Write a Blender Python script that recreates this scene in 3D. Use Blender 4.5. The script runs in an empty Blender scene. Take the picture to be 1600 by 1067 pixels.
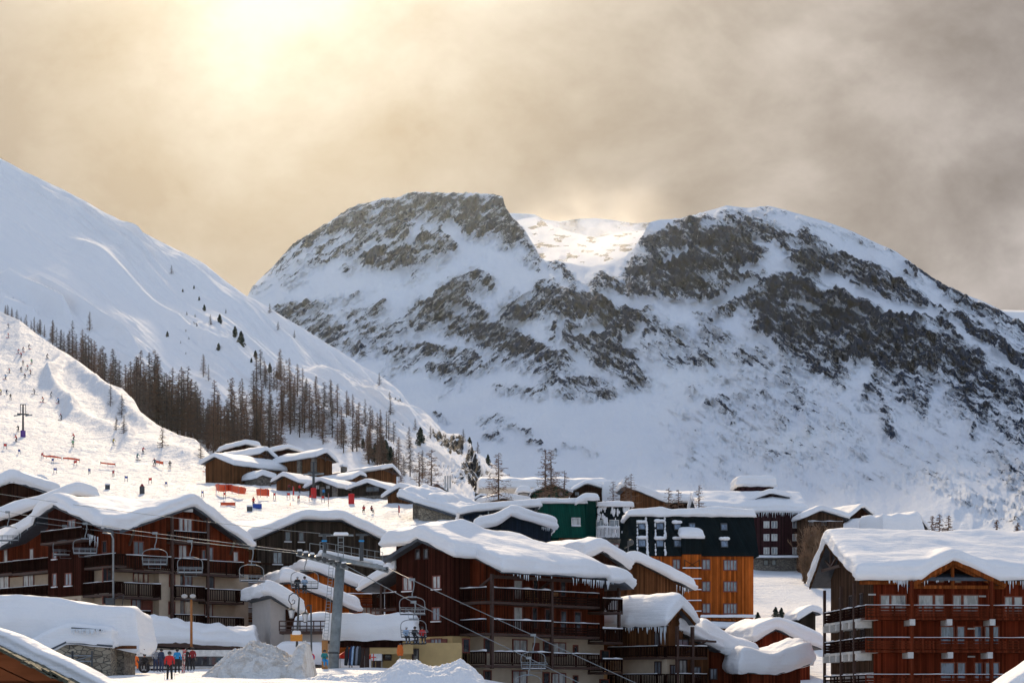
import bpy, bmesh, math, random
import numpy as np
from mathutils import Vector, Matrix

F = 3111.0          # focal length in pixels of the 1600 px wide photograph (70 mm)
H0 = 1090.0         # row of the horizon
SUN_EL, SUN_AZ = 25.5, -6.5
C = bpy.context.scene.collection
rnd = random.Random(7)

def W(px, py, D):
    return Vector(((px - 800.0) / F * D, D, (H0 - py) / F * D))

# ---------------------------------------------------------------- noise
_rs = np.random.RandomState(11)
_perm = np.concatenate([_rs.permutation(512)] * 2)
_g2 = np.stack([np.cos(np.linspace(0, 2*np.pi, 513)[:-1]), np.sin(np.linspace(0, 2*np.pi, 513)[:-1])], 1)
def pn(x, y, seed=0):
    x = np.asarray(x, float) + seed * 17.13; y = np.asarray(y, float) + seed * 5.71
    xi = np.floor(x).astype(int); yi = np.floor(y).astype(int)
    xf = x - xi; yf = y - yi
    u = xf*xf*xf*(xf*(xf*6-15)+10); v = yf*yf*yf*(yf*(yf*6-15)+10)
    def g(ix, iy, dx, dy):
        h = _perm[(_perm[ix & 511] + (iy & 511)) & 1023]
        G = _g2[h & 511]
        return G[..., 0]*dx + G[..., 1]*dy
    a = g(xi, yi, xf, yf); b = g(xi+1, yi, xf-1, yf)
    c = g(xi, yi+1, xf, yf-1); d = g(xi+1, yi+1, xf-1, yf-1)
    return ((a*(1-u)+b*u)*(1-v) + (c*(1-u)+d*u)*v) * 1.5
def fbm(x, y, o=5, seed=0, gain=.5):
    s = 0; a = 1.0; t = 0
    for k in range(o):
        s = s + a*pn(x*2**k, y*2**k, seed+k*3); t += a; a *= gain
    return s / t
def ridged(x, y, o=5, seed=0, gain=.5):
    s = 0; a = 1.0; t = 0
    for k in range(o):
        s = s + a*(1-np.abs(pn(x*2**k, y*2**k, seed+k*3))*2); t += a; a *= gain
    return s / t
def sstep(a, b, x):
    t = np.clip((x-a)/(b-a), 0, 1); return t*t*(3-2*t)

# ---------------------------------------------------------------- materials
MATS = {}
def newmat(name):
    m = bpy.data.materials.new(name); m.use_nodes = True
    nt = m.node_tree; nt.nodes.clear()
    out = nt.nodes.new('ShaderNodeOutputMaterial')
    b = nt.nodes.new('ShaderNodeBsdfPrincipled')
    nt.links.new(b.outputs[0], out.inputs[0])
    MATS[name] = m
    return m, nt, b
def N(nt, t, **kw):
    n = nt.nodes.new(t)
    for k, v in kw.items():
        if k in n.inputs.keys() if isinstance(k, str) else False: n.inputs[k].default_value = v
        else: setattr(n, k, v)
    return n
def ramp(nt, fac, stops, interp='LINEAR'):
    r = nt.nodes.new('ShaderNodeValToRGB'); cr = r.color_ramp; cr.interpolation = interp
    while len(cr.elements) > 1: cr.elements.remove(cr.elements[-1])
    for i, (p, c) in enumerate(stops):
        if not isinstance(c, (tuple, list)): c = (c, c, c)
        e = cr.elements[0] if i == 0 else cr.elements.new(p)
        e.position = p; e.color = (*c[:3], 1)
    nt.links.new(fac, r.inputs[0]); return r.outputs[0]
def tc(nt, kind='Object', scale=(1, 1, 1), rot=(0, 0, 0)):
    t = nt.nodes.new('ShaderNodeTexCoord'); mp = nt.nodes.new('ShaderNodeMapping')
    mp.inputs['Scale'].default_value = scale; mp.inputs['Rotation'].default_value = rot
    nt.links.new(t.outputs[kind], mp.inputs[0]); return mp.outputs[0]
def noise(nt, vec, scale, detail=4, rough=.55, dist=0):
    n = nt.nodes.new('ShaderNodeTexNoise'); n.inputs['Scale'].default_value = scale
    n.inputs['Detail'].default_value = detail; n.inputs['Roughness'].default_value = rough
    n.inputs['Distortion'].default_value = dist
    nt.links.new(vec, n.inputs['Vector']); return n.outputs['Fac']
def mix(nt, fac, a, b, mode='MIX'):
    n = nt.nodes.new('ShaderNodeMix'); n.data_type = 'RGBA'; n.blend_type = mode
    for sock, v in ((n.inputs[0], fac), (n.inputs[6], a), (n.inputs[7], b)):
        if hasattr(v, 'is_linked') or isinstance(v, bpy.types.NodeSocket): nt.links.new(v, sock)
        elif isinstance(v, (tuple, list)): sock.default_value = (*v[:3], 1)
        else: sock.default_value = v
    return n.outputs[2]
def mth(nt, op, a, b=0.0, c=None, clamp=False):
    n = nt.nodes.new('ShaderNodeMath'); n.operation = op; n.use_clamp = clamp
    for i, v in enumerate((a, b) if c is None else (a, b, c)):
        if isinstance(v, bpy.types.NodeSocket): nt.links.new(v, n.inputs[i])
        else: n.inputs[i].default_value = v
    return n.outputs[0]
def bump(nt, b, h, strength=.3, dist=1.0):
    n = nt.nodes.new('ShaderNodeBump'); n.inputs['Strength'].default_value = strength
    n.inputs['Distance'].default_value = dist
    nt.links.new(h, n.inputs['Height']); nt.links.new(n.outputs[0], b.inputs['Normal'])
def flat(name, col, rough=.7, metal=0.0, var=.25, nscale=3.0, bmp=0.1, emit=None, spec=.4):
    m, nt, b = newmat(name)
    v = tc(nt, 'Object')
    n = noise(nt, v, nscale, 5, .6)
    lo = tuple(c*(1-var) for c in col); hi = tuple(min(1, c*(1+var)) for c in col)
    nt.links.new(ramp(nt, n, [(.3, lo), (.7, hi)]), b.inputs['Base Color'])
    b.inputs['Roughness'].default_value = rough; b.inputs['Metallic'].default_value = metal
    b.inputs['Specular IOR Level'].default_value = spec
    if bmp: bump(nt, b, noise(nt, v, nscale*5, 3), bmp, .05)
    if emit: b.inputs['Emission Color'].default_value = (*emit[:3], 1); b.inputs['Emission Strength'].default_value = emit[3]
    return m
def snowmat(name, scale=1.0, col=(.88, .88, .89), bstr=.4, bdist=.15, streak=None, dirt=None, fine=12, layers=0):
    m, nt, b = newmat(name)
    v = tc(nt, 'Object')
    n = noise(nt, v, .35*scale, 4, .6)
    c = ramp(nt, n, [(.3, tuple(x*.95 for x in col)), (.7, col)])
    if dirt:
        d = noise(nt, v, dirt[0], 6, .65, .6)
        c = mix(nt, ramp(nt, d, [(dirt[1], 0), (dirt[2], 1)]), c, dirt[3])
    nt.links.new(c, b.inputs['Base Color'])
    b.inputs['Roughness'].default_value = .7; b.inputs['Specular IOR Level'].default_value = .06
    h1 = noise(nt, v, fine*scale*.12, 6, .6)
    h = h1
    if streak:
        vs = tc(nt, 'Object', *streak)
        h = mth(nt, 'ADD', h1, mth(nt, 'MULTIPLY', noise(nt, vs, 1.0, 5, .6), 1.6))
    if layers: h = mth(nt, 'ADD', h, mth(nt, 'MULTIPLY', noise(nt, tc(nt, 'Object', (.25, .25, 5.5)), 1.0, 4, .6, .3), layers))
    bump(nt, b, h, bstr, bdist)
    return m

# ---------------------------------------------------------------- mesh + tagging
def tag(o, label=None, cat=None, group=None, kind=None):
    if label: o['label'] = label
    if cat: o['category'] = cat
    if group: o['group'] = group
    if kind: o['kind'] = kind
    return o
def link(o, parent=None):
    C.objects.link(o)
    if parent is not None: o.parent = parent
    return o
def empty(name, loc=(0, 0, 0), rz=0.0, label=None, cat=None, group=None):
    o = bpy.data.objects.new(name, None); C.objects.link(o)
    o.empty_display_size = .3
    o.location = loc; o.rotation_euler = (0, 0, rz)
    return tag(o, label, cat, group)
def meshobj(name, verts, faces, mat, parent=None, smooth=False, mats=None, fm=None):
    me = bpy.data.meshes.new(name)
    me.from_pydata([tuple(v) for v in verts], [], faces)
    for m in (mats or [mat]): me.materials.append(m)
    if fm is not None: me.polygons.foreach_set('material_index', fm)
    if smooth: me.polygons.foreach_set('use_smooth', [True]*len(me.polygons))
    me.update()
    o = bpy.data.objects.new(name, me)
    return link(o, parent)
def gridmesh(name, P, mat, parent=None, smooth=True, closed_u=False, attrs=None, kind=None):
    nu, nv = P.shape[:2]
    idx = np.arange(nu*nv).reshape(nu, nv)
    a = idx[:-1, :-1].ravel(); b = idx[1:, :-1].ravel(); c = idx[1:, 1:].ravel(); d = idx[:-1, 1:].ravel()
    q = np.stack([a, b, c, d], 1)
    me = bpy.data.meshes.new(name)
    me.vertices.add(nu*nv); me.vertices.foreach_set('co', P.reshape(-1, 3).astype(np.float32).ravel())
    me.loops.add(q.size); me.loops.foreach_set('vertex_index', q.ravel().astype(np.int32))
    me.polygons.add(len(q)); me.polygons.foreach_set('loop_start', np.arange(0, q.size, 4, dtype=np.int32))
    me.polygons.foreach_set('loop_total', np.full(len(q), 4, np.int32))
    me.polygons.foreach_set('use_smooth', np.full(len(q), smooth))
    me.materials.append(mat)
    me.update(calc_edges=True)
    for k, arr in (attrs or {}).items():
        at = me.attributes.new(k, 'FLOAT', 'POINT'); at.data.foreach_set('value', arr.astype(np.float32).ravel())
    o = bpy.data.objects.new(name, me); link(o, parent)
    if kind: o['kind'] = kind
    return o

class MB:
    """collects shapes and links them as one mesh"""
    def __init__(s): s.v = []; s.f = []; s.m = []; s.cur = 0
    def add(s, vs, fs):
        n = len(s.v); s.v += [tuple(v) for v in vs]; s.f += [tuple(i+n for i in f) for f in fs]; s.m += [s.cur]*len(fs)
    def box(s, x0, y0, z0, x1, y1, z1):
        if x0 > x1: x0, x1 = x1, x0
        if y0 > y1: y0, y1 = y1, y0
        if z0 > z1: z0, z1 = z1, z0
        s.add([(x0,y0,z0),(x1,y0,z0),(x1,y1,z0),(x0,y1,z0),(x0,y0,z1),(x1,y0,z1),(x1,y1,z1),(x0,y1,z1)],
              [(0,3,2,1),(4,5,6,7),(0,1,5,4),(1,2,6,5),(2,3,7,6),(3,0,4,7)])
    def bar(s, a, b, w, h=None, up=(0, 0, 1)):
        a = Vector(a); b = Vector(b); h = h or w; d = (b-a).normalized(); up = Vector(up)
        if abs(d.dot(up)) > .95: up = Vector((0, 1, 0))
        x = d.cross(up).normalized()*w/2; y = x.normalized().cross(d).normalized()*h/2
        s.add([a-x-y, a+x-y, a+x+y, a-x+y, b-x-y, b+x-y, b+x+y, b-x+y],
              [(0,3,2,1),(4,5,6,7),(0,1,5,4),(1,2,6,5),(2,3,7,6),(3,0,4,7)])
    def tube(s, pts, r, n=6, cap=True):
        pts = [Vector(p) for p in pts]; rs = r if isinstance(r, (list, tuple)) else [r]*len(pts)
        vs = []; pu = None
        for i, p in enumerate(pts):
            d = (pts[min(i+1, len(pts)-1)] - pts[max(i-1, 0)]).normalized()
            if pu is None:
                pu = d.cross(Vector((0, 0, 1)))
                if pu.length < .05: pu = d.cross(Vector((0, 1, 0)))
                pu.normalize()
            pu = (pu - d*pu.dot(d)).normalized(); w = d.cross(pu)
            for k in range(n):
                a = 2*math.pi*k/n; vs.append(p + (pu*math.cos(a) + w*math.sin(a))*rs[i])
        fs = []
        for i in range(len(pts)-1):
            for k in range(n):
                fs.append((i*n+k, i*n+(k+1)%n, (i+1)*n+(k+1)%n, (i+1)*n+k))
        if cap: fs += [tuple(range(n))[::-1], tuple((len(pts)-1)*n+k for k in range(n))]
        s.add(vs, fs)
    def prism(s, poly, axis, a, b):
        """poly in the two other axes, extruded along axis from a to b"""
        n = len(poly)
        def mk(p, t):
            if axis == 'x': return (t, p[0], p[1])
            if axis == 'y': return (p[0], t, p[1])
            return (p[0], p[1], t)
        s.add([mk(p, a) for p in poly] + [mk(p, b) for p in poly],
              [tuple(range(n))[::-1], tuple(range(n, 2*n))] + [(i, (i+1) % n, n+(i+1) % n, n+i) for i in range(n)])
    def ball(s, c, r, nu=8, nv=5, sc=(1, 1, 1)):
        vs = []; fs = []
        for j in range(nv+1):
            t = math.pi*j/nv
            for i in range(nu):
                a = 2*math.pi*i/nu
                vs.append((c[0]+r*sc[0]*math.sin(t)*math.cos(a), c[1]+r*sc[1]*math.sin(t)*math.sin(a), c[2]+r*sc[2]*math.cos(t)))
        for j in range(nv):
            for i in range(nu): fs.append((j*nu+i, (j+1)*nu+i, (j+1)*nu+(i+1)%nu, j*nu+(i+1)%nu))
        s.add(vs, fs)
    def build(s, name, mat, parent=None, smooth=False, mats=None):
        if not s.v: return None
        return meshobj(name, s.v, s.f, mat, parent, smooth, mats=mats, fm=s.m if mats else None)

def copy_tree(o, parent=None):
    c = o.copy(); C.objects.link(c)
    if parent is not None: c.parent = parent
    for ch in list(o.children): copy_tree(ch, c)
    return c
# ================================================================ camera, sun, sky
sc = bpy.context.scene
cam_d = bpy.data.cameras.new('camera'); cam = bpy.data.objects.new('camera', cam_d); C.objects.link(cam)
cam_d.sensor_width = 36; cam_d.lens = 70; cam_d.clip_start = 1; cam_d.clip_end = 20000
cam_d.shift_y = (H0 - 533.5) / 1600
cam.location = (0, 0, 0); cam.rotation_euler = (math.radians(90), 0, 0)
sc.camera = cam
EXPO = 0.12
sc.view_settings.view_transform = 'Standard'; sc.view_settings.look = 'None'
sc.view_settings.exposure = EXPO; sc.view_settings.gamma = 1
sc.cycles.use_denoising = True
sc.cycles.max_bounces = 6; sc.cycles.diffuse_bounces = 3; sc.cycles.volume_bounces = 0
sun_d = bpy.data.lights.new('sun', 'SUN'); sun = bpy.data.objects.new('sun', sun_d); C.objects.link(sun)
sun_d.energy = 4.2; sun_d.angle = math.radians(3); sun_d.color = (1, .78, .52)
az, el = math.radians(SUN_AZ), math.radians(SUN_EL)
sdir = Vector((math.sin(az)*math.cos(el), math.cos(az)*math.cos(el), math.sin(el)))
sun.rotation_euler = (-sdir).to_track_quat('-Z', 'Y').to_euler()

world = bpy.data.worlds.new('World'); sc.world = world; world.use_nodes = True
nt = world.node_tree; nt.nodes.clear()
wout = nt.nodes.new('ShaderNodeOutputWorld')
sky = nt.nodes.new('ShaderNodeTexSky'); sky.sky_type = 'NISHITA'; sky.sun_disc = False
sky.sun_elevation = el; sky.sun_rotation = az
bg1 = nt.nodes.new('ShaderNodeBackground'); nt.links.new(sky.outputs[0], bg1.inputs[0]); bg1.inputs[1].default_value = .15
bg2 = nt.nodes.new('ShaderNodeBackground')
tcw = nt.nodes.new('ShaderNodeTexCoord')
D_ = tcw.outputs['Generated']
def vmath(op, a, b=None):
    n = nt.nodes.new('ShaderNodeVectorMath'); n.operation = op
    nt.links.new(a, n.inputs[0])
    if b is not None:
        if isinstance(b, bpy.types.NodeSocket): nt.links.new(b, n.inputs[1])
        else: n.inputs[1].default_value = b
    return n
def pxdir(px, py): return Vector(((px-800)/F, 1, (H0-py)/F)).normalized()
# cloud deck: large soft masses with finer torn edges, sheared along the wind
def wmap(scale, rot=(0, 0, 0), loc=(0, 0, 0)):
    mp = nt.nodes.new('ShaderNodeMapping'); nt.links.new(D_, mp.inputs[0])
    mp.inputs['Scale'].default_value = scale; mp.inputs['Rotation'].default_value = rot; mp.inputs['Location'].default_value = loc
    return mp.outputs[0]
n1 = noise(nt, wmap((1, 1, 1.5), (0, math.radians(-30), 0), (4.4, 4.4, 9.9)), 5.0, 7, .54, .05)
n2 = noise(nt, wmap((1, 1, 1.35), (0, math.radians(35), 0), (7.7, 2, 5)), 10.0, 8, .56, .2)
n3 = noise(nt, wmap((1, 1, 1.0), (0, 0, 0), (6.1, 9.3, 4.4)), 2.6, 3, .5, 0)
cl = mth(nt, 'ADD', mth(nt, 'MULTIPLY', n1, .45), mth(nt, 'ADD', mth(nt, 'MULTIPLY', n2, .42), mth(nt, 'MULTIPLY', n3, .35)))
# light of the hidden sun in the cloud, falling off with the angle from it
def lobe(px, py, p, ):
    d = vmath('DOT_PRODUCT', D_, tuple(pxdir(px, py))).outputs['Value']
    return mth(nt, 'POWER', mth(nt, 'MAXIMUM', d, 0), p)
g_w = lobe(400, 100, 17); g_m = lobe(420, 60, 160); g_n = lobe(400, -20, 800)
thick = ramp(nt, cl, [(.52, 0.0), (.585, .35), (.68, 1.0)])
base = mix(nt, g_w, (.23, .22, .235), (.56, .44, .33))
base2 = mix(nt, g_m, base, (.60, .49, .36))
dark = mix(nt, g_w, (.14, .135, .15), (.46, .36, .27))
dark2 = mix(nt, g_m, dark, (.52, .37, .22))
lightc = mix(nt, g_w, (.56, .52, .53), (.68, .57, .45))
lightc = mix(nt, g_m, lightc, (.72, .61, .47))
c0 = mix(nt, thick, dark2, lightc)
glow = mix(nt, g_n, (0, 0, 0), (.16, .145, .11))
glow_m = mix(nt, 1.0, glow, ramp(nt, cl, [(.45, .2), (.70, 1.0)]), 'MULTIPLY')
c1 = mix(nt, 1.0, c0, glow_m, 'ADD')
sx = nt.nodes.new('ShaderNodeSeparateXYZ'); nt.links.new(D_, sx.inputs[0])
# out-of-view sky brightened for fill light: warm overhead, bluer behind the viewer
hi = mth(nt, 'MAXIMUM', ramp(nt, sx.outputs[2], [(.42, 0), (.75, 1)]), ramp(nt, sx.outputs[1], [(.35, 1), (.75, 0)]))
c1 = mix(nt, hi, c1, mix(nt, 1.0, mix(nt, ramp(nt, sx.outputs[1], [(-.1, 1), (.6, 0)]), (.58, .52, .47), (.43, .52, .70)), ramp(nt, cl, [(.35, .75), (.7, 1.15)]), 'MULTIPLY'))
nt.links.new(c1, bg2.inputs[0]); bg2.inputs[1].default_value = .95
# clouds fill the sky in front, thinning overhead and behind
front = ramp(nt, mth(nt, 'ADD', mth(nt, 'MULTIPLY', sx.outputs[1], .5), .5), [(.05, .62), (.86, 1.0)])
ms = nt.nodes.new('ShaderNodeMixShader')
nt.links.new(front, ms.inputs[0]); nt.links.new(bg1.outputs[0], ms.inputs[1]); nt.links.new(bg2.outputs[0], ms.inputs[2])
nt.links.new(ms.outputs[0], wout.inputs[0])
world.cycles.sampling_method = 'MANUAL'; world.cycles.sample_map_resolution = 1024

# ================================================================ terrain sheets
def curve_interp(cv, u, smooth=0):
    cv = sorted(cv); x = [c[0] for c in cv]
    return np.stack([np.interp(u, x, [c[1] for c in cv]), np.interp(u, x, [c[2] for c in cv])], 1)
def gsm(a, n, axis=0):
    if n <= 0: return a
    k = np.exp(-np.linspace(-2, 2, 2*n+1)**2); k /= k.sum()
    pad = [(0, 0)]*a.ndim; pad[axis] = (n, n); b = np.pad(a, pad, mode='edge')
    return np.apply_along_axis(lambda r: np.convolve(r, k, 'valid'), axis, b)
def sheet_points(curves, u, nv, sm=6, back=(8, 250, 160)):
    """curves bottom to top, each [(px,py,distance)...]; returns px,py,D grids (ridge at the last front row)"""
    cs = [gsm(curve_interp(c, u), sm if i < len(curves)-1 else max(1, sm//4)) for i, c in enumerate(curves)]
    n = len(cs); rows = []
    for i in range(n-1):
        p0 = cs[max(i-1, 0)]; p1 = cs[i]; p2 = cs[i+1]; p3 = cs[min(i+2, n-1)]
        for k in range(nv[i]):
            t = k/nv[i]
            rows.append(.5*((2*p1)+(-p0+p2)*t+(2*p0-5*p1+4*p2-p3)*t*t+(-p0+3*p1-3*p2+p3)*t**3))
    rows.append(cs[-1])
    G = np.stack(rows, 1)                       # nu, nv, 2
    return G
def toworld(pxg, py, D):
    return np.stack([(pxg-800)/F*D, D, (H0-py)/F*D], -1)

# ---- the rocky mountain
u = u_m = np.arange(330, 1800, 1.35)
M_base = [(300, 860, 1500), (700, 860, 1500), (1000, 860, 1450), (1300, 860, 1350), (1800, 860, 1200)]
M_b = [(300, 700, 1950), (600, 690, 1900), (900, 720, 1800), (1200, 720, 1700), (1500, 760, 1450), (1800, 790, 1350)]
M_c = [(300, 560, 2300), (600, 570, 2200), (700, 590, 2150), (900, 570, 2080), (1100, 560, 1980), (1300, 600, 1880), (1500, 640, 1780), (1800, 690, 1650)]
M_d = [(300, 530, 2500), (420, 500, 2450), (600, 480, 2350), (750, 450, 2330), (900, 470, 2230), (1000, 470, 2150), (1150, 450, 2100), (1300, 480, 2050), (1450, 540, 1960), (1600, 600, 1880), (1800, 650, 1800)]
M_e = [(300, 560, 2650), (395, 466, 2600), (450, 425, 2560), (520, 400, 2520), (600, 380, 2480), (700, 370, 2450), (780, 380, 2450), (850, 418, 2400), (920, 425, 2360), (970, 420, 2320), (1030, 395, 2260), (1100, 385, 2230), (1200, 385, 2200), (1300, 410, 2180), (1450, 470, 2100), (1600, 540, 2020), (1800, 620, 1950)]
M_r = [(300, 560, 2760), (385, 466, 2720), (400, 442, 2700), (425, 418, 2690), (455, 385, 2680), (462, 378, 2680), (490, 362, 2660), (520, 344, 2650), (545, 326, 2640), (570, 318, 2630), (600, 310, 2620), (625, 309, 2610), (636, 303, 2600),
       (650, 300, 2600), (700, 302, 2600), (740, 302, 2600), (770, 304, 2590), (785, 307, 2580), (790, 325, 2560), (800, 340, 2540), (818, 356, 2520), (835, 385, 2480), (845, 405, 2440), (860, 409, 2430), (880, 410, 2420), (900, 413, 2410), (918, 417, 2400),
       (940, 415, 2390), (962, 409, 2380), (975, 402, 2370), (990, 388, 2370), (1005, 366, 2370), (1015, 347, 2370), (1030, 343, 2370), (1060, 342, 2370), (1095, 333, 2370), (1120, 326, 2370), (1135, 321, 2360), (1150, 323, 2360), (1165, 325, 2360), (1185, 324, 2350),
       (1200, 322, 2350), (1225, 328, 2340), (1250, 335, 2330), (1290, 346, 2310), (1330, 361, 2280), (1350, 370, 2260), (1380, 385, 2240), (1400, 393, 2230), (1430, 415, 2210), (1460, 436, 2190), (1500, 457, 2170), (1530, 468, 2150), (1570, 488, 2120), (1600, 506, 2100), (1800, 600, 2000)]
NV = [50, 90, 90, 90, 110]
G = sheet_points([M_base, M_b, M_c, M_d, M_e, M_r], u, NV, 14)
PX = np.repeat(u[:, None], G.shape[1], 1); PY = G[..., 0]; DD = G[..., 1]
# where bare rock shows: capsules (x1,y1,x2,y2,radius,cover)
RK = [
 # left peak
 (400,450,455,392,16,.55),(455,390,540,340,20,.75),(540,345,640,322,26,.88),(640,320,790,325,26,.92),(700,345,800,360,26,.9),(760,350,830,400,18,.75),(470,410,530,395,14,.6),
 (500,405,560,385,13,.7),(530,380,590,370,18,.6),(600,345,660,380,26,.85),(580,410,630,405,32,.9),(630,370,700,390,22,.75),(620,400,680,400,18,.6),(545,425,590,400,12,.6),(440,440,480,420,9,.5),(450,450,470,445,8,.5),
 (690,330,700,350,26,.75),(410,440,440,420,12,.5),(640,440,660,425,8,.4),(580,350,620,370,20,.6),
 # small outcrops
 (505,470,530,462,8,.5),(520,480,560,465,8,.5),(440,495,490,480,22,.75),(480,500,520,520,24,.7),(545,495,600,480,12,.7),(560,510,620,540,26,.6),(500,520,560,545,20,.6),(590,535,640,560,22,.6),(640,440,660,430,10,.4),
 (650,500,740,440,22,.85),(660,480,700,510,20,.75),(690,460,760,440,18,.75),(720,470,740,480,18,.7),(600,520,660,500,18,.6),(620,560,600,590,14,.35),
 (660,545,740,560,12,.75),(675,575,760,575,14,.7),(690,560,700,590,14,.5),
 (700,500,760,530,22,.85),(740,500,820,545,22,.9),(780,540,880,560,16,.8),(795,490,880,470,22,.9),(850,460,900,480,26,.9),(880,420,895,450,10,.8),(815,410,840,420,8,.6),(860,415,880,425,10,.6),(800,460,830,470,8,.5),
 (810,550,880,575,16,.7),(770,560,850,580,12,.6),(860,590,920,610,16,.7),(780,610,850,620,10,.6),(850,610,960,615,14,.6),(900,590,950,600,12,.6),(955,605,960,620,12,.4),
 (880,490,960,470,22,.9),(900,480,990,500,32,.92),(880,520,960,545,26,.85),(950,520,990,590,22,.85),(940,560,1000,590,18,.8),(930,450,1000,520,16,.7),
 (940,440,985,455,14,.85),(1000,360,1010,350,8,.7),(1030,365,1045,360,9,.7),
 # right peak
 (1000,425,1090,420,28,1.0),(1030,390,1080,360,26,1.0),(1060,440,1110,460,24,1.0),(980,450,1060,460,18,.95),(1060,380,1180,370,30,1.0),(1090,410,1170,400,26,1.0),(1130,440,1180,430,18,.8),(1010,380,1060,400,18,.85),(1080,350,1140,345,12,.7),
 (1130,330,1180,335,6,.45),(1180,326,1230,336,5,.45),(1150,345,1260,380,12,.55),(1190,360,1250,390,16,.75),(1230,400,1300,420,16,.9),(1260,375,1340,430,16,.85),(1280,390,1380,440,15,.75),(1350,430,1420,470,22,.95),(1400,450,1480,500,15,.9),
 (1420,420,1500,460,13,.85),(1480,460,1600,510,10,.8),(1330,370,1400,400,6,.4),(1250,345,1400,395,5,.3),(1440,480,1500,520,16,.9),(1490,500,1600,570,18,.9),(1520,490,1600,530,8,.6),
 # face of the right peak
 (1000,500,1050,530,22,.6),(1100,480,1180,470,20,.75),(1110,500,1100,560,20,.65),(1060,520,1080,560,16,.6),(1000,540,1060,560,20,.5),(1190,470,1260,440,30,.97),(1200,500,1300,520,40,.95),(1270,450,1350,500,30,1.0),(1300,490,1420,510,36,1.0),(1330,540,1450,560,40,.9),(1400,520,1520,570,28,.95),
 (1230,540,1300,560,36,.8),(1280,590,1350,600,34,.62),(1360,590,1460,620,34,.68),(1440,560,1600,620,32,.8),(1480,600,1600,680,28,.68),(1120,530,1160,560,20,.6),(1160,570,1200,590,26,.45),(1190,560,1250,600,26,.5),
 (1110,590,1150,600,14,.4),(1130,630,1140,650,14,.7),(1105,630,1120,625,8,.8),(1080,610,1085,620,10,.4),(1200,620,1220,660,18,.5),(1240,620,1270,660,22,.5),(1160,610,1200,640,30,.35),(1380,640,1390,680,16,.6),(1430,630,1460,660,18,.55),
 (1160,690,1240,720,26,.34),(1060,680,1120,690,22,.2),(1240,700,1300,720,26,.28),(1500,640,1540,660,20,.45),(1520,680,1530,650,5,.8),(1400,700,1480,720,30,.22),(1560,700,1600,760,26,.5),(1510,700,1560,740,26,.28),(1440,740,1480,760,16,.35),(1460,750,1520,780,16,.3),(1540,790,1600,800,24,.3),(1280,650,1340,700,28,.3),
 (755,660,790,660,12,.42),(760,680,780,682,10,.5),(800,665,830,675,5,.6),(825,688,845,690,4,.7),(840,703,870,706,3,.6),(880,695,895,700,4,.6),(680,650,697,658,5,.75),(910,700,930,712,5,.4),(690,620,720,600,8,.3),
 (1000,600,1040,605,8,.3),(1120,820,1300,800,1,.1),
]
cov = np.zeros_like(PX)
wx = PX + 9*fbm(PX/26, PY/26, 4, 5) ; wy = PY + 8*fbm(PX/26, PY/26, 4, 9)
for (x1, y1, x2, y2, r, w) in RK:
    dx, dy = x2-x1, y2-y1; L = dx*dx+dy*dy+1e-6
    t = np.clip(((wx-x1)*dx+(wy-y1)*dy)/L, 0, 1)
    d = np.hypot(wx-x1-t*dx, wy-y1-t*dy)
    cov = np.maximum(cov, w*(1-sstep(r*.30, r*1.55, d)))
# snow gullies and ledges that cut the rock: (x1,y1,x2,y2,radius,strength)
SN = [(1180,440,1110,480,7,1),(1110,480,960,470,7,.9),(940,455,1000,480,6,.9),(1160,425,1230,400,6,.9),(1230,400,1180,380,5,.8),(1040,410,1070,392,5,.8),(700,355,740,400,10,1),(740,400,800,420,16,1),(660,345,640,380,6,.8),
      (1290,430,1390,480,9,1),(1390,480,1460,490,10,1),(1240,425,1300,450,5,.7),(1120,500,1200,535,8,1),(1200,535,1210,550,6,.8),(1480,500,1600,590,7,.8),(1440,430,1480,470,4,.7),(630,430,560,440,14,.9),(560,440,470,460,16,.9),
      (1350,580,1320,640,14,.9),(1465,610,1460,680,12,.9),(900,520,940,510,6,.8),(880,500,870,540,6,.7),(980,540,1000,510,8,.7),(1250,590,1330,620,12,.5),(700,410,820,395,8,.8),(1370,385,1440,440,4,.8),(585,385,540,412,5,.7)]
for (x1, y1, x2, y2, r, w) in SN:
    dx, dy = x2-x1, y2-y1; L = dx*dx+dy*dy+1e-6
    t = np.clip(((wx-x1)*dx+(wy-y1)*dy)/L, 0, 1)
    d = np.hypot(wx-x1-t*dx, wy-y1-t*dy)
    cov *= 1 - w*(1-sstep(r*.4, r*1.3, d))
# strata run down to the right on the right peak and up to the right on the left one
wR = sstep(790, 950, PX)
def sfield(sx1, sy1, o, seed):
    a_, b_ = math.cos(.55), math.sin(.55)
    L_ = fbm((PX*a_-PY*b_)/sx1, (PX*b_+PY*a_)/sy1, o, seed); R_ = fbm((PX*a_+PY*b_)/sx1, (-PX*b_+PY*a_)/sy1, o, seed+50)
    return L_*(1-wR)+R_*wR
strat = sfield(26, 8, 5, 21)
cov = np.clip(cov*1.06 + np.minimum(1, cov*3)*(.75*sfield(34, 6, 5, 22)-.03), 0, 1.1)
cov = np.maximum(cov, .42*sstep(560, 640, PY)*sstep(980, 1080, PX)*sstep(-.05, .35, sfield(60, 10, 4, 111))*(1-sstep(740, 800, PY)))
rough = ridged(PX/30, PY/34, 6, 31, .58)
vert = ridged(PX/16 + .3*fbm(PX/40, PY/40, 2, 3), PY/60, 4, 41, .6)
rel = cov*(26*rough + 22*strat + 14*vert) + 26*fbm(PX/90, PY/110, 4, 55) + 3.0*fbm(PX/20, PY/26, 3, 66)
ridge_v = np.linspace(0, 1, PX.shape[1])[None, :]
rg = 1 - sstep(.93, 1.0, ridge_v)
D2 = DD - rel*(.25+.75*rg)
P = toworld(PX, PY, DD); P2 = P + (toworld(PX, PY, D2)-P)*[1, 1, .35]
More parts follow.
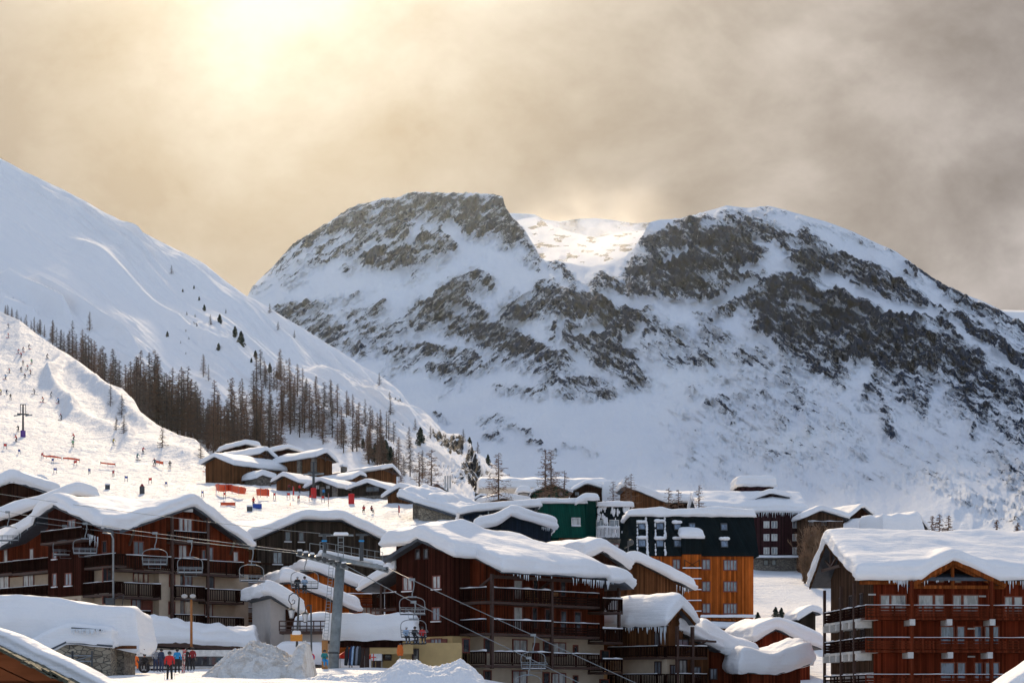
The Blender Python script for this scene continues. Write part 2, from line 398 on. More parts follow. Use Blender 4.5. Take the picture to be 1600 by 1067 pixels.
P2[..., 2] += cov*(3.2*fbm(PX/7, PY/7, 3, 77) + 5*strat)*(.35+.65*rg) + 1.2*fbm(PX/5, PY*0, 3, 71)*(1-rg)*(cov > .3)
# back of the mountain
bk = []
for k in range(1, 9):
    q = P2[:, -1].copy(); q[:, 1] += 60*k + 6*k*k; q[:, 0] *= 1 + .02*k; q[:, 2] -= 10*k*k + 4*k; bk.append(q)
P2 = np.concatenate([P2, np.stack(bk, 1)], 1)
cov = np.concatenate([cov, np.zeros((cov.shape[0], 8))], 1)

mm, nt, b = newmat('mountain_rock_and_snow')
v = tc(nt, 'Object')
at = nt.nodes.new('ShaderNodeAttribute'); at.attribute_name = 'rock'
def strata(rot, sc_, s, d, r):
    a = tc(nt, 'Object', (1, 1, 1), (0, rot, 0)); mp = nt.nodes.new('ShaderNodeMapping'); mp.inputs['Scale'].default_value = sc_; nt.links.new(a, mp.inputs[0]); return noise(nt, mp.outputs[0], s, d, r, .35)
sd = nt.nodes.new('ShaderNodeAttribute'); sd.attribute_name = 'side'
def pick(a, b_): return mth(nt, 'ADD', mth(nt, 'MULTIPLY', a, mth(nt, 'SUBTRACT', 1.0, sd.outputs['Fac'])), mth(nt, 'MULTIPLY', b_, sd.outputs['Fac']))
nA = pick(strata(.5, (1, 1, 4.0), .024, 9, .72), strata(-.5, (1, 1, 4.0), .024, 9, .72))
nB = pick(strata(.75, (1, 1, 4.5), .09, 6, .72), strata(-.75, (1, 1, 4.5), .09, 6, .72))
nn = mth(nt, 'ADD', mth(nt, 'MULTIPLY', nA, .55), mth(nt, 'MULTIPLY', nB, .45))
th = mth(nt, 'SUBTRACT', mth(nt, 'ADD', mth(nt, 'MULTIPLY', at.outputs['Fac'], .245), .322), nn)
rockf = ramp(nt, mth(nt, 'ADD', mth(nt, 'MULTIPLY', th, 16.0), .5), [(.1, 0), (.9, 1)])
big = noise(nt, v, .006, 4, .6, .8); sm_ = noise(nt, v, .06, 6, .7)
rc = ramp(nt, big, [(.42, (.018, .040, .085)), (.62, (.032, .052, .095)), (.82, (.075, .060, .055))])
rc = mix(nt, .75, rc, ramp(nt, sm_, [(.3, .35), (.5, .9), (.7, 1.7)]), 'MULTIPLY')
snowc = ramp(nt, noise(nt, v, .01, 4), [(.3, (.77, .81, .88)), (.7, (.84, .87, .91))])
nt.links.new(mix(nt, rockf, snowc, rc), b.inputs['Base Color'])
b.inputs['Roughness'].default_value = .95; b.inputs['Specular IOR Level'].default_value = .03
hgt = mth(nt, 'ADD', mth(nt, 'MULTIPLY', rockf, .35), mth(nt, 'MULTIPLY', noise(nt, v, .12, 8, .7), .9))
bump(nt, b, hgt, .55, 9.0)
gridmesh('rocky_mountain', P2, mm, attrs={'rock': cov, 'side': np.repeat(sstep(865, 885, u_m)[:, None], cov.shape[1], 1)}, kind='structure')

# ---- bowl and far ridges behind the saddle
snow_far = snowmat('snow_far', .02, bstr=.4, bdist=6, fine=20)
u = np.arange(740, 1140, 2.2)
B0 = [(700, 420, 2750), (900, 440, 2600), (1100, 430, 2700)]
B1 = [(700, 380, 3000), (790, 375, 2950), (850, 392, 2900), (930, 400, 2850), (1000, 380, 2900), (1150, 370, 2900)]
B2 = [(700, 345, 3400), (800, 346, 3300), (818, 342, 3250), (838, 340, 3200), (860, 352, 3180), (890, 362, 3150), (930, 372, 3150), (980, 362, 3150), (1150, 350, 3200)]
G = sheet_points([B0, B1, B2], u, [26, 40], 5)
PXb = np.repeat(u[:, None], G.shape[1], 1); rb = 1-sstep(.85, 1, np.linspace(0, 1, G.shape[1])[None, :])
rel = 40*fbm(PXb/35, G[..., 0]/18, 5, 4)*rb
Pb = toworld(PXb, G[..., 0], G[..., 1]-rel)
q = Pb[:, -1:].copy(); q[..., 1] += 200; q[..., 2] -= 100; Pb = np.concatenate([Pb, q], 1)
cvb = np.clip(.95*sstep(-.05, .4, fbm(PXb/26, G[..., 0]/7, 4, 8)+.04), 0, 1); cvb = np.concatenate([cvb, cvb[:, -1:]], 1)
gridmesh('snow_bowl', Pb, mm, attrs={'rock': cvb}, kind='structure')
u = np.arange(700, 1200, 3)
R1 = [(700, 330, 3700), (780, 333, 3700), (800, 333, 3700), (820, 334, 3700), (835, 335, 3700), (850, 343, 3650), (875, 346, 3600), (905, 342, 3600), (930, 341, 3600), (960, 344, 3600), (990, 349, 3600), (1050, 346, 3600), (1200, 350, 3600)]
R0 = [(700, 420, 3500), (1200, 420, 3500)]
G = sheet_points([R0, R1], u, [40], 2)
PXb = np.repeat(u[:, None], G.shape[1], 1)
Pb = toworld(PXb, G[..., 0], G[..., 1]-70*fbm(PXb/40, G[..., 0]/25, 5, 14))
q = Pb[:, -1:].copy(); q[..., 1] += 300; q[..., 2] -= 160; Pb = np.concatenate([Pb, q], 1)
cvb = np.clip(.6*sstep(.0, .6, fbm(PXb/30, G[..., 0]/10, 4, 18)), 0, 1); cvb = np.concatenate([cvb, cvb[:, -1:]], 1)
gridmesh('far_ridge', Pb, mm, attrs={'rock': cvb}, kind='structure')
u = np.arange(1450, 1900, 6)
G = sheet_points([[(1450, 620, 3500), (1900, 620, 3500)], [(1450, 492, 3900), (1560, 484, 3900), (1600, 485, 3900), (1750, 500, 3900), (1900, 540, 3900)]], u, [14], 2)
PXb = np.repeat(u[:, None], G.shape[1], 1)
Pb = toworld(PXb, G[..., 0], G[..., 1]); q = Pb[:, -1:].copy(); q[..., 1] += 300; q[..., 2] -= 160
gridmesh('distant_ridge', np.concatenate([Pb, q], 1), snow_far, kind='structure')

# ---- the smooth white hill on the left
u = np.arange(-260, 960, 1.6)
H_0 = [(-300,420,1000),(0,530,850),(100,590,780),(215,690,660),(320,740,650),(450,775,590),(600,812,500),(800,830,450),(960,850,400)]
H_1 = [(-300,330,1100),(0,462,930),(60,492,900),(150,550,830),(300,630,745),(400,668,710),(500,700,660),(600,735,600),(700,765,530),(800,795,460),(960,830,430)]
H_2 = [(-300,250,1230),(0,410,1010),(150,470,930),(240,540,850),(330,580,800),(420,610,775),(520,660,715),(620,705,650),(720,740,570),(800,765,495),(960,815,440)]
H_3 = [(-300,190,1350),(0,330,1130),(150,395,1040),(300,450,950),(400,520,880),(500,580,810),(600,650,720),(660,690,660),(740,735,570),(800,757,515),(960,805,445)]
H_r = [(-300, 120, 1480), (-100, 200, 1340), (0, 247, 1260), (40, 268, 1235), (75, 285, 1212), (110, 302, 1190), (150, 325, 1155), (200, 352, 1120), (240, 372, 1090), (265, 385, 1075), (285, 393, 1060), (320, 412, 1035), (350, 437, 1010), (385, 462, 980), (400, 468, 970), (450, 498, 930), (500, 528, 895), (550, 560, 855), (590, 583, 820), (610, 597, 805), (630, 618, 790), (645, 640, 775), (665, 658, 755), (690, 676, 730), (720, 693, 700), (745, 706, 675), (770, 722, 645), (800, 745, 600), (830, 765, 540), (880, 790, 490), (960, 820, 450)]
G = sheet_points([H_0, H_1, H_2, H_3, H_r], u, [40, 40, 60, 70], 16)
PXh = np.repeat(u[:, None], G.shape[1], 1); PYh = G[..., 0]; Dh = G[..., 1]
rv = np.linspace(0, 1, G.shape[1])[None, :]; rg = 1-sstep(.9, 1, rv)
# wind ribs running down the slope (diagonal, along the fall line in the picture)
along = (PXh*.80+PYh*.60); across = (-PXh*.60+PYh*.80)
w1 = across/26 + .8*fbm(along/240, across/70, 3, 12)
ribs = ridged(along/420, w1, 3, 5, .45)
rmask = sstep(-.25, .35, fbm(along/300, across/110, 3, 90))
fine = fbm(along/90, across/5.0, 4, 33)
topb = sstep(.62, .9, rv)
disp = 3.4*ribs*rmask + 5.5*fine*(.10+.5*rmask+.6*topb) + 8*fbm(PXh/200, PYh/160, 2, 44)
# two long crests catching the sun
for (x1, y1, x2, y2, r, a) in [(0,418,110,500,5,9),(40,430,215,552,5,8),(110,380,300,520,8,5),(300,520,500,640,6,5),(0,465,60,490,5,6),(250,395,480,545,8,6),(480,560,660,680,6,5),(430,610,620,720,7,5),(700,690,820,765,6,5)]:
    dx, dy = x2-x1, y2-y1; L = dx*dx+dy*dy
    t = np.clip(((PXh-x1)*dx+(PYh-y1)*dy)/L, 0, 1); dd = np.hypot(PXh-x1-t*dx, PYh-y1-t*dy)
    disp += .85*a*np.exp(-(dd/r)**2)*np.minimum(1, 6*np.minimum(t+.05, 1.05-t))
Ph = toworld(PXh, PYh, Dh); Ph[..., 2] += disp*(.12+.88*rg)
Ph[..., 2] -= (.12+.88*rg)*1.5
rockh = np.zeros_like(PXh)
for (x1, y1, x2, y2, r, w) in [(680,690,720,705,8,1),(735,725,755,760,18,1),(700,700,730,705,5,.8),(705,715,720,735,8,.7),(820,745,850,775,10,.9),(618,628,628,632,2,1),(760,735,770,770,9,.9),(690,735,720,750,10,.8),(300,500,310,510,2,1),(305,497,320,505,3,.6),(20,455,45,462,2,.8),(745,755,760,770,10,.8)]:
    dx, dy = x2-x1, y2-y1; L = dx*dx+dy*dy
    ww = PXh+5*fbm(PXh/9, PYh/9, 3, 2); wz = PYh+5*fbm(PXh/9, PYh/9, 3, 6)
    t = np.clip(((ww-x1)*dx+(wz-y1)*dy)/L, 0, 1); dd = np.hypot(ww-x1-t*dx, wz-y1-t*dy)
    rockh = np.maximum(rockh, w*(1-sstep(r*.5, r*1.2, dd)))
Ph[..., 2] += rockh*(2.2*ridged(PXh/12, PYh/6, 3, 61)-1.1)
bk = []
for k in range(1, 7):
    q = Ph[:, -1].copy(); q[:, 1] += 25*k; q[:, 2] -= 3*k*k+3*k; bk.append(q)
Ph = np.concatenate([Ph, np.stack(bk, 1)], 1); rockh = np.concatenate([rockh, np.zeros((rockh.shape[0], 6))], 1)
hm, nt, b = newmat('hill_snow')
v = tc(nt, 'Object')
at = nt.nodes.new('ShaderNodeAttribute'); at.attribute_name = 'rock'
rf = ramp(nt, mth(nt, 'ADD', mth(nt, 'MULTIPLY', mth(nt, 'SUBTRACT', mth(nt, 'MULTIPLY', at.outputs['Fac'], .56), noise(nt, v, .16, 8, .75, .8)), 14.0), .5), [(.2, 0), (.8, 1)])
rcol = ramp(nt, noise(nt, v, .3, 6, .7), [(.3, (.012, .014, .018)), (.7, (.055, .053, .055))])
nt.links.new(mix(nt, rf, (.87, .87, .88), rcol), b.inputs['Base Color'])
b.inputs['Roughness'].default_value = .9; b.inputs['Specular IOR Level'].default_value = .03
bump(nt, b, mth(nt, 'ADD', noise(nt, v, .05, 7, .6), mth(nt, 'MULTIPLY', noise(nt, v, .5, 4, .6), .12)), .45, 4.0)
gridmesh('snowy_hill', Ph, hm, attrs={'rock': rockh}, kind='structure')

# ---- the ski slope
u = np.arange(-120, 760, 1.5)
S_0 = [(-150, 862, 245), (200, 862, 245), (420, 862, 245), (600, 862, 240), (760, 862, 240)]
S_1 = [(-150, 755, 360), (0, 755, 360), (200, 765, 355), (400, 780, 345), (600, 795, 330), (700, 800, 320), (760, 805, 310)]
S_2 = [(-150, 655, 480), (0, 672, 470), (200, 706, 445), (300, 728, 420), (400, 758, 385), (500, 775, 360), (600, 785, 345), (760, 800, 320)]
S_3 = [(-150, 570, 600), (0, 600, 580), (100, 630, 550), (200, 672, 500), (300, 706, 445), (400, 745, 400), (500, 768, 370), (600, 780, 355), (760, 796, 330)]
S_r = [(-150, 400, 790), (0, 487, 715), (30, 500, 695), (60, 524, 675), (100, 551, 650), (110, 556, 640), (140, 578, 615), (165, 597, 595), (190, 606, 580), (210, 626, 560), (220, 645, 540), (250, 666, 510), (280, 680, 485), (305, 686, 465), (322, 705, 450), (340, 722, 430), (400, 742, 410), (500, 764, 380), (600, 776, 362), (760, 792, 338)]
G = sheet_points([S_0, S_1, S_2, S_3, S_r], u, [20, 60, 60, 70], 10)
PXs = np.repeat(u[:, None], G.shape[1], 1); PYs = G[..., 0]; Ds = G[..., 1]
rv = np.linspace(0, 1, G.shape[1])[None, :]; rg = 1-sstep(.93, 1, rv)
Ps = toworld(PXs, PYs, Ds)
X, Y = Ps[..., 0], Ps[..., 1]
bank = 0
for (x1, y1, x2, y2, r, a) in [(100,556,75,590,8,2.0),(75,590,110,640,9,2.2),(110,640,200,690,10,2.2),(200,690,300,715,10,1.6),(120,575,190,640,10,1.6),(150,600,230,665,8,1.5)]:
    dx, dy = x2-x1, y2-y1; L = dx*dx+dy*dy
    t = np.clip(((PXs-x1)*dx+(PYs-y1)*dy)/L, 0, 1); bank = bank + a*np.exp(-((PXs-x1-t*dx)**2+(PYs-y1-t*dy)**2)/r**2)
Ps[..., 2] += (bank + .55*fbm(X/9, Y/16, 4, 3) + .28*fbm(X/2.2, Y/5, 3, 9) + 1.4*fbm(X/40, Y/60, 2, 14))*(.2+.8*rg)
bk = []
for k in range(1, 6):
    q = Ps[:, -1].copy(); q[:, 1] += 6*k; q[:, 2] -= 1.5*k*k*.6+.5*k; bk.append(q)
Ps = np.concatenate([Ps, np.stack(bk, 1)], 1)
piste = snowmat('piste_snow', 1.0, col=(.87, .87, .88), bstr=1.0, bdist=.9, streak=((.35, .09, .3), (0, 0, .25)), fine=6)
gridmesh('ski_slope', Ps, piste, kind='structure')
# depth of a sheet under a pixel
class Lookup:
    def __init__(s, px, P):
        s.P = P; q = P.reshape(-1, 3); s.x = 800+F*q[:, 0]/q[:, 1]; s.y = H0-F*q[:, 2]/q[:, 1]; s.q = q
    def __call__(s, px, py):
        i = int(np.argmin((s.x-px)**2+(s.y-py)**2)); return Vector(s.q[i].tolist())
slope_at = Lookup(PXs, Ps); hill_at = Lookup(PXh, Ph[:, :-6])

# ---- the air between here and the mountain
hz_m = bpy.data.materials.new('haze'); hz_m.use_nodes = True; nt = hz_m.node_tree; nt.nodes.clear()
o_ = nt.nodes.new('ShaderNodeOutputMaterial'); pv = nt.nodes.new('ShaderNodeVolumePrincipled')
pv.inputs['Color'].default_value = (.72, .86, 1, 1); pv.inputs['Density'].default_value = .000013; pv.inputs['Anisotropy'].default_value = .89
nt.links.new(pv.outputs[0], o_.inputs['Volume'])
mb = MB(); mb.box(-900, -60, -62, 1300, 4300, 900)
hz = mb.build('haze', hz_m); hz['kind'] = 'stuff'
# ================================================================ village ground
GP = [(-60, 0, -1.9), (0, 0, -1.7), (60, 0, -2.0), (-40, 50, -1.0), (0, 50, -.9), (40, 50, -1.4), (-150, 40, 0), (200, 40, -3)]
for (px, py, D) in [(0,1060,95),(160,1066,92),(300,1070,90),(260,1064,105),(500,1068,95),(700,1070,100),(0,1056,125),(150,1058,125),(300,1058,125),(450,1056,125),(600,1056,125),(760,1075,120),(1000,1130,110),(1300,1150,110),(1600,1160,110),
                    (100,1052,150),(300,1052,150),(470,1045,150),(640,1042,150),(760,1062,150),(1000,1110,150),(1300,1120,150),(1600,1120,150),(0,1040,185),(200,1040,185),(400,1024,190),(560,1025,190),(700,1040,185),(900,1080,190),(1100,1060,190),(1400,1050,190),
                    (0,960,230),(200,960,235),(400,940,235),(560,940,235),(700,950,230),(900,970,240),(1150,1010,245),(1250,985,235),(1200,962,262),(1280,958,262),(1185,948,275),(1250,944,278),(1185,900,330),(1240,899,322),(1290,906,300),(1200,884,360),(1150,884,350),(1300,884,340),(1500,960,250),(1600,960,250),
                    (0,850,270),(300,850,270),(560,850,270),(700,880,270),(900,880,290),(0,815,320),(300,815,320),(600,815,310),(760,835,320),(900,840,340),(1100,865,340),(1450,880,350),(1600,880,350),
                    (640,802,345),(820,800,370),(1000,815,400),(1200,840,430),(1400,845,450),(1650,860,450),(0,900,450),(300,850,450),(600,830,420),(900,825,450),(1200,850,560),(1500,850,600)]:
    w = W(px, py, D); GP.append((w.x, w.y, w.z))
GP += [(-300, 100, 3), (-300, 300, 15), (300, 200, 5), (300, 400, 20), (-300, 600, 40), (400, 700, 45), (0, 700, 50), (-300, 1200, 70), (0, 1300, 95), (500, 1300, 75), (900, 600, 40), (900, 100, 0)]
GP = np.array(GP)
def tps(r2): return np.where(r2 > 1e-9, .5*r2*np.log(r2+1e-12), 0)
_xy = GP[:, :2]/100.0
_K = tps(((_xy[:, None]-_xy[None])**2).sum(-1)) + .004*np.eye(len(GP)); _Pm = np.c_[np.ones(len(GP)), _xy]
_A = np.block([[_K, _Pm], [_Pm.T, np.zeros((3, 3))]]); _sol = np.linalg.solve(_A, np.r_[GP[:, 2], 0, 0, 0])
def gz(x, y):
    x = np.asarray(x, float); y = np.asarray(y, float); sh = x.shape
    q = np.stack([x.ravel(), y.ravel()], 1)/100.0
    out = []
    for i in range(0, len(q), 20000):
        p = q[i:i+20000]
        out.append(tps(((p[:, None]-_xy[None])**2).sum(-1)) @ _sol[:-3] + _sol[-3] + p @ _sol[-2:])
    z = np.concatenate(out).reshape(sh)
    return z
def gnoise(x, y): return .16*fbm(x/5, y/5, 4, 3) + .05*fbm(x/.8, y/.8, 3, 8)
def ground_z(x, y): return float(gz(np.array([x]), np.array([y]))[0] + gnoise(np.array([x]), np.array([y]))[0])
gx = np.concatenate([np.arange(-420, -70, 8), np.arange(-70, 80, .8), np.arange(80, 700, 9)])
gy = np.concatenate([np.arange(-60, 60, 4), np.arange(60, 300, .8), np.arange(300, 460, 2.0), np.arange(460, 1400, 20)])
X, Y = np.meshgrid(gx, gy, indexing='ij')
Z = gz(X, Y) + gnoise(X, Y)
ground_m = snowmat('ground_snow', 1.0, bstr=.8, bdist=.4, streak=((.22, 1.1, .3), (0, 0, .15)), fine=14)
gridmesh('snowy_ground', np.stack([X, Y, Z], -1), ground_m, kind='structure')
# ================================================================ building kit
CR = {'A': (0, 740, 3.2625), 'B': (300, 740, 3.2625), 'C': (580, 780, 3.7175), 'D': (880, 780, 3.7175), 'E': (1200, 780, 3.7175), 'F': (300, 660, 4.0), 'G': (640, 680, 4.4444), 'H': (960, 720, 4.7059), 'K': (400, 840, 4.7), 'L': (0, 960, 4.0)}
def cr(k, x, y): ox, oy, s = CR[k]; return (ox+x/s, oy+y/s)
def planks(name, col, k=6.0, rough=.7, horiz=False, var=.45, gap=.35, weather=.35):
    m, nt, b = newmat(name)
    v = tc(nt, 'Object'); sp = nt.nodes.new('ShaderNodeSeparateXYZ'); nt.links.new(v, sp.inputs[0])
    c = sp.outputs[2] if horiz else mth(nt, 'ADD', sp.outputs[0], sp.outputs[1])
    s = mth(nt, 'MULTIPLY', c, k); fr = mth(nt, 'FRACT', s); fl = mth(nt, 'FLOOR', s)
    wn = nt.nodes.new('ShaderNodeTexWhiteNoise'); wn.noise_dimensions = '1D'; nt.links.new(fl, wn.inputs['W'])
    lo = tuple(x*(1-var) for x in col); hi = tuple(min(1, x*(1+var)) for x in col)
    c0 = ramp(nt, wn.outputs['Value'], [(0, lo), (1, hi)])
    wv = noise(nt, tc(nt, 'Object', (1, 1, .25) if not horiz else (.25, .25, 1)), 1.6, 6, .65)
    c1 = mix(nt, 1.0, c0, ramp(nt, wv, [(.3, 1-weather), (.7, 1+weather)]), 'MULTIPLY')
    g = ramp(nt, fr, [(0, gap), (.08, 1), (.92, 1), (1, gap)])
    nt.links.new(mix(nt, 1.0, c1, g, 'MULTIPLY'), b.inputs['Base Color'])
    b.inputs['Roughness'].default_value = rough; b.inputs['Specular IOR Level'].default_value = 0
    bump(nt, b, g, .5, .02); return m
def stonemat(name, c1, c2, scale=2.2, mortar=(.06, .055, .05), stretch=1.7):
    m, nt, b = newmat(name)
    v = tc(nt, 'Object', (1, 1, stretch))
    vo = nt.nodes.new('ShaderNodeTexVoronoi'); vo.feature = 'F1'; vo.inputs['Scale'].default_value = scale; nt.links.new(v, vo.inputs['Vector'])
    ve = nt.nodes.new('ShaderNodeTexVoronoi'); ve.feature = 'DISTANCE_TO_EDGE'; ve.inputs['Scale'].default_value = scale; nt.links.new(v, ve.inputs['Vector'])
    sp = nt.nodes.new('ShaderNodeSeparateColor'); nt.links.new(vo.outputs['Color'], sp.inputs[0])
    c = ramp(nt, sp.outputs[0], [(0, c1), (1, c2)])
    e = ramp(nt, ve.outputs['Distance'], [(.02, 0), (.07, 1)])
    c = mix(nt, e, mortar, c)
    c = mix(nt, .6, c, ramp(nt, noise(nt, v, 9, 5, .7), [(.3, .6), (.7, 1.3)]), 'MULTIPLY')
    nt.links.new(c, b.inputs['Base Color']); b.inputs['Roughness'].default_value = .9
    bump(nt, b, e, .8, .06); return m
def glassmat(name, col, rough=.06, curtain=.5):
    m, nt, b = newmat(name); v = tc(nt, 'Object', (1, 1, .3))
    n = noise(nt, v, 2.3, 3, .6)
    nt.links.new(ramp(nt, n, [(.42, tuple(x*curtain for x in col)), (.58, col)]), b.inputs['Base Color'])
    b.inputs['Roughness'].default_value = rough; b.inputs['Specular IOR Level'].default_value = .9
    return m
snow_roof = snowmat('roof_snow', 1.0, bstr=.5, bdist=.28, fine=9, layers=.55)
snow_bank = snowmat('bank_snow', 1.0, col=(.82, .83, .85), bstr=.7, bdist=.3, fine=16)
snow_dirty = snowmat('dirty_snow', 1.0, col=(.86, .84, .81), bstr=1.0, bdist=.5, dirt=(.9, .46, .74, (.50, .42, .33)), fine=22)
slate = flat('roof_slate', (.045, .055, .07), .5, var=.3)
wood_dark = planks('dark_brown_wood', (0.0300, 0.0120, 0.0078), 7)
wood_rail = planks('railing_wood', (0.0240, 0.0096, 0.0072), 9)
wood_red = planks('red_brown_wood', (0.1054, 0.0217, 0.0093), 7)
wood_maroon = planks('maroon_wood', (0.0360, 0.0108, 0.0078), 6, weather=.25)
wood_vred = planks('varnished_red_wood', (.150, .026, .011), 7, weather=.25)
wood_orange = planks('orange_wood', (.37, .090, .016), 5, weather=.3)
wood_honey = planks('honey_wood', (0.1190, 0.0490, 0.0210), 6)
wood_grey = planks('weathered_grey_wood', (0.0390, 0.0292, 0.0228), 5)
wood_taupe = planks('taupe_wood', (0.0845, 0.0488, 0.0325), 5)
wood_purple = planks('purple_brown_wood', (0.0315, 0.0126, 0.0154), 4, weather=.2)
beam_red = flat('red_beam', (.22, .05, .02), .55, var=.3)
beam_dark = flat('dark_beam', (.05, .022, .015), .6, var=.3)
render_cream = flat('cream_render', (.46, .36, .26), .9, var=.10, nscale=1.2)
render_yellow = flat('yellow_render', (.52, .36, .16), .9, var=.10, nscale=1.2)
render_white = flat('white_render', (.48, .43, .39), .9, var=.08, nscale=1.2)
concrete = flat('pale_concrete', (.50, .49, .47), .9, var=.15)
stone = stonemat('stone_masonry', (.20, .16, .115), (.40, .34, .25))
stone_g = stonemat('grey_stone_masonry', (.13, .11, .09), (.30, .26, .21), 2.6)
metal_green = planks('green_sheet_metal', (0.0030, 0.0562, 0.0413), 3.0, rough=.65, var=.15, weather=.2, gap=.5)
metal_dgreen = planks('dark_green_sheet_metal', (0.0021, 0.0280, 0.0224), 3.0, rough=.65, var=.15, weather=.2, gap=.5)
metal_black = planks('black_sheet_metal', (0.0072, 0.0120, 0.0144), 3.0, rough=.65, var=.2, weather=.25, gap=.45)
metal_navy = planks('navy_sheet_metal', (0.0098, 0.0168, 0.0294), 3.0, rough=.65, var=.2, weather=.25, gap=.45)
glass = glassmat('window_glass', (.22, .24, .27))
glass_curtain = glassmat('curtained_glass', (.50, .49, .47), curtain=.55)  # paler pane with curtains behind the glass
glass_dark = glassmat('dark_glass', (.05, .055, .065))
glass_blue = glassmat('blue_glass', (.16, .22, .30))
frame_red = flat('red_window_frame', (.16, .035, .02), .5)
frame_dark = flat('dark_window_frame', (.035, .014, .012), .5)
frame_white = flat('white_window_frame', (.6, .58, .55), .5)
ice = flat('ice', (.70, .76, .82), .15, var=.05, bmp=0)
steel = flat('galvanised_steel', (.24, .26, .27), .45, metal=.5, var=.25)
steel_dark = flat('dark_steel', (.06, .065, .07), .45, metal=.4)
wood_plain = flat('plain_wood', (.35, .16, .05), .7)

class Plane:
    """a wall plane of a building: front y=c, left x=c, right x=c (local frame)"""
    def __init__(s, B, kind, c): s.B = B; s.k = kind; s.c = c
    def st(s, px, py):
        r = s.B.Rt @ Vector(((px-800)/F, 1, (H0-py)/F)); o = s.B.Rt @ (-s.B.o)
        if s.k == 'F': t = (s.c - o.y)/r.y; p = o + r*t; return p.x, p.z
        t = (s.c - o.x)/r.x; p = o + r*t; return p.y, p.z
    def pt(s, a, z, out=0):
        if s.k == 'F': return (a, s.c-out, z)
        return (s.c - out, a, z) if s.k == 'L' else (s.c + out, a, z)
    def box(s, mb, a0, z0, a1, z1, o0, o1):
        p = s.pt(a0, z0, o0); q = s.pt(a1, z1, o1); mb.box(*p, *q)
    def rect(s, x0, y0, x1, y1):
        xm, ym = (x0+x1)/2, (y0+y1)/2
        a0 = s.st(x0, ym)[0]; a1 = s.st(x1, ym)[0]; z1 = s.st(xm, y0)[1]; z0 = s.st(xm, y1)[1]
        if a0 > a1: a0, a1 = a1, a0
        return a0, z0, a1, z1
class Bld:
    def __init__(s, name, px, D, th, zb, label, cat='chalet', group=None):
        w = W(px, 1000, D); s.o = Vector((w.x, w.y, zb)); s.th = math.radians(th)
        s.R = Matrix.Rotation(s.th, 3, 'Z'); s.Rt = s.R.transposed()
        s.root = empty(name, s.o, s.th, label, cat, group); s.wf = {}
    def F(s, y=0): return Plane(s, 'F', y)
    def L(s, x=0): return Plane(s, 'L', x)
    def Rr(s, x): return Plane(s, 'R', x)
    def world(s, p): return s.R @ Vector(p) + s.o
    def wall(s, x0, y0, z0, x1, y1, z1, mat, name='wall'):
        mb = MB(); mb.box(x0, y0, z0, x1, y1, z1); return mb.build(name, mat, s.root)
    def gable_wall(s, axis, a0, a1, lo, hi, zb, zl, zh, zp, pk, mat, name='gable_wall'):
        """prism: section pentagon lo..hi with eaves zl, zh and apex zp at pk; extruded along axis a0..a1"""
        mb = MB(); mb.prism([(lo, zb), (hi, zb), (hi, zh), (pk, zp), (lo, zl)], axis, a0, a1); return mb.build(name, mat, s.root)
    def gable_roof(s, axis, a0, a1, lo, pk, hi, zl, zp, zh, th=.28, mat=None, name='roof', fascia=True):
        mb = MB(); mb.prism([(lo, zl-th), (pk, zp-th), (hi, zh-th), (hi, zh), (pk, zp), (lo, zl)], axis, a0, a1)
        return mb.build(name, mat or slate, s.root)
def gable_base(axis, lo, pk, hi, zl, zp, zh):
    def f(x, y):
        c = y if axis == 'x' else x
        return np.where(c < pk, zp-(pk-c)*(zp-zl)/(pk-lo), zp-(c-pk)*(zp-zh)/(hi-pk))
    return f
HH = np.array([-.06, .05, .16, .28, .40, .52, .64, .75, .85, .93, .98, 1.0]); OFF = np.array([.08, -.08, -.15, -.19, -.20, -.18, -.14, -.08, .02, .16, .36, .62])
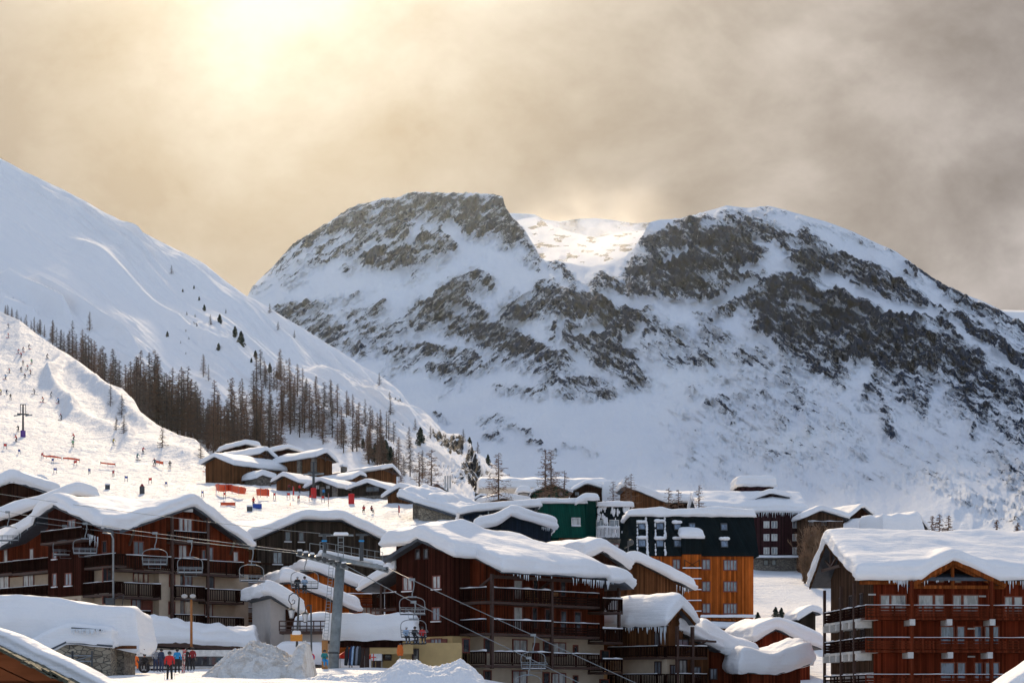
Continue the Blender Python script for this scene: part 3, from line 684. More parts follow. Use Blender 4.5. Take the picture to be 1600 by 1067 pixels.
def snow_on(par, x0, x1, y0, y1, base, t=1.0, seed=0, name='roof_snow', mat=None, res=.4, smooth=1.0, amp=.12, r=1.0, sc=1.0, mask=None):
    """thick blown snow lying on the surface base(x, y): rounded, bulging over the edges, layered at the rim"""
    off = OFF*r*min(1.0, t)*sc; K = len(off)
    def axis(a0, a1):
        n = max(3, int((a1-a0-2*off[-1])/res)); mid = np.linspace(a0+off[-1], a1-off[-1], n+1)[1:-1]
        p = np.r_[a0+off, mid, (a1-off)[::-1]]; h = np.r_[HH, np.ones(len(mid)), HH[::-1]]
        sd = np.r_[-np.ones(K), np.zeros(len(mid)), np.ones(K)]
        return p, h, sd
    xp, hx, sx = axis(x0, x1); yp, hy, sy = axis(y0, y1)
    X, Y = np.meshgrid(xp, yp, indexing='ij'); Hx, Hy = np.meshgrid(hx, hy, indexing='ij'); SX, SY = np.meshgrid(sx, sy, indexing='ij')
    xc = np.clip(X, x0, x1); yc = np.clip(Y, y0, y1)
    raw = base(xc, yc).astype(float)
    # smooth the base on a regular grid
    gxs = np.linspace(x0, x1, max(8, int((x1-x0)/res)+1)); gys = np.linspace(y0, y1, max(8, int((y1-y0)/res)+1))
    gX, gY = np.meshgrid(gxs, gys, indexing='ij'); g = base(gX, gY).astype(float); n = max(1, int(smooth/res))
    g = gsm(gsm(g, n, 0), n, 1)
    fx = np.clip((xc-x0)/(x1-x0)*(len(gxs)-1), 0, len(gxs)-1.001); fy = np.clip((yc-y0)/(y1-y0)*(len(gys)-1), 0, len(gys)-1.001)
    ix, iy = fx.astype(int), fy.astype(int); tx, ty = fx-ix, fy-iy
    sm = g[ix, iy]*(1-tx)*(1-ty)+g[ix+1, iy]*tx*(1-ty)+g[ix, iy+1]*(1-tx)*ty+g[ix+1, iy+1]*tx*ty
    h = np.minimum(Hx, Hy)*.5 + Hx*Hy*.5
    T = t*(1 + 2.4*amp*fbm(X/4+seed, Y/4, 3, seed+1)) + amp*.25*fbm(X/.9, Y/.9, 3, seed+2)
    Z = raw*(1-np.clip(h, 0, 1)) + np.maximum(sm, raw-.15)*np.clip(h, 0, 1) + T*h
    rim = 1 - np.clip(h, 0, 1)**3
    lay = .55*np.tanh(2.5*np.sin(h*8.5+5*fbm((X+Y)*.09+seed, h*.6, 3, seed+5)))+.8*fbm(h*5+seed, (X+Y)*.12, 3, seed+6); bul = np.clip(fbm((X-Y)*.35, X*0+seed, 3, seed+11), -.5, .8)
    wob = (.16*fbm(Y/1.3, X*0+seed, 3, seed+7)*np.abs(SX) + .12*lay + .22*bul*(h > .02))*min(t, 1.2)*sc
    wob2 = (.16*fbm(X/1.3, Y*0+seed, 3, seed+9)*np.abs(SY) + .12*lay + .22*bul*(h > .02))*min(t, 1.2)*sc
    X = X + SX*rim*(wob+.03); Y = Y + SY*rim*(wob2+.03)
    Z = Z - .10*t*rim*(1+fbm((X+Y)/1.7, X*0, 2, seed+3))*(h < .5)
    P = np.stack([X, Y, Z], -1)
    return gridmesh(name, P, mat or snow_roof, par)
def blob_snow(par, x0, x1, y, z, d=.3, t=.25, seed=0, name='ledge_snow'):
    return snow_on(par, x0, x1, y-d/2, y+d/2, lambda X, Y: X*0+z, t, seed, name, res=.25, smooth=.3, sc=.5)
def window(B, pl, r, frame=None, pane=None, fw=.09, mull=1, trans=0, sill=None, out=.03, shutters=None, px=True, label=None, snow=0):
    a0, z0, a1, z1 = pl.rect(*r) if px else r
    mb = MB()
    pl.box(mb, a0-fw, z1, a1+fw, z1+fw, -.02, out+.05); pl.box(mb, a0-fw, z0-fw, a1+fw, z0, -.02, out+.05)
    pl.box(mb, a0-fw, z0, a0, z1, -.02, out+.05); pl.box(mb, a1, z0, a1+fw, z1, -.02, out+.05)
    for i in range(mull):
        c = a0+(a1-a0)*(i+1)/(mull+1); pl.box(mb, c-fw*.4, z0, c+fw*.4, z1, -.02, out+.03)
    for i in range(trans):
        c = z0+(z1-z0)*(i+1)/(trans+1); pl.box(mb, a0, c-fw*.35, a1, c+fw*.35, -.02, out+.025)
    w = mb.build('window', frame or frame_red, B.root)
    mb = MB(); pl.box(mb, a0, z0, a1, z1, -.01, out); mb.build('pane', pane or rnd.choice([glass, glass, glass_curtain, glass_dark]), w)
    if sill: mb = MB(); pl.box(mb, a0-.15, z0-fw-.08, a1+.15, z0-fw, 0, .18); mb.build('sill', sill, w)
    if shutters:
        hw = (a1-a0)/2
        for sgn in (-1, 1):
            mb = MB(); c0 = a0-fw-hw-.02 if sgn < 0 else a1+fw+.02
            pl.box(mb, c0, z0-.03, c0+hw, z1+.03, 0, .06)
            mb.build('shutter', shutters, w)
    if snow:
        mb = MB(); p = pl.pt((a0+a1)/2, z0-fw, .13)
        mb2 = MB(); n = 7
        for k in range(n):
            q = pl.pt(a0+(a1-a0)*(k+.5)/n, z0-fw+.04, .10); mb2.ball(q, .13+.05*rnd.random(), 7, 4, (1.4, 1.4, .8))
        mb2.build('sill_snow', snow_roof, w, smooth=True)
    if label: w['label'] = label
    return w
def balcony(B, pl, a0, a1, z, depth=1.4, rail=1.0, mat=None, slab=None, style='slats', snow=0, sth=.2, ends=(True, True), seed=0, kcol=None):
    """pl: wall plane; z = floor level; juts out by depth, with rails in front and at the ends"""
    mb = MB(); pl.box(mb, a0, z-sth, a1, z, .01, depth)
    bal = mb.build('balcony', slab or beam_dark, B.root)
    mb = MB(); m = mat or wood_rail
    def run(p, q):
        p = Vector(p); q = Vector(q); d = (q-p); L = d.length
        mb.bar(p+Vector((0, 0, rail)), q+Vector((0, 0, rail)), .12, .09)
        mb.bar(p+Vector((0, 0, .12)), q+Vector((0, 0, .12)), .06, .09)
        n = max(1, round(L/2.2))
        for i in range(n+1): c = p+d*i/n; mb.bar(c, c+Vector((0, 0, rail)), .10)
        if style == 'slats':
            n = max(2, int(L/.19))
            for i in range(n): c = p+d*(i+.5)/n; mb.bar(c+Vector((0, 0, .12)), c+Vector((0, 0, rail-.05)), .10, .03)
        elif style == 'boards':
            for k in range(3): mb.bar(p+Vector((0, 0, .22+.2*k)), q+Vector((0, 0, .22+.2*k)), .03, .15)
        elif style == 'solid':
            mb.bar(p+Vector((0, 0, (rail+.1)/2)), q+Vector((0, 0, (rail+.1)/2)), .03, rail-.2)
    A = pl.pt(a0+.05, z, depth-.06); Bq = pl.pt(a1-.05, z, depth-.06)
    run(A, Bq)
    if ends[0]: run(pl.pt(a0+.05, z, .1), A)
    if ends[1]: run(pl.pt(a1-.05, z, .1), Bq)
    rr = mb.build('railing', m, bal)
    if snow:
        n = max(3, int((a1-a0)/.35)); mb = MB(); pts = []; rs = []
        for i in range(n+1):
            a = a0+(a1-a0)*i/n; h = snow*(.5+max(0, 1.6*float(fbm(np.array([a*.7+seed*3]), np.array([seed*1.7]), 2, 4)[0])+.3))
            pts.append(Vector(pl.pt(a, z+rail+.05+h*.35, depth-.06))); rs.append(max(.03, h*.5))
        mb.tube(pts, rs, 7); mb.build('railing_snow', snow_roof, bal, smooth=True)
    return bal
def icicles(par, p, q, n=30, ln=.7, seed=0):
    rr = random.Random(seed); mb = MB(); p = Vector(p); q = Vector(q)
    for i in range(n):
        c = p+(q-p)*rr.random(); l = ln*(.25+.75*rr.random()**2); mb.tube([c, c-Vector((0, 0, l*.6)), c-Vector((0, 0, l))], [.05, .03, .005], 5, False)
    o = mb.build('icicle_fringe', ice, par, smooth=True); return o
def posts(B, pts, z0, z1, w=.22, mat=None, name='post'):
    for (x, y) in pts:
        mb = MB(); mb.box(x-w/2, y-w/2, z0, x+w/2, y+w/2, z1); mb.build(name, mat or beam_dark, B.root)
def slab(par, x0, x1, y0, y1, base, th=.28, mat=None, name='roof', brx=(), bry=(), res=.8):
    """roof slab that follows base(x, y), with breaks on the ridges"""
    xs = np.unique(np.r_[np.linspace(x0, x1, max(2, int((x1-x0)/res)+1)), [b for b in brx if x0 < b < x1]])
    ys = np.unique(np.r_[np.linspace(y0, y1, max(2, int((y1-y0)/res)+1)), [b for b in bry if y0 < b < y1]])
    X, Y = np.meshgrid(xs, ys, indexing='ij'); Z = base(X, Y).astype(float)
    n, m = X.shape; v = [(X[i, j], Y[i, j], Z[i, j]) for i in range(n) for j in range(m)] + [(X[i, j], Y[i, j], Z[i, j]-th) for i in range(n) for j in range(m)]
    f = []; o = n*m
    for i in range(n-1):
        for j in range(m-1):
            a, b, c, d = i*m+j, (i+1)*m+j, (i+1)*m+j+1, i*m+j+1
            f += [(a, b, c, d), (o+d, o+c, o+b, o+a)]
    for i in range(n-1):
        a, b = i*m, (i+1)*m; f.append((a, o+a, o+b, b)); a, b = i*m+m-1, (i+1)*m+m-1; f.append((b, o+b, o+a, a))
    for j in range(m-1):
        a, b = j, j+1; f.append((b, o+b, o+a, a)); a, b = (n-1)*m+j, (n-1)*m+j+1; f.append((a, o+a, o+b, b))
    return meshobj(name, v, f, mat or slate, par)
def body(par, x0, x1, y0, y1, zb, base, th, mat, brx=(), bry=(), name='wall', ztop=None):
    """walls up to the underside of the roof base (or up to ztop)"""
    f = (lambda X, Y: base(X, Y)-th-.01) if ztop is None else (lambda X, Y: X*0+ztop)
    xs = np.unique(np.r_[x0, [b for b in brx if x0 < b < x1], x1]); ys = np.unique(np.r_[y0, [b for b in bry if y0 < b < y1], y1])
    X, Y = np.meshgrid(xs, ys, indexing='ij'); Z = f(X, Y); n, m = X.shape; v = []; fs = []
    v = [(X[i, j], Y[i, j], Z[i, j]) for i in range(n) for j in range(m)] + [(X[i, j], Y[i, j], zb) for i in range(n) for j in range(m)]; o = n*m
    for i in range(n-1):
        for j in range(m-1): fs.append((i*m+j, (i+1)*m+j, (i+1)*m+j+1, i*m+j+1))
    for i in range(n-1):
        a, b = i*m, (i+1)*m; fs.append((a, o+a, o+b, b)); a, b = i*m+m-1, (i+1)*m+m-1; fs.append((b, o+b, o+a, a))
    for j in range(m-1):
        a, b = j, j+1; fs.append((b, o+b, o+a, a)); a, b = (n-1)*m+j, (n-1)*m+j+1; fs.append((a, o+a, o+b, b))
    return meshobj(name, v, fs, mat, par)
def gable_house(name, label, fL, fA, fR, D, th, length, mat, base_row=None, zb=None, t=.8, over=.5, cat='cottage', group=None, roofmat=None, low=None, lowmat=None, th_=.22, wins=(), back=.6, seed=0, truss=False, pane=None, frame=None, fo=.7, snow=True, wall_in=None, chim=None):
    """gable towards the viewer given by pixels of left foot, apex, right foot; ridge runs back for length metres"""
    gy = (W(fA[0], 1000, D).y)
    B = Bld(name, fA[0], D, th, 0, label, cat, group)
    if zb is None: zb = ground_z(B.o.x, B.o.y)-1.2
    B.o.z = zb; B.root.location = B.o
    pf = B.F(-fo)
    xl, zl = pf.st(*fL); xa, za = pf.st(*fA); xr, zr = pf.st(*fR)
    za = max(za, max(zl, zr)+.2)
    base = gable_base('y', xl, xa, xr, zl, za, zr)
    oi = wall_in or over
    b = body(B.root, xl+oi, xr-oi, 0, length-back, 0, base, th_, mat, brx=(xa,))
    rf = slab(B.root, xl, xr, -fo, length, base, th_, roofmat, brx=(xa,), res=3)
    if snow: snow_on(rf, xl-.05, xr+.05, -fo-.05, length, base, t*(1 if D < 250 else .8), seed=seed or (fA[0] % 37), res=.45 if D < 300 else .6)
    B.base = base; B.x = (xl, xa, xr); B.zf = (zl, za, zr); B.rf = rf
    if low:
        z = pf.st(fA[0], low)[1]
        mb = MB(); mb.box(xl+oi-.05, -.05, 0, xr-oi+.05, length-back+.05, z); mb.build('lower_wall', lowmat or stone, B.root)
    if truss:
        mb = MB(); w = .18; y = -fo+.12; k = .45
        zt = zl*.35+za*.65; 
        mb.bar((xa, y, za-th_), (xa, y, min(zl, zr)-.1), w); xk = (xr-xl)*k/2
        mb.bar((xl+.4, y, zl-.05), (xr-.4, y, zr-.05), w, .2)
        mb.bar((xa, y, min(zl, zr)), (xa-xk, y, float(base(np.array(xa-xk), 0))-th_), w*.8)
        mb.bar((xa, y, min(zl, zr)), (xa+xk, y, float(base(np.array(xa+xk), 0))-th_), w*.8)
        mb.build('truss', beam_dark, B.root)
    pw = B.F(0)
    for r in wins: window(B, pw, r, frame or frame_dark, pane, fw=.08)
    if chim:
        cx, cy, ch = chim; zc = float(base(np.array(cx+0.), 0))
        mb = MB(); mb.box(cx-.45, cy-.45, zc-.5, cx+.45, cy+.45, zc+ch); c = mb.build('chimney', stone_g, rf)
        snow_on(c, cx-.5, cx+.5, cy-.5, cy+.5, lambda X, Y: X*0+zc+ch, .45, res=.25, smooth=.3, sc=.6, name='chimney_snow')
    return B
wood_warm = planks('warm_brown_wood', (.20, .055, .014), 5, weather=.3)
# ================================================================ large chalets
# ---- right: red varnished chalet with a truss gable over its front
B = Bld('wooden_chalet', 1365, 152, 4, -3.2, 'large varnished red wooden chalet with a truss gable and long balconies, lower right', 'chalet')
pf = B.F(0); po = B.F(-1.5); pl = B.L(0); pe = B.L(-1.5)
yf, zf = pe.st(1340, 901); ya, za = pe.st(1291, 845); yb, zb_ = pe.st(1266, 914)
main = gable_base('x', yf, ya, yb, zf, za, zb_)
pd = B.F(yf-.15); (dl, dzl), (da, dza), (dr, dzr) = pd.st(*cr('E', 838, 470)), pd.st(*cr('E', 1078, 340)), pd.st(*cr('E', 1372, 492))
dzl = dzr = (dzl+dzr)/2
dorm = gable_base('y', dl, da, dr, dzl, dza, dzr)
def nbase(x, y):
    d = dorm(x, y); return np.where((x > dl-.01) & (x < dr+.01) & (y < 7), np.maximum(main(x, y), d), main(x, y))
XR = 21.0
b0 = body(B.root, 0, XR, 0, 14, 0, main, .3, wood_vred, bry=(ya,))
rf = slab(B.root, -1.5, XR+1, yf, yb, main, .26, slate, bry=(ya,), res=3)
mb = MB(); mb.prism([(dl, dzl-.3), (da, dza-.3), (dr, dzr-.3), (dr, dzr), (da, dza), (dl, dzl)], 'y', yf-.15, 5.5); mb.build('gable_roof', slate, rf)
snow_on(rf, -1.55, XR+1, yf-.2, yb, nbase, 1.1, 3, res=.35, smooth=1.1)
# bargeboards, eave beam and truss
mb = MB()
for s_, y_ in ((1, yf-.2),):
    mb.bar((dl-.1, y_, dzl-.28), (da, y_, dza-.28), .16, .34); mb.bar((dr+.1, y_, dzr-.28), (da, y_, dza-.28), .16, .34)
mb.build('bargeboard', wood_warm, B.root)
mb = MB(); y_ = yf+.15; hz_ = (dza-dzl)
mb.bar((dl-.1, y_, dzl-.35), (dr+.1, y_, dzr-.35), .2, .26); mb.bar((da, y_, dza-.4), (da, y_, dzl-.4), .22)
mb.bar((dl+.6, y_-.02, dzl-.2), (da, y_-.02, dza-1.0*hz_*.28), .16, .22); mb.bar((dr-.6, y_-.02, dzr-.2), (da, y_-.02, dza-1.0*hz_*.28), .16, .22)
mb.build('truss', wood_warm, B.root)
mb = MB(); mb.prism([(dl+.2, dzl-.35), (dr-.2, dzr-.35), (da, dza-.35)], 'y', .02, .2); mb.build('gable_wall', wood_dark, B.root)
for q in ((970, 452, 1018, 480), (1085, 455, 1120, 482)):
    window(B, pf, (*cr('E', q[0], q[1]), *cr('E', q[2], q[3])), beam_red, glass_curtain, fw=.06, mull=0, out=.05)
mb = MB(); mb.bar((-1.3, yf+.25, zf-.42), (dl, yf+.25, zf-.42), .2, .26); mb.bar((dr, yf+.25, zf-.42), (XR, yf+.25, zf-.42), .2, .26); mb.build('eave_beam', wood_warm, B.root)
# left gable end
mb = MB(); f_ = lambda y: float(main(0, np.array(y)))-.34
mb.prism([(0.02, 5.2), (13.98, 5.2), (13.98, f_(13.98)), (ya, f_(ya)), (.02, f_(.02))], 'x', -.06, -.005); mb.build('side_wall', wood_taupe, B.root)
mb = MB(); mb.box(-.05, 0.01, 0, -.004, 13.9, 5.18); mb.build('lower_side_wall', render_white, B.root)
mb = MB(); 
mb.bar((-1.2, ya, za-.5), (-.05, ya, za-.5), .3); mb.bar((-1.1, ya-3.2, za-2.2), (-1.1, ya+3.2, za-2.2), .2); mb.bar((-1.1, ya, za-.5), (-1.1, ya, za-2.2), .2)
mb.bar((-1.1, ya-2, za-1.45), (-1.1, ya, za-2.1), .16); mb.bar((-1.1, ya+2, za-1.45), (-1.1, ya, za-2.1), .16)
mb.build('side_truss', beam_dark, B.root)
mb = MB(); mb.bar((-1.55, yf, zf-.2), (-1.55, ya, za-.2), .1, .34); mb.bar((-1.55, yb, zb_-.2), (-1.55, ya, za-.2), .1, .34); mb.build('bargeboard', wood_taupe, B.root)
FL = {}
for i, (rt, fb) in enumerate(((946, 968), (996.5, 1019), (1054, 1077))):
    zr = po.st(1430, rt)[1]; zfl = po.st(1430, fb-4)[1]; FL[i] = zfl
    h = zr-zfl
    balcony(B, pf, -1.0, XR, zfl, 1.5, h, wood_vred if i == 9 else wood_red, wood_red, 'boards', snow=.05, ends=(False, False), seed=i)
    balcony(B, pl, -1.4, 12.6, zfl-.02, 1.0, h, wood_rail, concrete, 'boards', snow=.10, ends=(False, True), seed=i+5)
for px in (1425, 1549.5):
    x = po.st(px, 930)[0]; posts(B, [(x, -1.42)], 0, zf-.3, .26, wood_red)
for (x, y) in ((-.95, 2.2), (-.95, 6.5), (-.95, 12.4)): posts(B, [(x, y)], 0, zf-.3, .22, beam_dark)
for i, (xs_, yy) in enumerate((((835, 1050, 1300), 712), ((825, 1055, 1285), 903))):
    for x_ in xs_:
        x, z = po.st(*cr('E', x_, yy)); mb = MB(); mb.box(x-.2, -1.75, z-.25, x+.2, -.01, z+.22); mb.build('beam_end', concrete, B.root)
for i in (0, 1):
    for k in range(6):
        y = .3+k*2.2; mb = MB(); mb.box(-1.25, y, FL[i]-.75, -.02, y+.5, FL[i]-.24); mb.build('beam_end', concrete, B.root)
for k in range(6):
    y = .4+k*2.3; mb = MB(); mb.bar((-.08, y, 2.6), (-1.0, y, 4.1), .2); mb.build('strut', beam_dark, B.root)
dn = [(655,558,703,655),(716,558,798,655),(875,558,955,655),(970,558,1018,655),(1076,558,1120,655),(1135,558,1218,655),(1376,568,1416,660),(1430,568,1474,660),
      (1005,740,1076,840),(1100,740,1138,840),(1200,740,1236,840),(1262,740,1288,840),(1306,740,1336,840),
      (1005,950,1078,1050),(1102,950,1142,1050),(1203,950,1238,1050),(1264,950,1338,1050)]
for q in dn: window(B, pf, (*cr('E', q[0], q[1]), *cr('E', q[2], q[3])), beam_red, glass_blue if q[1] > 600 else glass_curtain, fw=.09, mull=0)
for (x_, y_) in ((1180, 750), (1180, 912), (1243, 562), (603, 552)):
    x, z = pf.st(*cr('E', x_, y_)); mb = MB(); mb.box(x-.28, -.1, z-.06, x+.28, -.01, z+.06); mb.build('wall_lamp', concrete, B.root)
for y_ in (3, 6.4, 9.8): window(B, pl, (y_, FL[0]+.1, y_+.9, FL[0]+2.0), frame_dark, glass_dark, px=False, out=.09)
for y_ in (2.5, 6, 9.5): window(B, pl, (y_, FL[1]+.1, y_+1.1, FL[1]+2.0), frame_dark, glass_dark, px=False, out=.09)
for y_ in (1.5, 5, 8.5): window(B, pl, (y_, 2.6, y_+.8, 4.4), frame_dark, glass_dark, px=False, out=.09)
ze = zf-.25
icicles(rf, (*po.st(*cr('E', 705, 460))[:1], yf-.1, ze), (dl+.2, yf-.1, ze), 16, 1.0, 2)
icicles(rf, (dr-.1, yf-.1, ze), (dr+2.5, yf-.1, ze), 14, 1.1, 4)
icicles(rf, (1.2, yf-.1, ze), (6, yf-.1, ze), 10, .5, 9)

# ---- centre: maroon timber chalet with a deep snow roof
B = Bld('timber_chalet', 707, 160, 43, 0, 'maroon timber chalet with stacked wooden balconies and a huge snow roof, lower centre', 'chalet')
B.o.z = 0.2; B.root.location = B.o
pl = B.L(0); pe = B.L(-.8); yl, zl = pe.st(599, 873); ya, za = pe.st(654, 839); y1, z1 = pe.st(711, 864)
pe2 = B.L(1.5); y2, z2 = pe2.st(787, 890)
sl = (za-z2)/(ya-y2)
XE = 15.8
def gbase(x, y):
    g = np.where(y < ya, za-(ya-y)*sl, za-(y-ya)*(za-zl)/(yl-ya))
    k = np.minimum(g, za-.1-.50*(x-9.8)); k = np.where(x > 13.2, k-.35, k)
    d = za+.75-np.abs(x-4.2)*.22; d = np.where((y > 3.0), np.minimum(d, za+1.05), -99)    # cross gable at the back
    return np.maximum(k, np.minimum(d, za+.9))
g0 = lambda x, y: np.where(y < ya, za-(ya-y)*sl, za-(y-ya)*(za-zl)/(yl-ya))
zc = pl.st(680, 994)[1]
WY = -1.6
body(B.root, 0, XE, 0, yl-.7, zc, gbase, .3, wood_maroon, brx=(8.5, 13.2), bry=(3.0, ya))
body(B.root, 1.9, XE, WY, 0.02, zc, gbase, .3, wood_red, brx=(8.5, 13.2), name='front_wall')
mb = MB(); mb.box(.03, .03, -3, XE-.03, yl-.73, zc); mb.build('lower_wall', render_yellow, B.root)
mb = MB(); mb.box(1.93, WY+.03, -3, XE-.03, .029, zc); mb.build('lower_front_wall', render_cream, B.root)
rf = slab(B.root, 1.5, XE+.4, y2, yl, gbase, .28, slate, brx=(9.8, 13.19, 13.21), bry=(2.99, ya), res=1)
mb = MB(); mb.prism([(y1, z1-.26), (ya, za-.26), (yl, zl-.26), (yl, zl), (ya, za), (y1, z1)], 'x', -.8, 1.49); mb.build('gable_roof', slate, rf)
snow_on(rf, 1.4, XE+.5, y2-.1, yl, gbase, 1.1, 5, res=.32, smooth=.9, amp=.12)
snow_on(rf, -.85, 3.5, y1-.05, yl, gbase, 1.1, 5, res=.32, smooth=.9, name='gable_snow', amp=.12)
mb = MB(); mb.bar((-.86, y1, z1-.16), (-.86, ya, za-.16), .08, .3); mb.bar((-.86, yl, zl-.16), (-.86, ya, za-.16), .08, .3); mb.bar((1.44, y2, z2-.16), (1.44, y1, z1-.1), .08, .3); mb.build('bargeboard', slate, B.root)
for q in ((262,292,283,342),(310,292,330,340)): window(B, pl, (*cr('C', q[0], q[1]), *cr('C', q[2], q[3])), frame_dark, glass_dark, mull=0)
for q, p_ in (((190,455,238,525), glass_curtain), ((362,448,402,514), glass_curtain), ((360,632,400,700), glass)): window(B, pl, (*cr('C', q[0], q[1]), *cr('C', q[2], q[3])), frame_red, p_, sill=snow_roof, mull=1)
window(B, pl, (*cr('C', 350, 812), *cr('C', 408, 885)), frame_red, glass, mull=2, trans=2, shutters=frame_red, snow=1)
for q in ((247,872,270,940),(100,862,130,915)): window(B, pl, (*cr('C', q[0], q[1]), *cr('C', q[2], q[3])), frame_dark, glass_dark, mull=0)
pw = B.F(WY); pb = B.F(WY-1.5)
x1_ = pb.st(*cr('C', 705, 560))[0]; x2_ = pb.st(*cr('C', 1052, 560))[0]; x3_ = pb.st(*cr('C', 1328, 560))[0]; x4_ = XE+.3
lv = []
for i, (t_, f_) in enumerate(((515, 603), (700, 787), (885, 972))):
    zt = pb.st(*cr('C', 720, t_))[1]; zfl = pb.st(*cr('C', 720, f_-12))[1]; lv.append(zfl); h = zt-zfl
    balcony(B, pw, x1_, x2_, zfl, 1.5, h, wood_rail, beam_dark, 'slats', snow=.13, ends=(False, False), seed=i)
    balcony(B, pw, x2_+.02, x3_, zfl-.05, 1.5, h, wood_rail, beam_dark, 'slats' if i == 2 else 'boards', snow=.10, ends=(False, True), seed=i+3)
    balcony(B, pw, x3_+.05, x4_, zfl-.45, 1.9, h, wood_rail, beam_dark, 'slats', snow=.16, ends=(True, True), seed=i+6)
    # the part that faces left
    pL = B.L(x1_); balcony(B, pL, WY-1.5, 0.0, zfl, .75, h, wood_rail, beam_dark, 'slats', snow=.10, ends=(False, True), seed=i+9)
for x in (x1_, x2_): posts(B, [(x, WY-1.42)], lv[2]-.3, z2-.25, .24, beam_dark)
posts(B, [(x3_+2.2, WY-1.6)], lv[1]-.6, z2-.6, .22, beam_dark)
mb = MB(); mb.bar((x1_, WY-1.42, z2-.45), (x3_, WY-1.42, z2-.45), .24); mb.bar((x1_, WY, z2-1.2), (x1_, WY-1.4, z2-.5), .16); mb.bar((x2_, WY, z2-1.2), (x2_, WY-1.4, z2-.5), .16); mb.build('eave_beam', beam_dark, B.root)
for q, p_ in (((828,472,874,575), glass_curtain),((940,470,965,575), glass_dark),((828,628,874,750), glass_curtain),((935,630,960,745), glass_dark),((1010,640,1035,750), glass_dark),((1100,650,1130,770), glass_dark),((1180,655,1215,770), glass_dark),
          ((533,812,565,885), glass_dark),((658,812,692,885), glass_dark),((824,818,900,885), glass_curtain),((1002,828,1030,905), glass_dark),((1050,835,1125,905), glass_curtain),((1176,850,1196,905), glass_dark),((1334,880,1378,940), glass_dark),
          ((656,997,692,1075), glass_dark),((822,998,900,1075), glass_curtain),((1000,1008,1030,1075), glass_dark),((1050,1012,1125,1075), glass_curtain),((1176,1026,1196,1075), glass_dark),((1330,1048,1378,1075), glass_dark),((1100,480,1125,560), glass_dark)):
    window(B, pw, (*cr('C', q[0], q[1]), *cr('C', q[2], q[3])), frame_red, p_, mull=1 if q[2]-q[0] > 60 else 0)
mb = MB(); a_, z_ = pw.st(*cr('C', 960, 860)); mb.box(a_-.45, WY-.06, z_-1.2, a_+.3, WY-.01, z_+.4); mb.build('door', frame_red, B.root)
icicles(rf, (x2_+1.0, y2-.05, z2-.35), (x3_+.2, y2-.05, z2-.4), 44, .75, 3); icicles(rf, (2.4, y2-.05, z2-.3), (x2_+1, y2-.05, z2-.3), 12, .5, 8)
# lower wing on the left with its own balcony
wb = lambda X, Y: zl-.75-(Y-yl+.4)*.33
slw = slab(B.root, .2, 10, yl-.4, yl+4.2, wb, .26, slate, name='wing_roof'); snow_on(slw, .1, 10, yl-.4, yl+4.3, wb, .9, 15, res=.35)
body(B.root, 2.2, 9.5, yl-.71, yl+3.4, -1, wb, .3, wood_red, name='wing_wall')
pw2 = B.L(2.2); zt = B.L(1.0).st(*cr('C', 60, 548))[1]; z0_ = B.L(1.0).st(*cr('C', 60, 634))[1]
balcony(B, pw2, yl-.6, yl+3.6, z0_, 1.3, zt-z0_, wood_rail, beam_dark, 'slats', snow=.08, seed=33)
posts(B, [(1.0, yl+2.4)], -1, zl-1.9, .24, beam_dark, 'wing_post')
# table and chairs on the top balcony
for (x, lab, w_) in ((6.6, 'plain wooden bench, leftmost seat on the top balcony of the maroon chalet', 1.0), (8.3, 'slatted wooden chair beside the bench on the top balcony of the maroon chalet', .8), (9.4, 'plain wooden chair, rightmost seat on the top balcony of the maroon chalet', .6)):
    wp = B.world((x, WY-.8, lv[0])); ch = empty('balcony_chair', wp, B.th, lab, 'chair', 'wooden seats on a balcony')
    mb = MB(); mb.box(-w_/2, -.25, .4, w_/2, .25, .46); mb.build('seat', wood_plain, ch)
    mb = MB()
    for k in range(4): mb.box(-w_/2, .22, .55+.13*k, w_/2, .26, .63+.13*k)
    for sg in (-1, 1): mb.box(sg*w_/2-.03, .2, .4, sg*w_/2+.03, .27, 1.05)
    mb.build('backrest', wood_plain, ch)
    for sg in (-1, 1):
        for sy in (-.22, .2): mb = MB(); mb.box(sg*(w_/2-.06)-.03, sy, .001, sg*(w_/2-.06)+.03, sy+.05, .4); mb.build('leg', wood_plain, ch)

# ---- left: large red and cream chalet seen on its corner
B = Bld('corner_chalet', 179, 180, 42, 1.5, 'long red and cream chalet with dark balconies on the left, behind the chairlift', 'chalet')
pf = B.F(0); pl = B.L(0); pg = B.F(-1.0)
(gl, gzl), (ga, gza), (gr, gzr) = pg.st(187, 828), pg.st(302, 788), pg.st(391, 851)
ps = B.L(-1.7); (sa, sza) = ps.st(84, 787); (sr, szr) = ps.st(178, 830); (s2, sz2) = ps.st(2, 844)
fr = gable_base('y', gl, ga, gr, gzl, gza, gzr)
XW, YW = 14.6, 26
def cbase(x, y):
    a = fr(x, y); y0_ = sr
    b_ = np.where(y < sa, sza-(sa-y)*(sza-szr)/(sa-sr), sza-(y-sa)*(sza-sz2)/(s2-sa)); b_ = np.where(y > sa+3.4, b_-.5, b_)
    return np.maximum(a if True else a, np.where(x < ga+3, b_, b_-(x-ga-3)*.5))
zsp = pf.st(*cr('A', 800, 490))[1]
def cb2(x, y): return cbase(x, y)
rf = slab(B.root, -1.7, gr, -1.0, YW, cbase, .28, slate, brx=(ga,), bry=(sa, sr, sa+3.39, sa+3.41), res=.6)
snow_on(rf, -1.8, gr+.1, -1.1, YW, cbase, 1.15, 11, res=.4, smooth=1.0, amp=.16)
body(B.root, 0, XW, 0, YW-1, zsp, cbase, .3, wood_red, brx=(ga,), bry=(sa, sa+3.39))
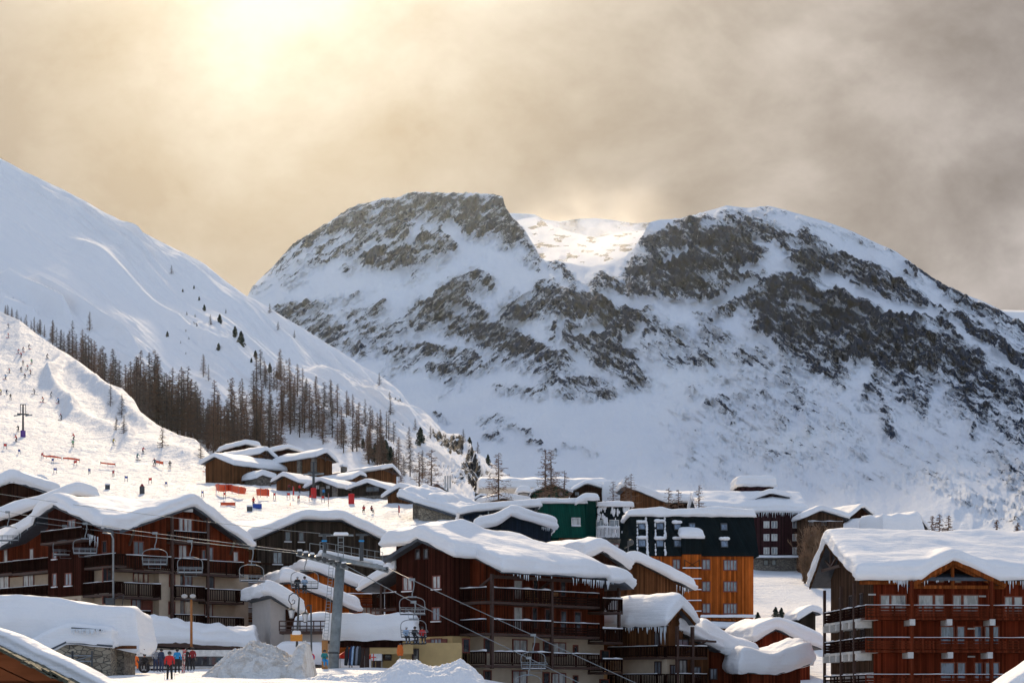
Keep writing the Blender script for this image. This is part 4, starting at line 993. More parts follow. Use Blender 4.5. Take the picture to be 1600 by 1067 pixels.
mb = MB(); mb.box(.03, .03, 0, XW-.03, YW-1.03, zsp); mb.build('lower_wall', render_cream, B.root)
# maroon block that stands out on the left face
ym0 = B.L(-1.4).st(126, 880)[0]; ym1 = B.L(-1.4).st(75, 880)[0]; zmb = B.L(-1.4).st(100, 932)[1]
body(B.root, -1.4, 0, ym0, ym1, zmb, cbase, .3, wood_maroon, bry=(sa,), name='bay_wall')
pm = B.L(-1.4)
for q in ((272,512,290,570),(336,510,366,565),(272,405,290,430)): window(B, pm, (*cr('A', q[0], q[1]), *cr('A', q[2], q[3])), frame_red, glass, mull=1 if q[2]-q[0] > 25 else 0, sill=snow_roof)
mb = MB(); mb.box(-1.35, ym0, 0, 0, ym1, zmb); mb.build('lower_bay_wall', render_cream, B.root)
# cream and red blocks on the right face
xa0 = pf.st(*cr('A', 785, 600))[0]; xa1 = pf.st(*cr('A', 892, 600))[0]
mb = MB(); mb.box(xa0, -.9, 0, xa1, .03, zsp+.1); mb.build('cream_bay', render_cream, B.root)
for q in ((865,518,888,572),(862,655,888,712)): window(B, B.F(-.9), (*cr('A', q[0], q[1]), *cr('A', q[2], q[3])), frame_red, glass_dark, mull=0)
def rows(plane, k, ptop, pbot): z1_ = plane.st(*cr('A', *ptop))[1]; z0_ = plane.st(*cr('A', *pbot))[1]; return z0_, z1_-z0_
pb1 = B.F(-1.3)
def seg(k, xA, xB, yt, yb, st='slats', sd=0, sn=.08, e=(True, True)):
    a0, zt = pb1.st(*cr('A', xA, yt)); a1, _ = pb1.st(*cr('A', xB, yt)); z0_ = pb1.st(*cr('A', xA, yb-6))[1]
    balcony(B, pf, a0, a1, z0_, 1.3, zt-z0_, wood_rail, beam_dark, st, snow=sn, ends=e, seed=sd)
    return a0, a1, z0_
seg(0, 592, 885, 412, 490, sd=1); A1 = seg(0, 893, 1062, 432, 505, sd=2); seg(0, 1066, 1245, 445, 515, sd=3)
seg(0, 890, 1062, 292, 347, sd=4, sn=.04)
seg(0, 592, 822, 555, 628, sd=5); seg(0, 893, 1045, 572, 637, sd=6); seg(0, 1050, 1245, 588, 655, sd=7)
seg(0, 592, 770, 695, 768, sd=8); seg(0, 893, 1045, 718, 778, sd=9); A2 = seg(0, 1050, 1245, 730, 798, sd=10)
pb2 = B.L(-1.2)
def segL(xA, xB, yt, yb, sd, plane=None, d=1.2, sn=.07):
    pbx = B.L(-d) if plane is None else B.L(plane.c-d)
    a0, zt = pbx.st(*cr('A', (xA+xB)/2, yt)); a0 = pbx.st(*cr('A', xB, yt))[0]; a1 = pbx.st(*cr('A', xA, yt))[0]; z0_ = pbx.st(*cr('A', (xA+xB)/2, yb-6))[1]
    balcony(B, plane or pl, a0, a1, z0_, d, zt-z0_, wood_rail, beam_dark, 'slats', snow=sn, ends=(True, True), seed=sd)
segL(428, 586, 415, 478, 11); segL(422, 575, 555, 620, 12)
segL(-60, 60, 455, 515, 13); segL(62, 243, 438, 505, 14); segL(-60, 243, 580, 643, 15)
segL(206, 412, 286, 348, 16, pm, 1.1)
segL(-60, 200, 735, 790, 18)
# main posts
for q in ((880, 560), (1062, 560)): x = pb1.st(*cr('A', *q))[0]; posts(B, [(x, -1.2)], 0, float(fr(np.array(x), 0))-.35, .24, beam_dark)
posts(B, [(-.6, -.7)], 0, gzl-.3, .2, beam_dark)
for q, p_ in (((912,228,930,290), glass_curtain),((938,232,975,292), glass_curtain),((682,348,728,412), glass_dark),((868,372,882,430), glass_curtain),((912,366,948,432), glass_curtain),((1068,378,1082,440), glass),((1030,392,1044,432), glass_dark),
          ((682,490,728,555), glass_dark),((735,510,752,555), glass_dark),((912,512,930,572), glass_dark),((940,515,975,575), glass),((1065,520,1088,585), glass_dark),((525,485,565,550), glass_dark),
          ((672,630,716,700), glass),((728,650,772,706), frame_red),((905,640,970,718), glass),((1045,655,1080,730), glass_curtain),((525,628,568,660), glass_dark),((1190,400,1210,445), glass_curtain)):
    window(B, pf if q[0] > 590 else pf, (*cr('A', q[0], q[1]), *cr('A', q[2], q[3])), frame_red, p_, mull=1 if q[2]-q[0] > 34 else 0)
for q, p_ in (((0,520,46,582), glass_curtain),((122,512,172,572), glass_curtain),((350,238,385,285), glass),((426,505,440,555), glass_dark),((430,232,470,285), glass_dark),((22,390,40,450), glass_curtain),((155,385,172,436), glass_curtain),((525,345,545,400), glass_dark),((20,652,50,668), glass_dark),((310,648,390,664), glass_dark)):
    window(B, pm if 240 < q[0] < 400 else pl, (*cr('A', q[0], q[1]), *cr('A', q[2], q[3])), frame_red, p_, mull=1 if q[2]-q[0] > 34 else 0)
for (xx, s_) in ((gl+1.6, -1), (gr-1.6, 1)):
    zz = float(fr(np.array(xx), 0)); mb = MB(); mb.bar((xx, -.9, zz-.5), (xx, .0, zz-1.8), .18); mb.build('brace', beam_dark, B.root)
mb = MB(); a_, z_ = pg.st(*cr('A', 965, 186)); mb.box(a_-.9, -1.0, z_-.14, a_+.4, -.7, z_+.14); mb.build('beam_end', concrete, B.root)
mb = MB(); mb.bar((gl, -1.06, gzl-.16), (ga, -1.06, gza-.16), .08, .3); mb.bar((gr, -1.06, gzr-.16), (ga, -1.06, gza-.16), .08, .3)
mb.bar((-1.76, sr, szr-.16), (-1.76, sa, sza-.16), .08, .3); mb.build('bargeboard', slate, B.root)
icicles(rf, (-1.6, .2, szr-.3), (-1.6, 2.0, szr+.1), 14, 1.1, 5); icicles(rf, (-1.75, sa+3.6, sza-1.6), (-1.75, sa+9, sz2+.2), 18, .8, 15)
# ================================================================ buildings between and behind
# ---- long dark chalet behind the lift pylon
B = Bld('grey_timber_chalet', 402, 205, 14, 4.0, 'weathered grey-brown timber chalet with a broad low gable and chimney, behind the chairlift pylon', 'chalet')
pf = B.F(0); pg = B.F(-.8)
(l_, zl), (a1, z1), (a2, z2), (r_, zr) = pg.st(*cr('B', 293, 338)), pg.st(*cr('B', 565, 222)), pg.st(*cr('B', 765, 230)), pg.st(*cr('B', 1010, 345))
z1 = z2 = (z1+z2)/2
def dbase(x, y): return np.minimum(np.where(x < a1, z1-(a1-x)*(z1-zl)/(a1-l_), np.where(x > a2, z1-(x-a2)*(z1-zr)/(r_-a2), z1)), 99)
body(B.root, 0, r_-.9, 0, 17, 0, dbase, .3, wood_grey, brx=(a1, a2))
rf = slab(B.root, l_, r_, -.8, 18, dbase, .26, slate, brx=(a1, a2), res=3)
snow_on(rf, l_-.1, r_+.1, -.9, 18, dbase, 1.0, 21, res=.4, smooth=1.6, amp=.2)
for q in ((477,298,500,340),(546,300,568,342),(416,402,456,456)): window(B, pf, (*cr('B', q[0], q[1]), *cr('B', q[2], q[3])), frame_dark, glass if q[1] > 350 else glass_dark, mull=0 if q[1] < 350 else 1, sill=snow_roof)
mb = MB(); zz = pf.st(*cr('B', 500, 460))[1]; mb.box(.0, -.05, zz-.06, r_-1, -.005, zz+.06); mb.build('trim_board', wood_dark, B.root)
mb = MB(); q0 = pf.st(*cr('B', 326, 745)); q1 = pf.st(*cr('B', 372, 660)); mb.box(q0[0]+.0, -.08, 0, q1[0], -.01, q1[1]); mb.build('lower_wall', wood_honey, B.root)
cx, cz = B.F(1).st(*cr('B', 878, 330)); ctop = B.F(1).st(*cr('B', 878, 245))[1]
for k, (w_, hh) in enumerate(((.55, 1.2), (.8, .2))):
    mb = MB(); x_ = cx-.45+k*.95; zt_ = ctop-(0 if k == 0 else .9); mb.box(x_-w_/2, .6, z1-3.5, x_+w_/2, 1.4, zt_); mb.box(x_-w_/2-.1, .5, zt_, x_+w_/2+.1, 1.5, zt_+.15)
    c = mb.build('chimney', wood_dark, rf)
# ---- small wing with honey balconies between the two left chalets
B = Bld('annex_house', 358, 204, 42, 3.0, 'narrow beige house with honey wooden balconies, left of the grey timber chalet', 'house')
z_ = B.F(0).st(380, 852)[1]
body(B.root, -4, 3.6, 0, 10, 0, lambda X, Y: X*0+z_, .2, render_cream)
sl_ = slab(B.root, -4.5, 4.2, -.5, 10.5, lambda X, Y: X*0+z_, .25, slate); snow_on(sl_, -4.5, 4.2, -.5, 10.5, lambda X, Y: X*0+z_, .9, 4)
mb = MB(); mb.box(-3.9, -.05, z_-3.6, 3.5, -.005, z_-.3); mb.build('upper_wall', wood_honey, B.root)
pf = B.F(0)
for k, (yt, yb) in enumerate(((452, 510), (560, 625), (685, 745))):
    zt = pf.st(*cr('B', 240, yt))[1]; zb_ = pf.st(*cr('B', 240, yb))[1]; balcony(B, pf, -3.5, 3.5, zb_, 1.3, zt-zb_, wood_honey, wood_honey, 'boards', snow=.15, seed=k)
    window(B, pf, (.2, zb_+.1, 1.6, zb_+2.0), frame_red, glass_curtain, px=False); window(B, pf, (-2.6, zb_+.1, -1.2, zb_+2.0), frame_red, glass_dark, px=False)
mb = MB(); mb.box(1.9, -.7, 0, 2.5, -.01, z_-3.8); mb.build('pier', render_white, B.root)

# ---- two low houses whose snowy roofs step down behind the pylon
def shed(name, label, pts, D, th, length, mat, t, seed, zb=2.0, wins=(), over=.6, drop=.0, cat='house', low=None):
    """roof seen from its gable side: left foot, right foot pixels; slope falls from left to right"""
    B = Bld(name, pts[0][0], D, th, zb, label, cat); pg = B.F(-.7)
    q = [pg.st(*p) for p in pts]
    def bs(x, y): return np.interp(x, [p[0] for p in q], [p[1] for p in q])
    kx = tuple(p[0] for p in q[1:-1])
    body(B.root, q[0][0]+over, q[-1][0]-over, 0, length-.6, 0, bs, .25, mat, brx=kx)
    rf = slab(B.root, q[0][0], q[-1][0], -.7, length, bs, .24, slate, brx=kx, res=2)
    snow_on(rf, q[0][0]-.1, q[-1][0]+.1, -.8, length, bs, t, seed, res=.35, smooth=.9, amp=.18)
    for w_ in wins: window(B, B.F(0), w_, frame_red, glass_curtain, mull=1)
    B.rf = rf; B.q = q; return B
B = shed('white_house', 'low white-walled house under a drooping snow roof, left of the chairlift pylon', [cr('B', 372, 612), cr('B', 395, 612), cr('B', 560, 705)], 172, 18, 9, render_white, 1.15, 31)
mb = MB(); a_ = B.F(-.3).st(*cr('B', 480, 700))[0]; zz = B.F(-.3).st(*cr('B', 480, 690))[1]; mb.box(a_, -.3, 0, B.q[-1][0]-.3, -.01, zz); mb.build('timber_wall', wood_dark, B.root)
B = shed('orange_gable_house', 'orange timber house with two stepped snow roofs directly behind the chairlift pylon', [cr('B', 466, 545), cr('B', 500, 545), cr('B', 842, 690)], 183, 18, 11, wood_orange, 1.2, 33)
B = shed('orange_rear_house', 'small orange house with a snow roof between the pylon top and the maroon chalet', [cr('B', 600, 480), cr('B', 640, 490), cr('B', 965, 620)], 190, 18, 12, wood_orange, 1.0, 35, wins=[(*cr('B', 870, 665), *cr('B', 908, 715)), (*cr('B', 915, 665), *cr('B', 955, 715))])
balcony(B, B.F(0), B.q[-1][0]-3.6, B.q[-1][0]-.2, B.F(-1.2).st(*cr('B', 900, 668))[1], 1.2, 1.0, wood_red, wood_red, 'boards', snow=.1)
# balcony deck with snow heaps behind the lamp posts
B = Bld('snowy_terrace', 436, 165, 0, 2.2, 'raised terrace with dark railings and heaps of snow behind the street lamps', 'terrace')
p_ = B.F(0); x1_, z1_ = p_.st(*cr('B', 690, 800)); x0_ = p_.st(*cr('B', 445, 800))[0]; zt = p_.st(*cr('B', 560, 750))[1]
mb = MB(); mb.box(x0_, 0, z1_-.25, x1_, 5, z1_); mb.build('deck', beam_dark, B.root)
mb = MB(); mb.box(x0_+.3, .6, 0, x1_, 4.8, z1_-.26); mb.build('wall', render_white, B.root)
mb = MB(); h = zt-z1_
for z_ in (h, h*.5, .1): mb.bar((x0_, .05, z1_+z_), (x1_, .05, z1_+z_), .06, .1)
for k in range(8): x_ = x0_+(x1_-x0_)*k/7; mb.bar((x_, .05, z1_), (x_, .05, zt), .09)
mb.build('railing', beam_dark, B.root)
for (xa, xb, yy, s_) in ((525, 700, 700, 1), (445, 690, 820, 2)):
    xs_ = p_.st(*cr('B', xa, yy))[0]; xe_ = p_.st(*cr('B', xb, yy))[0]; z0_ = z1_ if s_ == 1 else z1_-2.6
    o_ = snow_on(B.root, xs_, xe_, (1.2 if s_ == 1 else -2.4), (4.8 if s_ == 1 else -.2), lambda X, Y: X*0+z0_, 1.5 if s_ == 1 else 1.7, 41+s_, res=.35, smooth=.3, sc=1.0, name='snow_heap')

# ---- canopy on posts with a long snow load, right of the pylon
B = Bld('snowy_canopy', 510, 152, 0, 1.6, 'dark wooden canopy on posts carrying a long heap of snow, right of the pylon', 'canopy')
p_ = B.F(0); x0_, zt = p_.st(*cr('B', 684, 828)); x1_, zb_ = p_.st(*cr('B', 1100, 828))
mb = MB(); mb.box(x0_+1.0, 0, zt-.35, x1_+.5, 6, zt-.02); mb.build('roof', wood_dark, B.root)
zf = p_.st(*cr('B', 900, 884))[1]
mb = MB(); mb.box(x0_+1.05, .12, zf, x1_-.4, .19, zt-.36); mb.build('fascia', wood_rail, B.root)
snow_on(B.root, x0_, x1_+.4, -.3, 6, lambda X, Y: X*0+zt, 1.75, 51, res=.32, smooth=.3, amp=.22, r=.8)
mb = MB(); mb.box(x0_, .4, zt-.5, x0_+.98, 5.6, zt-.05); mb.build('roof_board', beam_dark, B.root)
mb = MB(); xx = p_.st(*cr('B', 905, 850))[0]; mb.box(xx, .2, zf-.5, x1_+.4, .3, zt-.36); mb.build('yellow_panel', render_yellow, B.root)
for q in (865, 890, 948): x_ = p_.st(*cr('B', q, 900))[0]; posts(B, [(x_, .5)], -1, zf, .34, beam_dark)
posts(B, [(x0_+3.6, .5)], -1, zf, .2, beam_dark)
mb = MB(); xx = p_.st(*cr('B', 895, 850))[0]; mb.box(xx, 3.2, -2, x1_+4, 6, zt-.4); mb.build('back_wall', render_yellow, B.root)
for q in ((985, 890, 1012, 945), (1128, 895, 1152, 950), (940, 885, 970, 950)): window(B, B.F(3.2), (*cr('B', q[0], q[1]), *cr('B', q[2], q[3])), frame_dark, glass_dark, mull=0)

# ---- honey timber house right of the maroon chalet
B = gable_house('honey_timber_house', 'honey-brown timber house with a steep little gable, right of the maroon chalet', cr('D', 602, 722), cr('D', 680, 612), cr('D', 765, 712), 168, 40, 13.5, wood_honey, zb=0, t=1.25, over=.7, th_=.26, seed=61)
xl, xa, xr = B.x; zl, za, zr = B.zf
pf = B.F(0); pl = B.L(xl+.7)
def hb(x, y): return np.where(x < xr, -99, zr-.9-(x-xr)*.32)
o_ = slab(B.root, xr-.2, xr+4.2, .2, 11, lambda X, Y: zr-.9-(X-xr)*.32, .24, slate); snow_on(o_, xr-1.0, xr+4.3, .1, 11, lambda X, Y: zr-.9-(X-xr)*.32, 1.25, 64, amp=.2)
body(B.root, xr-.71, xr+3.2, .8, 10, 0, lambda X, Y: zr-.9-(X-xr)*.32, .25, wood_honey, name='wing_wall')
mb = MB(); zc = pf.st(*cr('D', 650, 912))[1]; mb.box(xl+.65, -.06, -3, xr-.65, 12, zc); mb.build('lower_wall', render_cream, B.root)
for k, (yt, yb) in enumerate(((852, 912), (1014, 1080))):
    pb = B.F(-1.3); zt = pb.st(*cr('D', 670, yt))[1]; z0_ = pb.st(*cr('D', 670, yb))[1]
    balcony(B, pf, xl+.5, xr+.9, z0_, 1.3, zt-z0_, wood_rail, beam_dark, 'slats', snow=.08, seed=k+3)
    pb = B.L(xl-.4); balcony(B, pl, .1, 6.2, z0_, 1.1, zt-z0_, wood_rail, beam_dark, 'slats', snow=.06, seed=k+7)
for q in ((655,815,720,855),(540,780,560,848),(670,935,710,1010),(755,975,790,1030),(850,985,885,1040),(540,945,570,1015),(620,965,650,1010)):
    window(B, pf if q[0] > 604 else pl, (*cr('D', q[0], q[1]), *cr('D', q[2], q[3])), frame_dark, glass if q[0] != 670 else glass_curtain, mull=1, out=.10)
posts(B, [(xl+.7, -1.2), (xr-.8, -1.2)], -1, zl-.2, .24, beam_dark)
mb = MB(); mb.bar((xl, -.76, zl-.15), (xa, -.76, za-.15), .1, .34); mb.bar((xr, -.76, zr-.15), (xa, -.76, za-.15), .1, .34); mb.build('bargeboard', wood_honey, B.root)
mb = MB(); mb.bar((xr-.6, -.2, zr-2.6), (xr+1.6, -.6, zr-1.5), .16); mb.bar((xr-.6, -.6, zr-1.5), (xr+2.6, -.6, zr-1.6), .18); mb.build('brace', beam_dark, B.root)
icicles(B.rf, (xl, 0, zl-.2), (xl, 10, zl-.2), 34, .7, 12); icicles(B.rf, (xl, -.6, zl-.2), (xl+.2, .4, zl-.2), 12, 1.9, 13)
mb = MB(); cxl = xa-.6; mb.box(cxl-.8, 7.2, za-.4, cxl+.8, 8.8, za+1.9); c = mb.build('chimney', wood_dark, B.rf)
snow_on(c, cxl-1.15, cxl+1.15, 6.9, 9.1, lambda X, Y: X*0+za+1.9, 1.1, 66, res=.25, smooth=.2, name='chimney_snow', r=1.2)

# ---- snow roofs stepping up behind it
B = gable_house('brown_back_house', 'brown house with an antenna on its long snow roof, left of the orange block', cr('D', 340, 385), cr('D', 430, 352), cr('D', 758, 515), 205, 12, 12, wood_honey, zb=2, t=1.15, over=.8, seed=71)
mb = MB()
xa = B.x[1]; zz = float(B.base(np.array(xa), 0))+1.2
mb.tube([(xa-.5, 1, zz-.8), (xa-.5, 1, zz+.9)], .07, 6); mb.tube([(xa-.9, 1, zz+.1), (xa-.1, 1, zz+.5)], .05, 6); mb.ball((xa-.2, 1, zz+.75), .32, 8, 5); mb.build('antenna', steel_dark, B.rf)
icicles(B.rf, (B.x[2]-.3, -.6, B.zf[2]-.2), (B.x[2]-2.5, -.6, B.zf[2]+.6), 8, 1.2, 19)
B = gable_house('hidden_snow_roof', 'mound-shaped snow roof just above the right end of the maroon chalet', cr('D', 130, 330), cr('D', 235, 290), cr('D', 380, 395), 198, 30, 9, wood_dark, zb=2, t=1.5, over=.6, seed=73)
# ---- low snow slabs right of the honey house
B = shed('slate_eaved_house', 'low house whose snow slab slides to a slate eave, right of the honey-brown house', [cr('D', 812, 820), cr('D', 850, 835), cr('D', 1128, 968)], 172, 10, 9, wood_red, 2.0, 75, zb=0)
B = shed('flat_snow_house', 'low red house with a smooth pillow of snow, left of the varnished red chalet', [cr('D', 1040, 990), cr('D', 1250, 1000), cr('D', 1432, 945)], 168, 8, 8, wood_red, 1.9, 77, zb=0)
B = gable_house('red_gable_house', 'brick-red house with a broad gable, directly left of the varnished red chalet', cr('D', 1112, 812), cr('D', 1240, 745), cr('D', 1500, 858), 186, 8, 11, wood_vred, zb=0, t=1.3, over=.9, seed=79)
B = gable_house('tiny_grey_hut', 'tiny grey hut with a pointed snow cap at the foot of the snowy meadow', cr('E', 180, 690), cr('E', 262, 640), cr('E', 306, 660), 215, 5, 6, wood_grey, zb=6, t=.7, over=.4, seed=81)

# ---- orange block with a black mansard roof
B = Bld('orange_block', 984, 247, 1.5, 4.0, 'tall orange timber block with a black sheet-metal mansard roof, right of centre', 'apartment block')
pf = B.F(0)
bl = pf.st(*cr('D', 350, 325)); br = pf.st(*cr('D', 1135, 333)); ps = B.F(2.0); tl = ps.st(*cr('D', 392, 92)); tr = ps.st(*cr('D', 1105, 97))
zb_ = pf.st(*cr('D', 700, 330))[1]; zt = ps.st(*cr('D', 700, 95))[1]; Lx = pf.st(*cr('D', 1105, 500))[0]
mb = MB(); mb.box(-1.0, 0, 0, Lx, 13, zb_); mb.build('wall', wood_orange, B.root)
mb = MB(); mb.add([(bl[0], -.35, zb_), (br[0], -.35, zb_), (br[0], 13.3, zb_), (bl[0], 13.3, zb_), (tl[0], 2.0, zt), (tr[0], 2.0, zt), (tr[0], 11, zt), (tl[0], 11, zt)],
  [(0,3,2,1),(4,5,6,7),(0,1,5,4),(1,2,6,5),(2,3,7,6),(3,0,4,7)]); rf = mb.build('roof', metal_black, B.root)
snow_on(rf, tl[0]-.2, tr[0]+.1, 1.7, 11.2, lambda X, Y: X*0+zt, .95, 85, res=.4, smooth=.3, amp=.22, r=.9)
def mans(px, py):   # point on the mansard slope
    x, z = pf.st(px, py); k = (z-zb_)/(zt-zb_); y = -.35+2.35*k; x, z = B.F(y).st(px, py); return x, y, z
for (x0_, y0_, x1_, y1_, sn) in ((440,140,472,172,1),(545,135,578,172,1),(648,142,678,172,1),(735,140,762,170,0),(920,142,948,176,0),(440,232,475,272,1),(545,235,578,272,1),(648,235,684,272,1),(920,238,952,274,1)):
    a = mans(*cr('D', x0_, y1_)); b_ = mans(*cr('D', x1_, y0_)); mb = MB()
    mb.add([(a[0]-.08, a[1]-.14, a[2]-.08), (b_[0]+.08, a[1]-.14, a[2]-.08), (b_[0]+.08, b_[1]-.14, b_[2]+.08), (a[0]-.08, b_[1]-.14, b_[2]+.08), (a[0]-.08, a[1]+.3, a[2]-.08), (b_[0]+.08, a[1]+.3, a[2]-.08), (b_[0]+.08, b_[1]+.3, b_[2]+.08), (a[0]-.08, b_[1]+.3, b_[2]+.08)],
      [(0,1,2,3),(0,4,5,1),(1,5,6,2),(2,6,7,3),(3,7,4,0)]); w = mb.build('skylight', steel_dark, rf)
    mb = MB(); mb.add([(a[0], a[1]-.16, a[2]), (b_[0], a[1]-.16, a[2]), (b_[0], b_[1]-.16, b_[2]), (a[0], b_[1]-.16, b_[2])], [(0,1,2,3)]); mb.build('pane', glass_blue, w)
    if sn:
        mb = MB()
        for k in range(6): mb.ball((a[0]+(b_[0]-a[0])*k/5, b_[1]-.12, b_[2]+.22), .22+.1*rnd.random(), 8, 5, (1.2, .8, .8))
        if x0_ < 600:
            for k in range(24):
                z_ = a[2]-1.2+2.6*rnd.random(); kk = (z_-zb_)/(zt-zb_); mb.ball((b_[0]+.25+.10*rnd.random()-.05, -.38+2.35*kk, z_), .06+.10*rnd.random(), 6, 4, (1, .5, 1.8))
                if k % 2: mb.ball((a[0]-.2, -.38+2.35*kk, z_), .05+.08*rnd.random(), 6, 4, (1, .5, 1.8))
        mb.build('skylight_snow', snow_roof, w, smooth=True)
d0, dz0 = B.F(-.9).st(*cr('D', 690, 318)); d1, dz1 = B.F(-.9).st(*cr('D', 805, 222))
mb = MB(); mb.box(d0, -.9, dz0, d1, 3, dz1); dm = mb.build('dormer', metal_black, rf)
snow_on(dm, d0-.15, d1+.15, -1.1, 1.6, lambda X, Y: X*0+dz1+(Y+1.1)*.25, .85, 87, res=.25, smooth=.2, name='dormer_snow', amp=.2)
mb = MB(); mb.box(d0+.05, -.85, 0, d1-.05, -.005, dz0-.02); mb.build('stair_tower', wood_orange, B.root)
for yy in (400, 462, 525, 588, 650):
    z_ = B.F(-.85).st(*cr('D', 750, yy))[1]; blob_snow(B.root, d0+.1, d1-.1, -.95, z_, .3, .12, yy)
for q in ((485,352,560,400),(640,352,675,402),(810,352,850,404),(935,355,1005,408),(810,480,850,530),(935,480,1005,532),(812,608,850,656),(935,608,1005,660)):
    window(B, pf, (*cr('D', q[0], q[1]), *cr('D', q[2], q[3])), frame_red, glass, mull=1 if q[2]-q[0] < 50 else 3, fw=.12)
mb = MB()
for (a, b_) in (((708, 352), (790, 405)), ((790, 352), (708, 405)), ((705, 348), (705, 410)), ((792, 348), (792, 410))):
    p0 = B.F(-.9).st(*cr('D', *a)); p1 = B.F(-.9).st(*cr('D', *b_)); mb.bar((p0[0], -.9, p0[1]), (p1[0], -.9, p1[1]), .12, .08)
mb.build('trim_board', wood_honey, B.root)
zz = pf.st(*cr('D', 950, 722))[1]; x0_ = B.F(-2.2).st(*cr('D', 800, 700))[0]
mb = MB(); mb.box(-8, -2.2, -4, Lx+.05, -.01, zz-.5); mb.build('stone_plinth', stone, B.root)
snow_on(B.root, x0_, Lx+.2, -2.4, -.05, lambda X, Y: X*0+zz-.5, .7, 89, res=.3, smooth=.2, name='ledge_snow')
mb = MB()
for z_ in (.55, 1.0): mb.bar((x0_, -2.15, zz-.1+z_*.9), (Lx, -2.15, zz-.5+z_*.9), .1, .16)
for k in range(6): x_ = x0_+(Lx-x0_)*k/5; mb.bar((x_, -2.15, zz-.4), (x_, -2.15, zz+.8), .14)
mb.build('railing', wood_honey, B.root)
blob_snow(B.root, x0_, Lx, -2.15, zz+.75, .3, .3, 7)
for q in ((915,748,962,785),(1022,765,1075,815)): window(B, B.F(-2.2), (*cr('D', q[0], q[1]), *cr('D', q[2], q[3])), frame_dark, wood_honey, mull=0)

# ---- green metal building with its dark snow-plastered wing and navy front
B = Bld('green_metal_building', 841, 290, 3, 14, 'bright green sheet-metal building with snow on its flat roof, behind the maroon chalet', 'building')
pf = B.F(0)
def G_(x, y): return cr('G', x, y)
xl, zt = pf.st(*G_(895, 468)); xr = pf.st(*G_(1215, 468))[0]; zb_ = pf.st(*G_(1000, 712))[1]; xt = pf.st(*G_(1292, 448))[0]; ztt = pf.st(*G_(1250, 448))[1]
mb = MB(); mb.add([(xl-.3, -.6, zb_), (xr+.1, -.6, zb_), (xr+.1, 9, zb_), (xl-.3, 9, zb_), (xl, 0, zt), (xr+.1, 0, zt), (xr+.1, 8.5, zt), (xl, 8.5, zt)], [(0,3,2,1),(4,5,6,7),(0,1,5,4),(1,2,6,5),(2,3,7,6),(3,0,4,7)]); mb.build('wall', metal_green, B.root)
mb = MB(); mb.box(xr+.12, -.5, zb_, xt, 8, ztt); mb.build('tower', metal_dgreen, B.root)
snow_on(B.root, xl-.3, xr+.2, -.4, 8.6, lambda X, Y: X*0+zt, .75, 91, res=.4, smooth=.2, amp=.25)
snow_on(B.root, xr-1.2, xt+.2, -.7, 8, lambda X, Y: X*0+ztt-np.clip(xr-X, 0, 2)*.6, 1.0, 92, res=.3, smooth=.5, amp=.1, name='tower_snow')
window(B, B.F(-.5), (*G_(1128, 575), *G_(1182, 625)), frame_white, glass_curtain, mull=0, snow=1)
mb = MB(); z0_ = pf.st(*G_(1000, 790))[1]; xo = pf.st(*G_(1040, 740))[0]; mb.box(xo, -.2, z0_-4, xr-.4, 8, zb_-.01); mb.build('honey_wall', wood_honey, B.root)
window(B, B.F(-.2), (*G_(1125, 728), *G_(1180, 762)), frame_white, glass, mull=0)
mb = MB(); mb.box(xr-.38, -.25, z0_-6, xt+.2, 8, zb_-.01); mb.build('stone_wall', stone, B.root)
B2 = Bld('dark_plastered_wing', 931, 292, 3, 14, 'dark metal building plastered with blown snow, right of the green building', 'building')
pf = B2.F(0); xr2, zt2 = pf.st(*G_(1540, 492)); zb2 = pf.st(*G_(1400, 716))[1]
mb = MB(); mb.box(.1, 0, zb2, xr2, 8, zt2); mb.build('wall', metal_black, B2.root)
snow_on(B2.root, .15, xr2+.2, -.3, 8.2, lambda X, Y: X*0+zt2, .75, 94, res=.4, smooth=.2, amp=.2)
mb = MB(); mb.box(.3, .02, zb2-6, xr2-.6, 7.5, zb2-.01); mb.build('stone_wall', stone_g, B2.root)
window(B2, B2.F(.02), (*G_(1395, 757), *G_(1450, 800)), frame_red, glass_curtain, mull=1, trans=1, fw=.14)
for q in ((1300, 592, 1345, 640), (1392, 590, 1450, 640)): window(B2, pf, (*G_(q[0], q[1]), *G_(q[2], q[3])), frame_white, glass, mull=1, snow=1)
zz = pf.st(*G_(1370, 712))[1]; zr_ = pf.st(*G_(1370, 640))[1]; x0_ = pf.st(*G_(1292, 700))[0]; x1_ = pf.st(*G_(1455, 700))[0]
balcony(B2, pf, x0_, x1_, zz, .8, zr_-zz, snow_roof, steel_dark, 'slats', snow=.2)
mb = MB()
for k in range(150):
    x_ = .3+(xr2-.6)*rnd.random(); z_ = zb2+.3+(zt2-zb2-.3)*rnd.random()**.6
    if fbm(np.array([x_*1.2]), np.array([z_*.5]), 2, 8)[0] > -.02: mb.ball((x_, -.02, z_), .08+.16*rnd.random(), 6, 4, (.8, .25, 2.2))
o_ = mb.build('plastered_snow', snow_roof, B2.root, smooth=True); o_['kind'] = 'stuff'
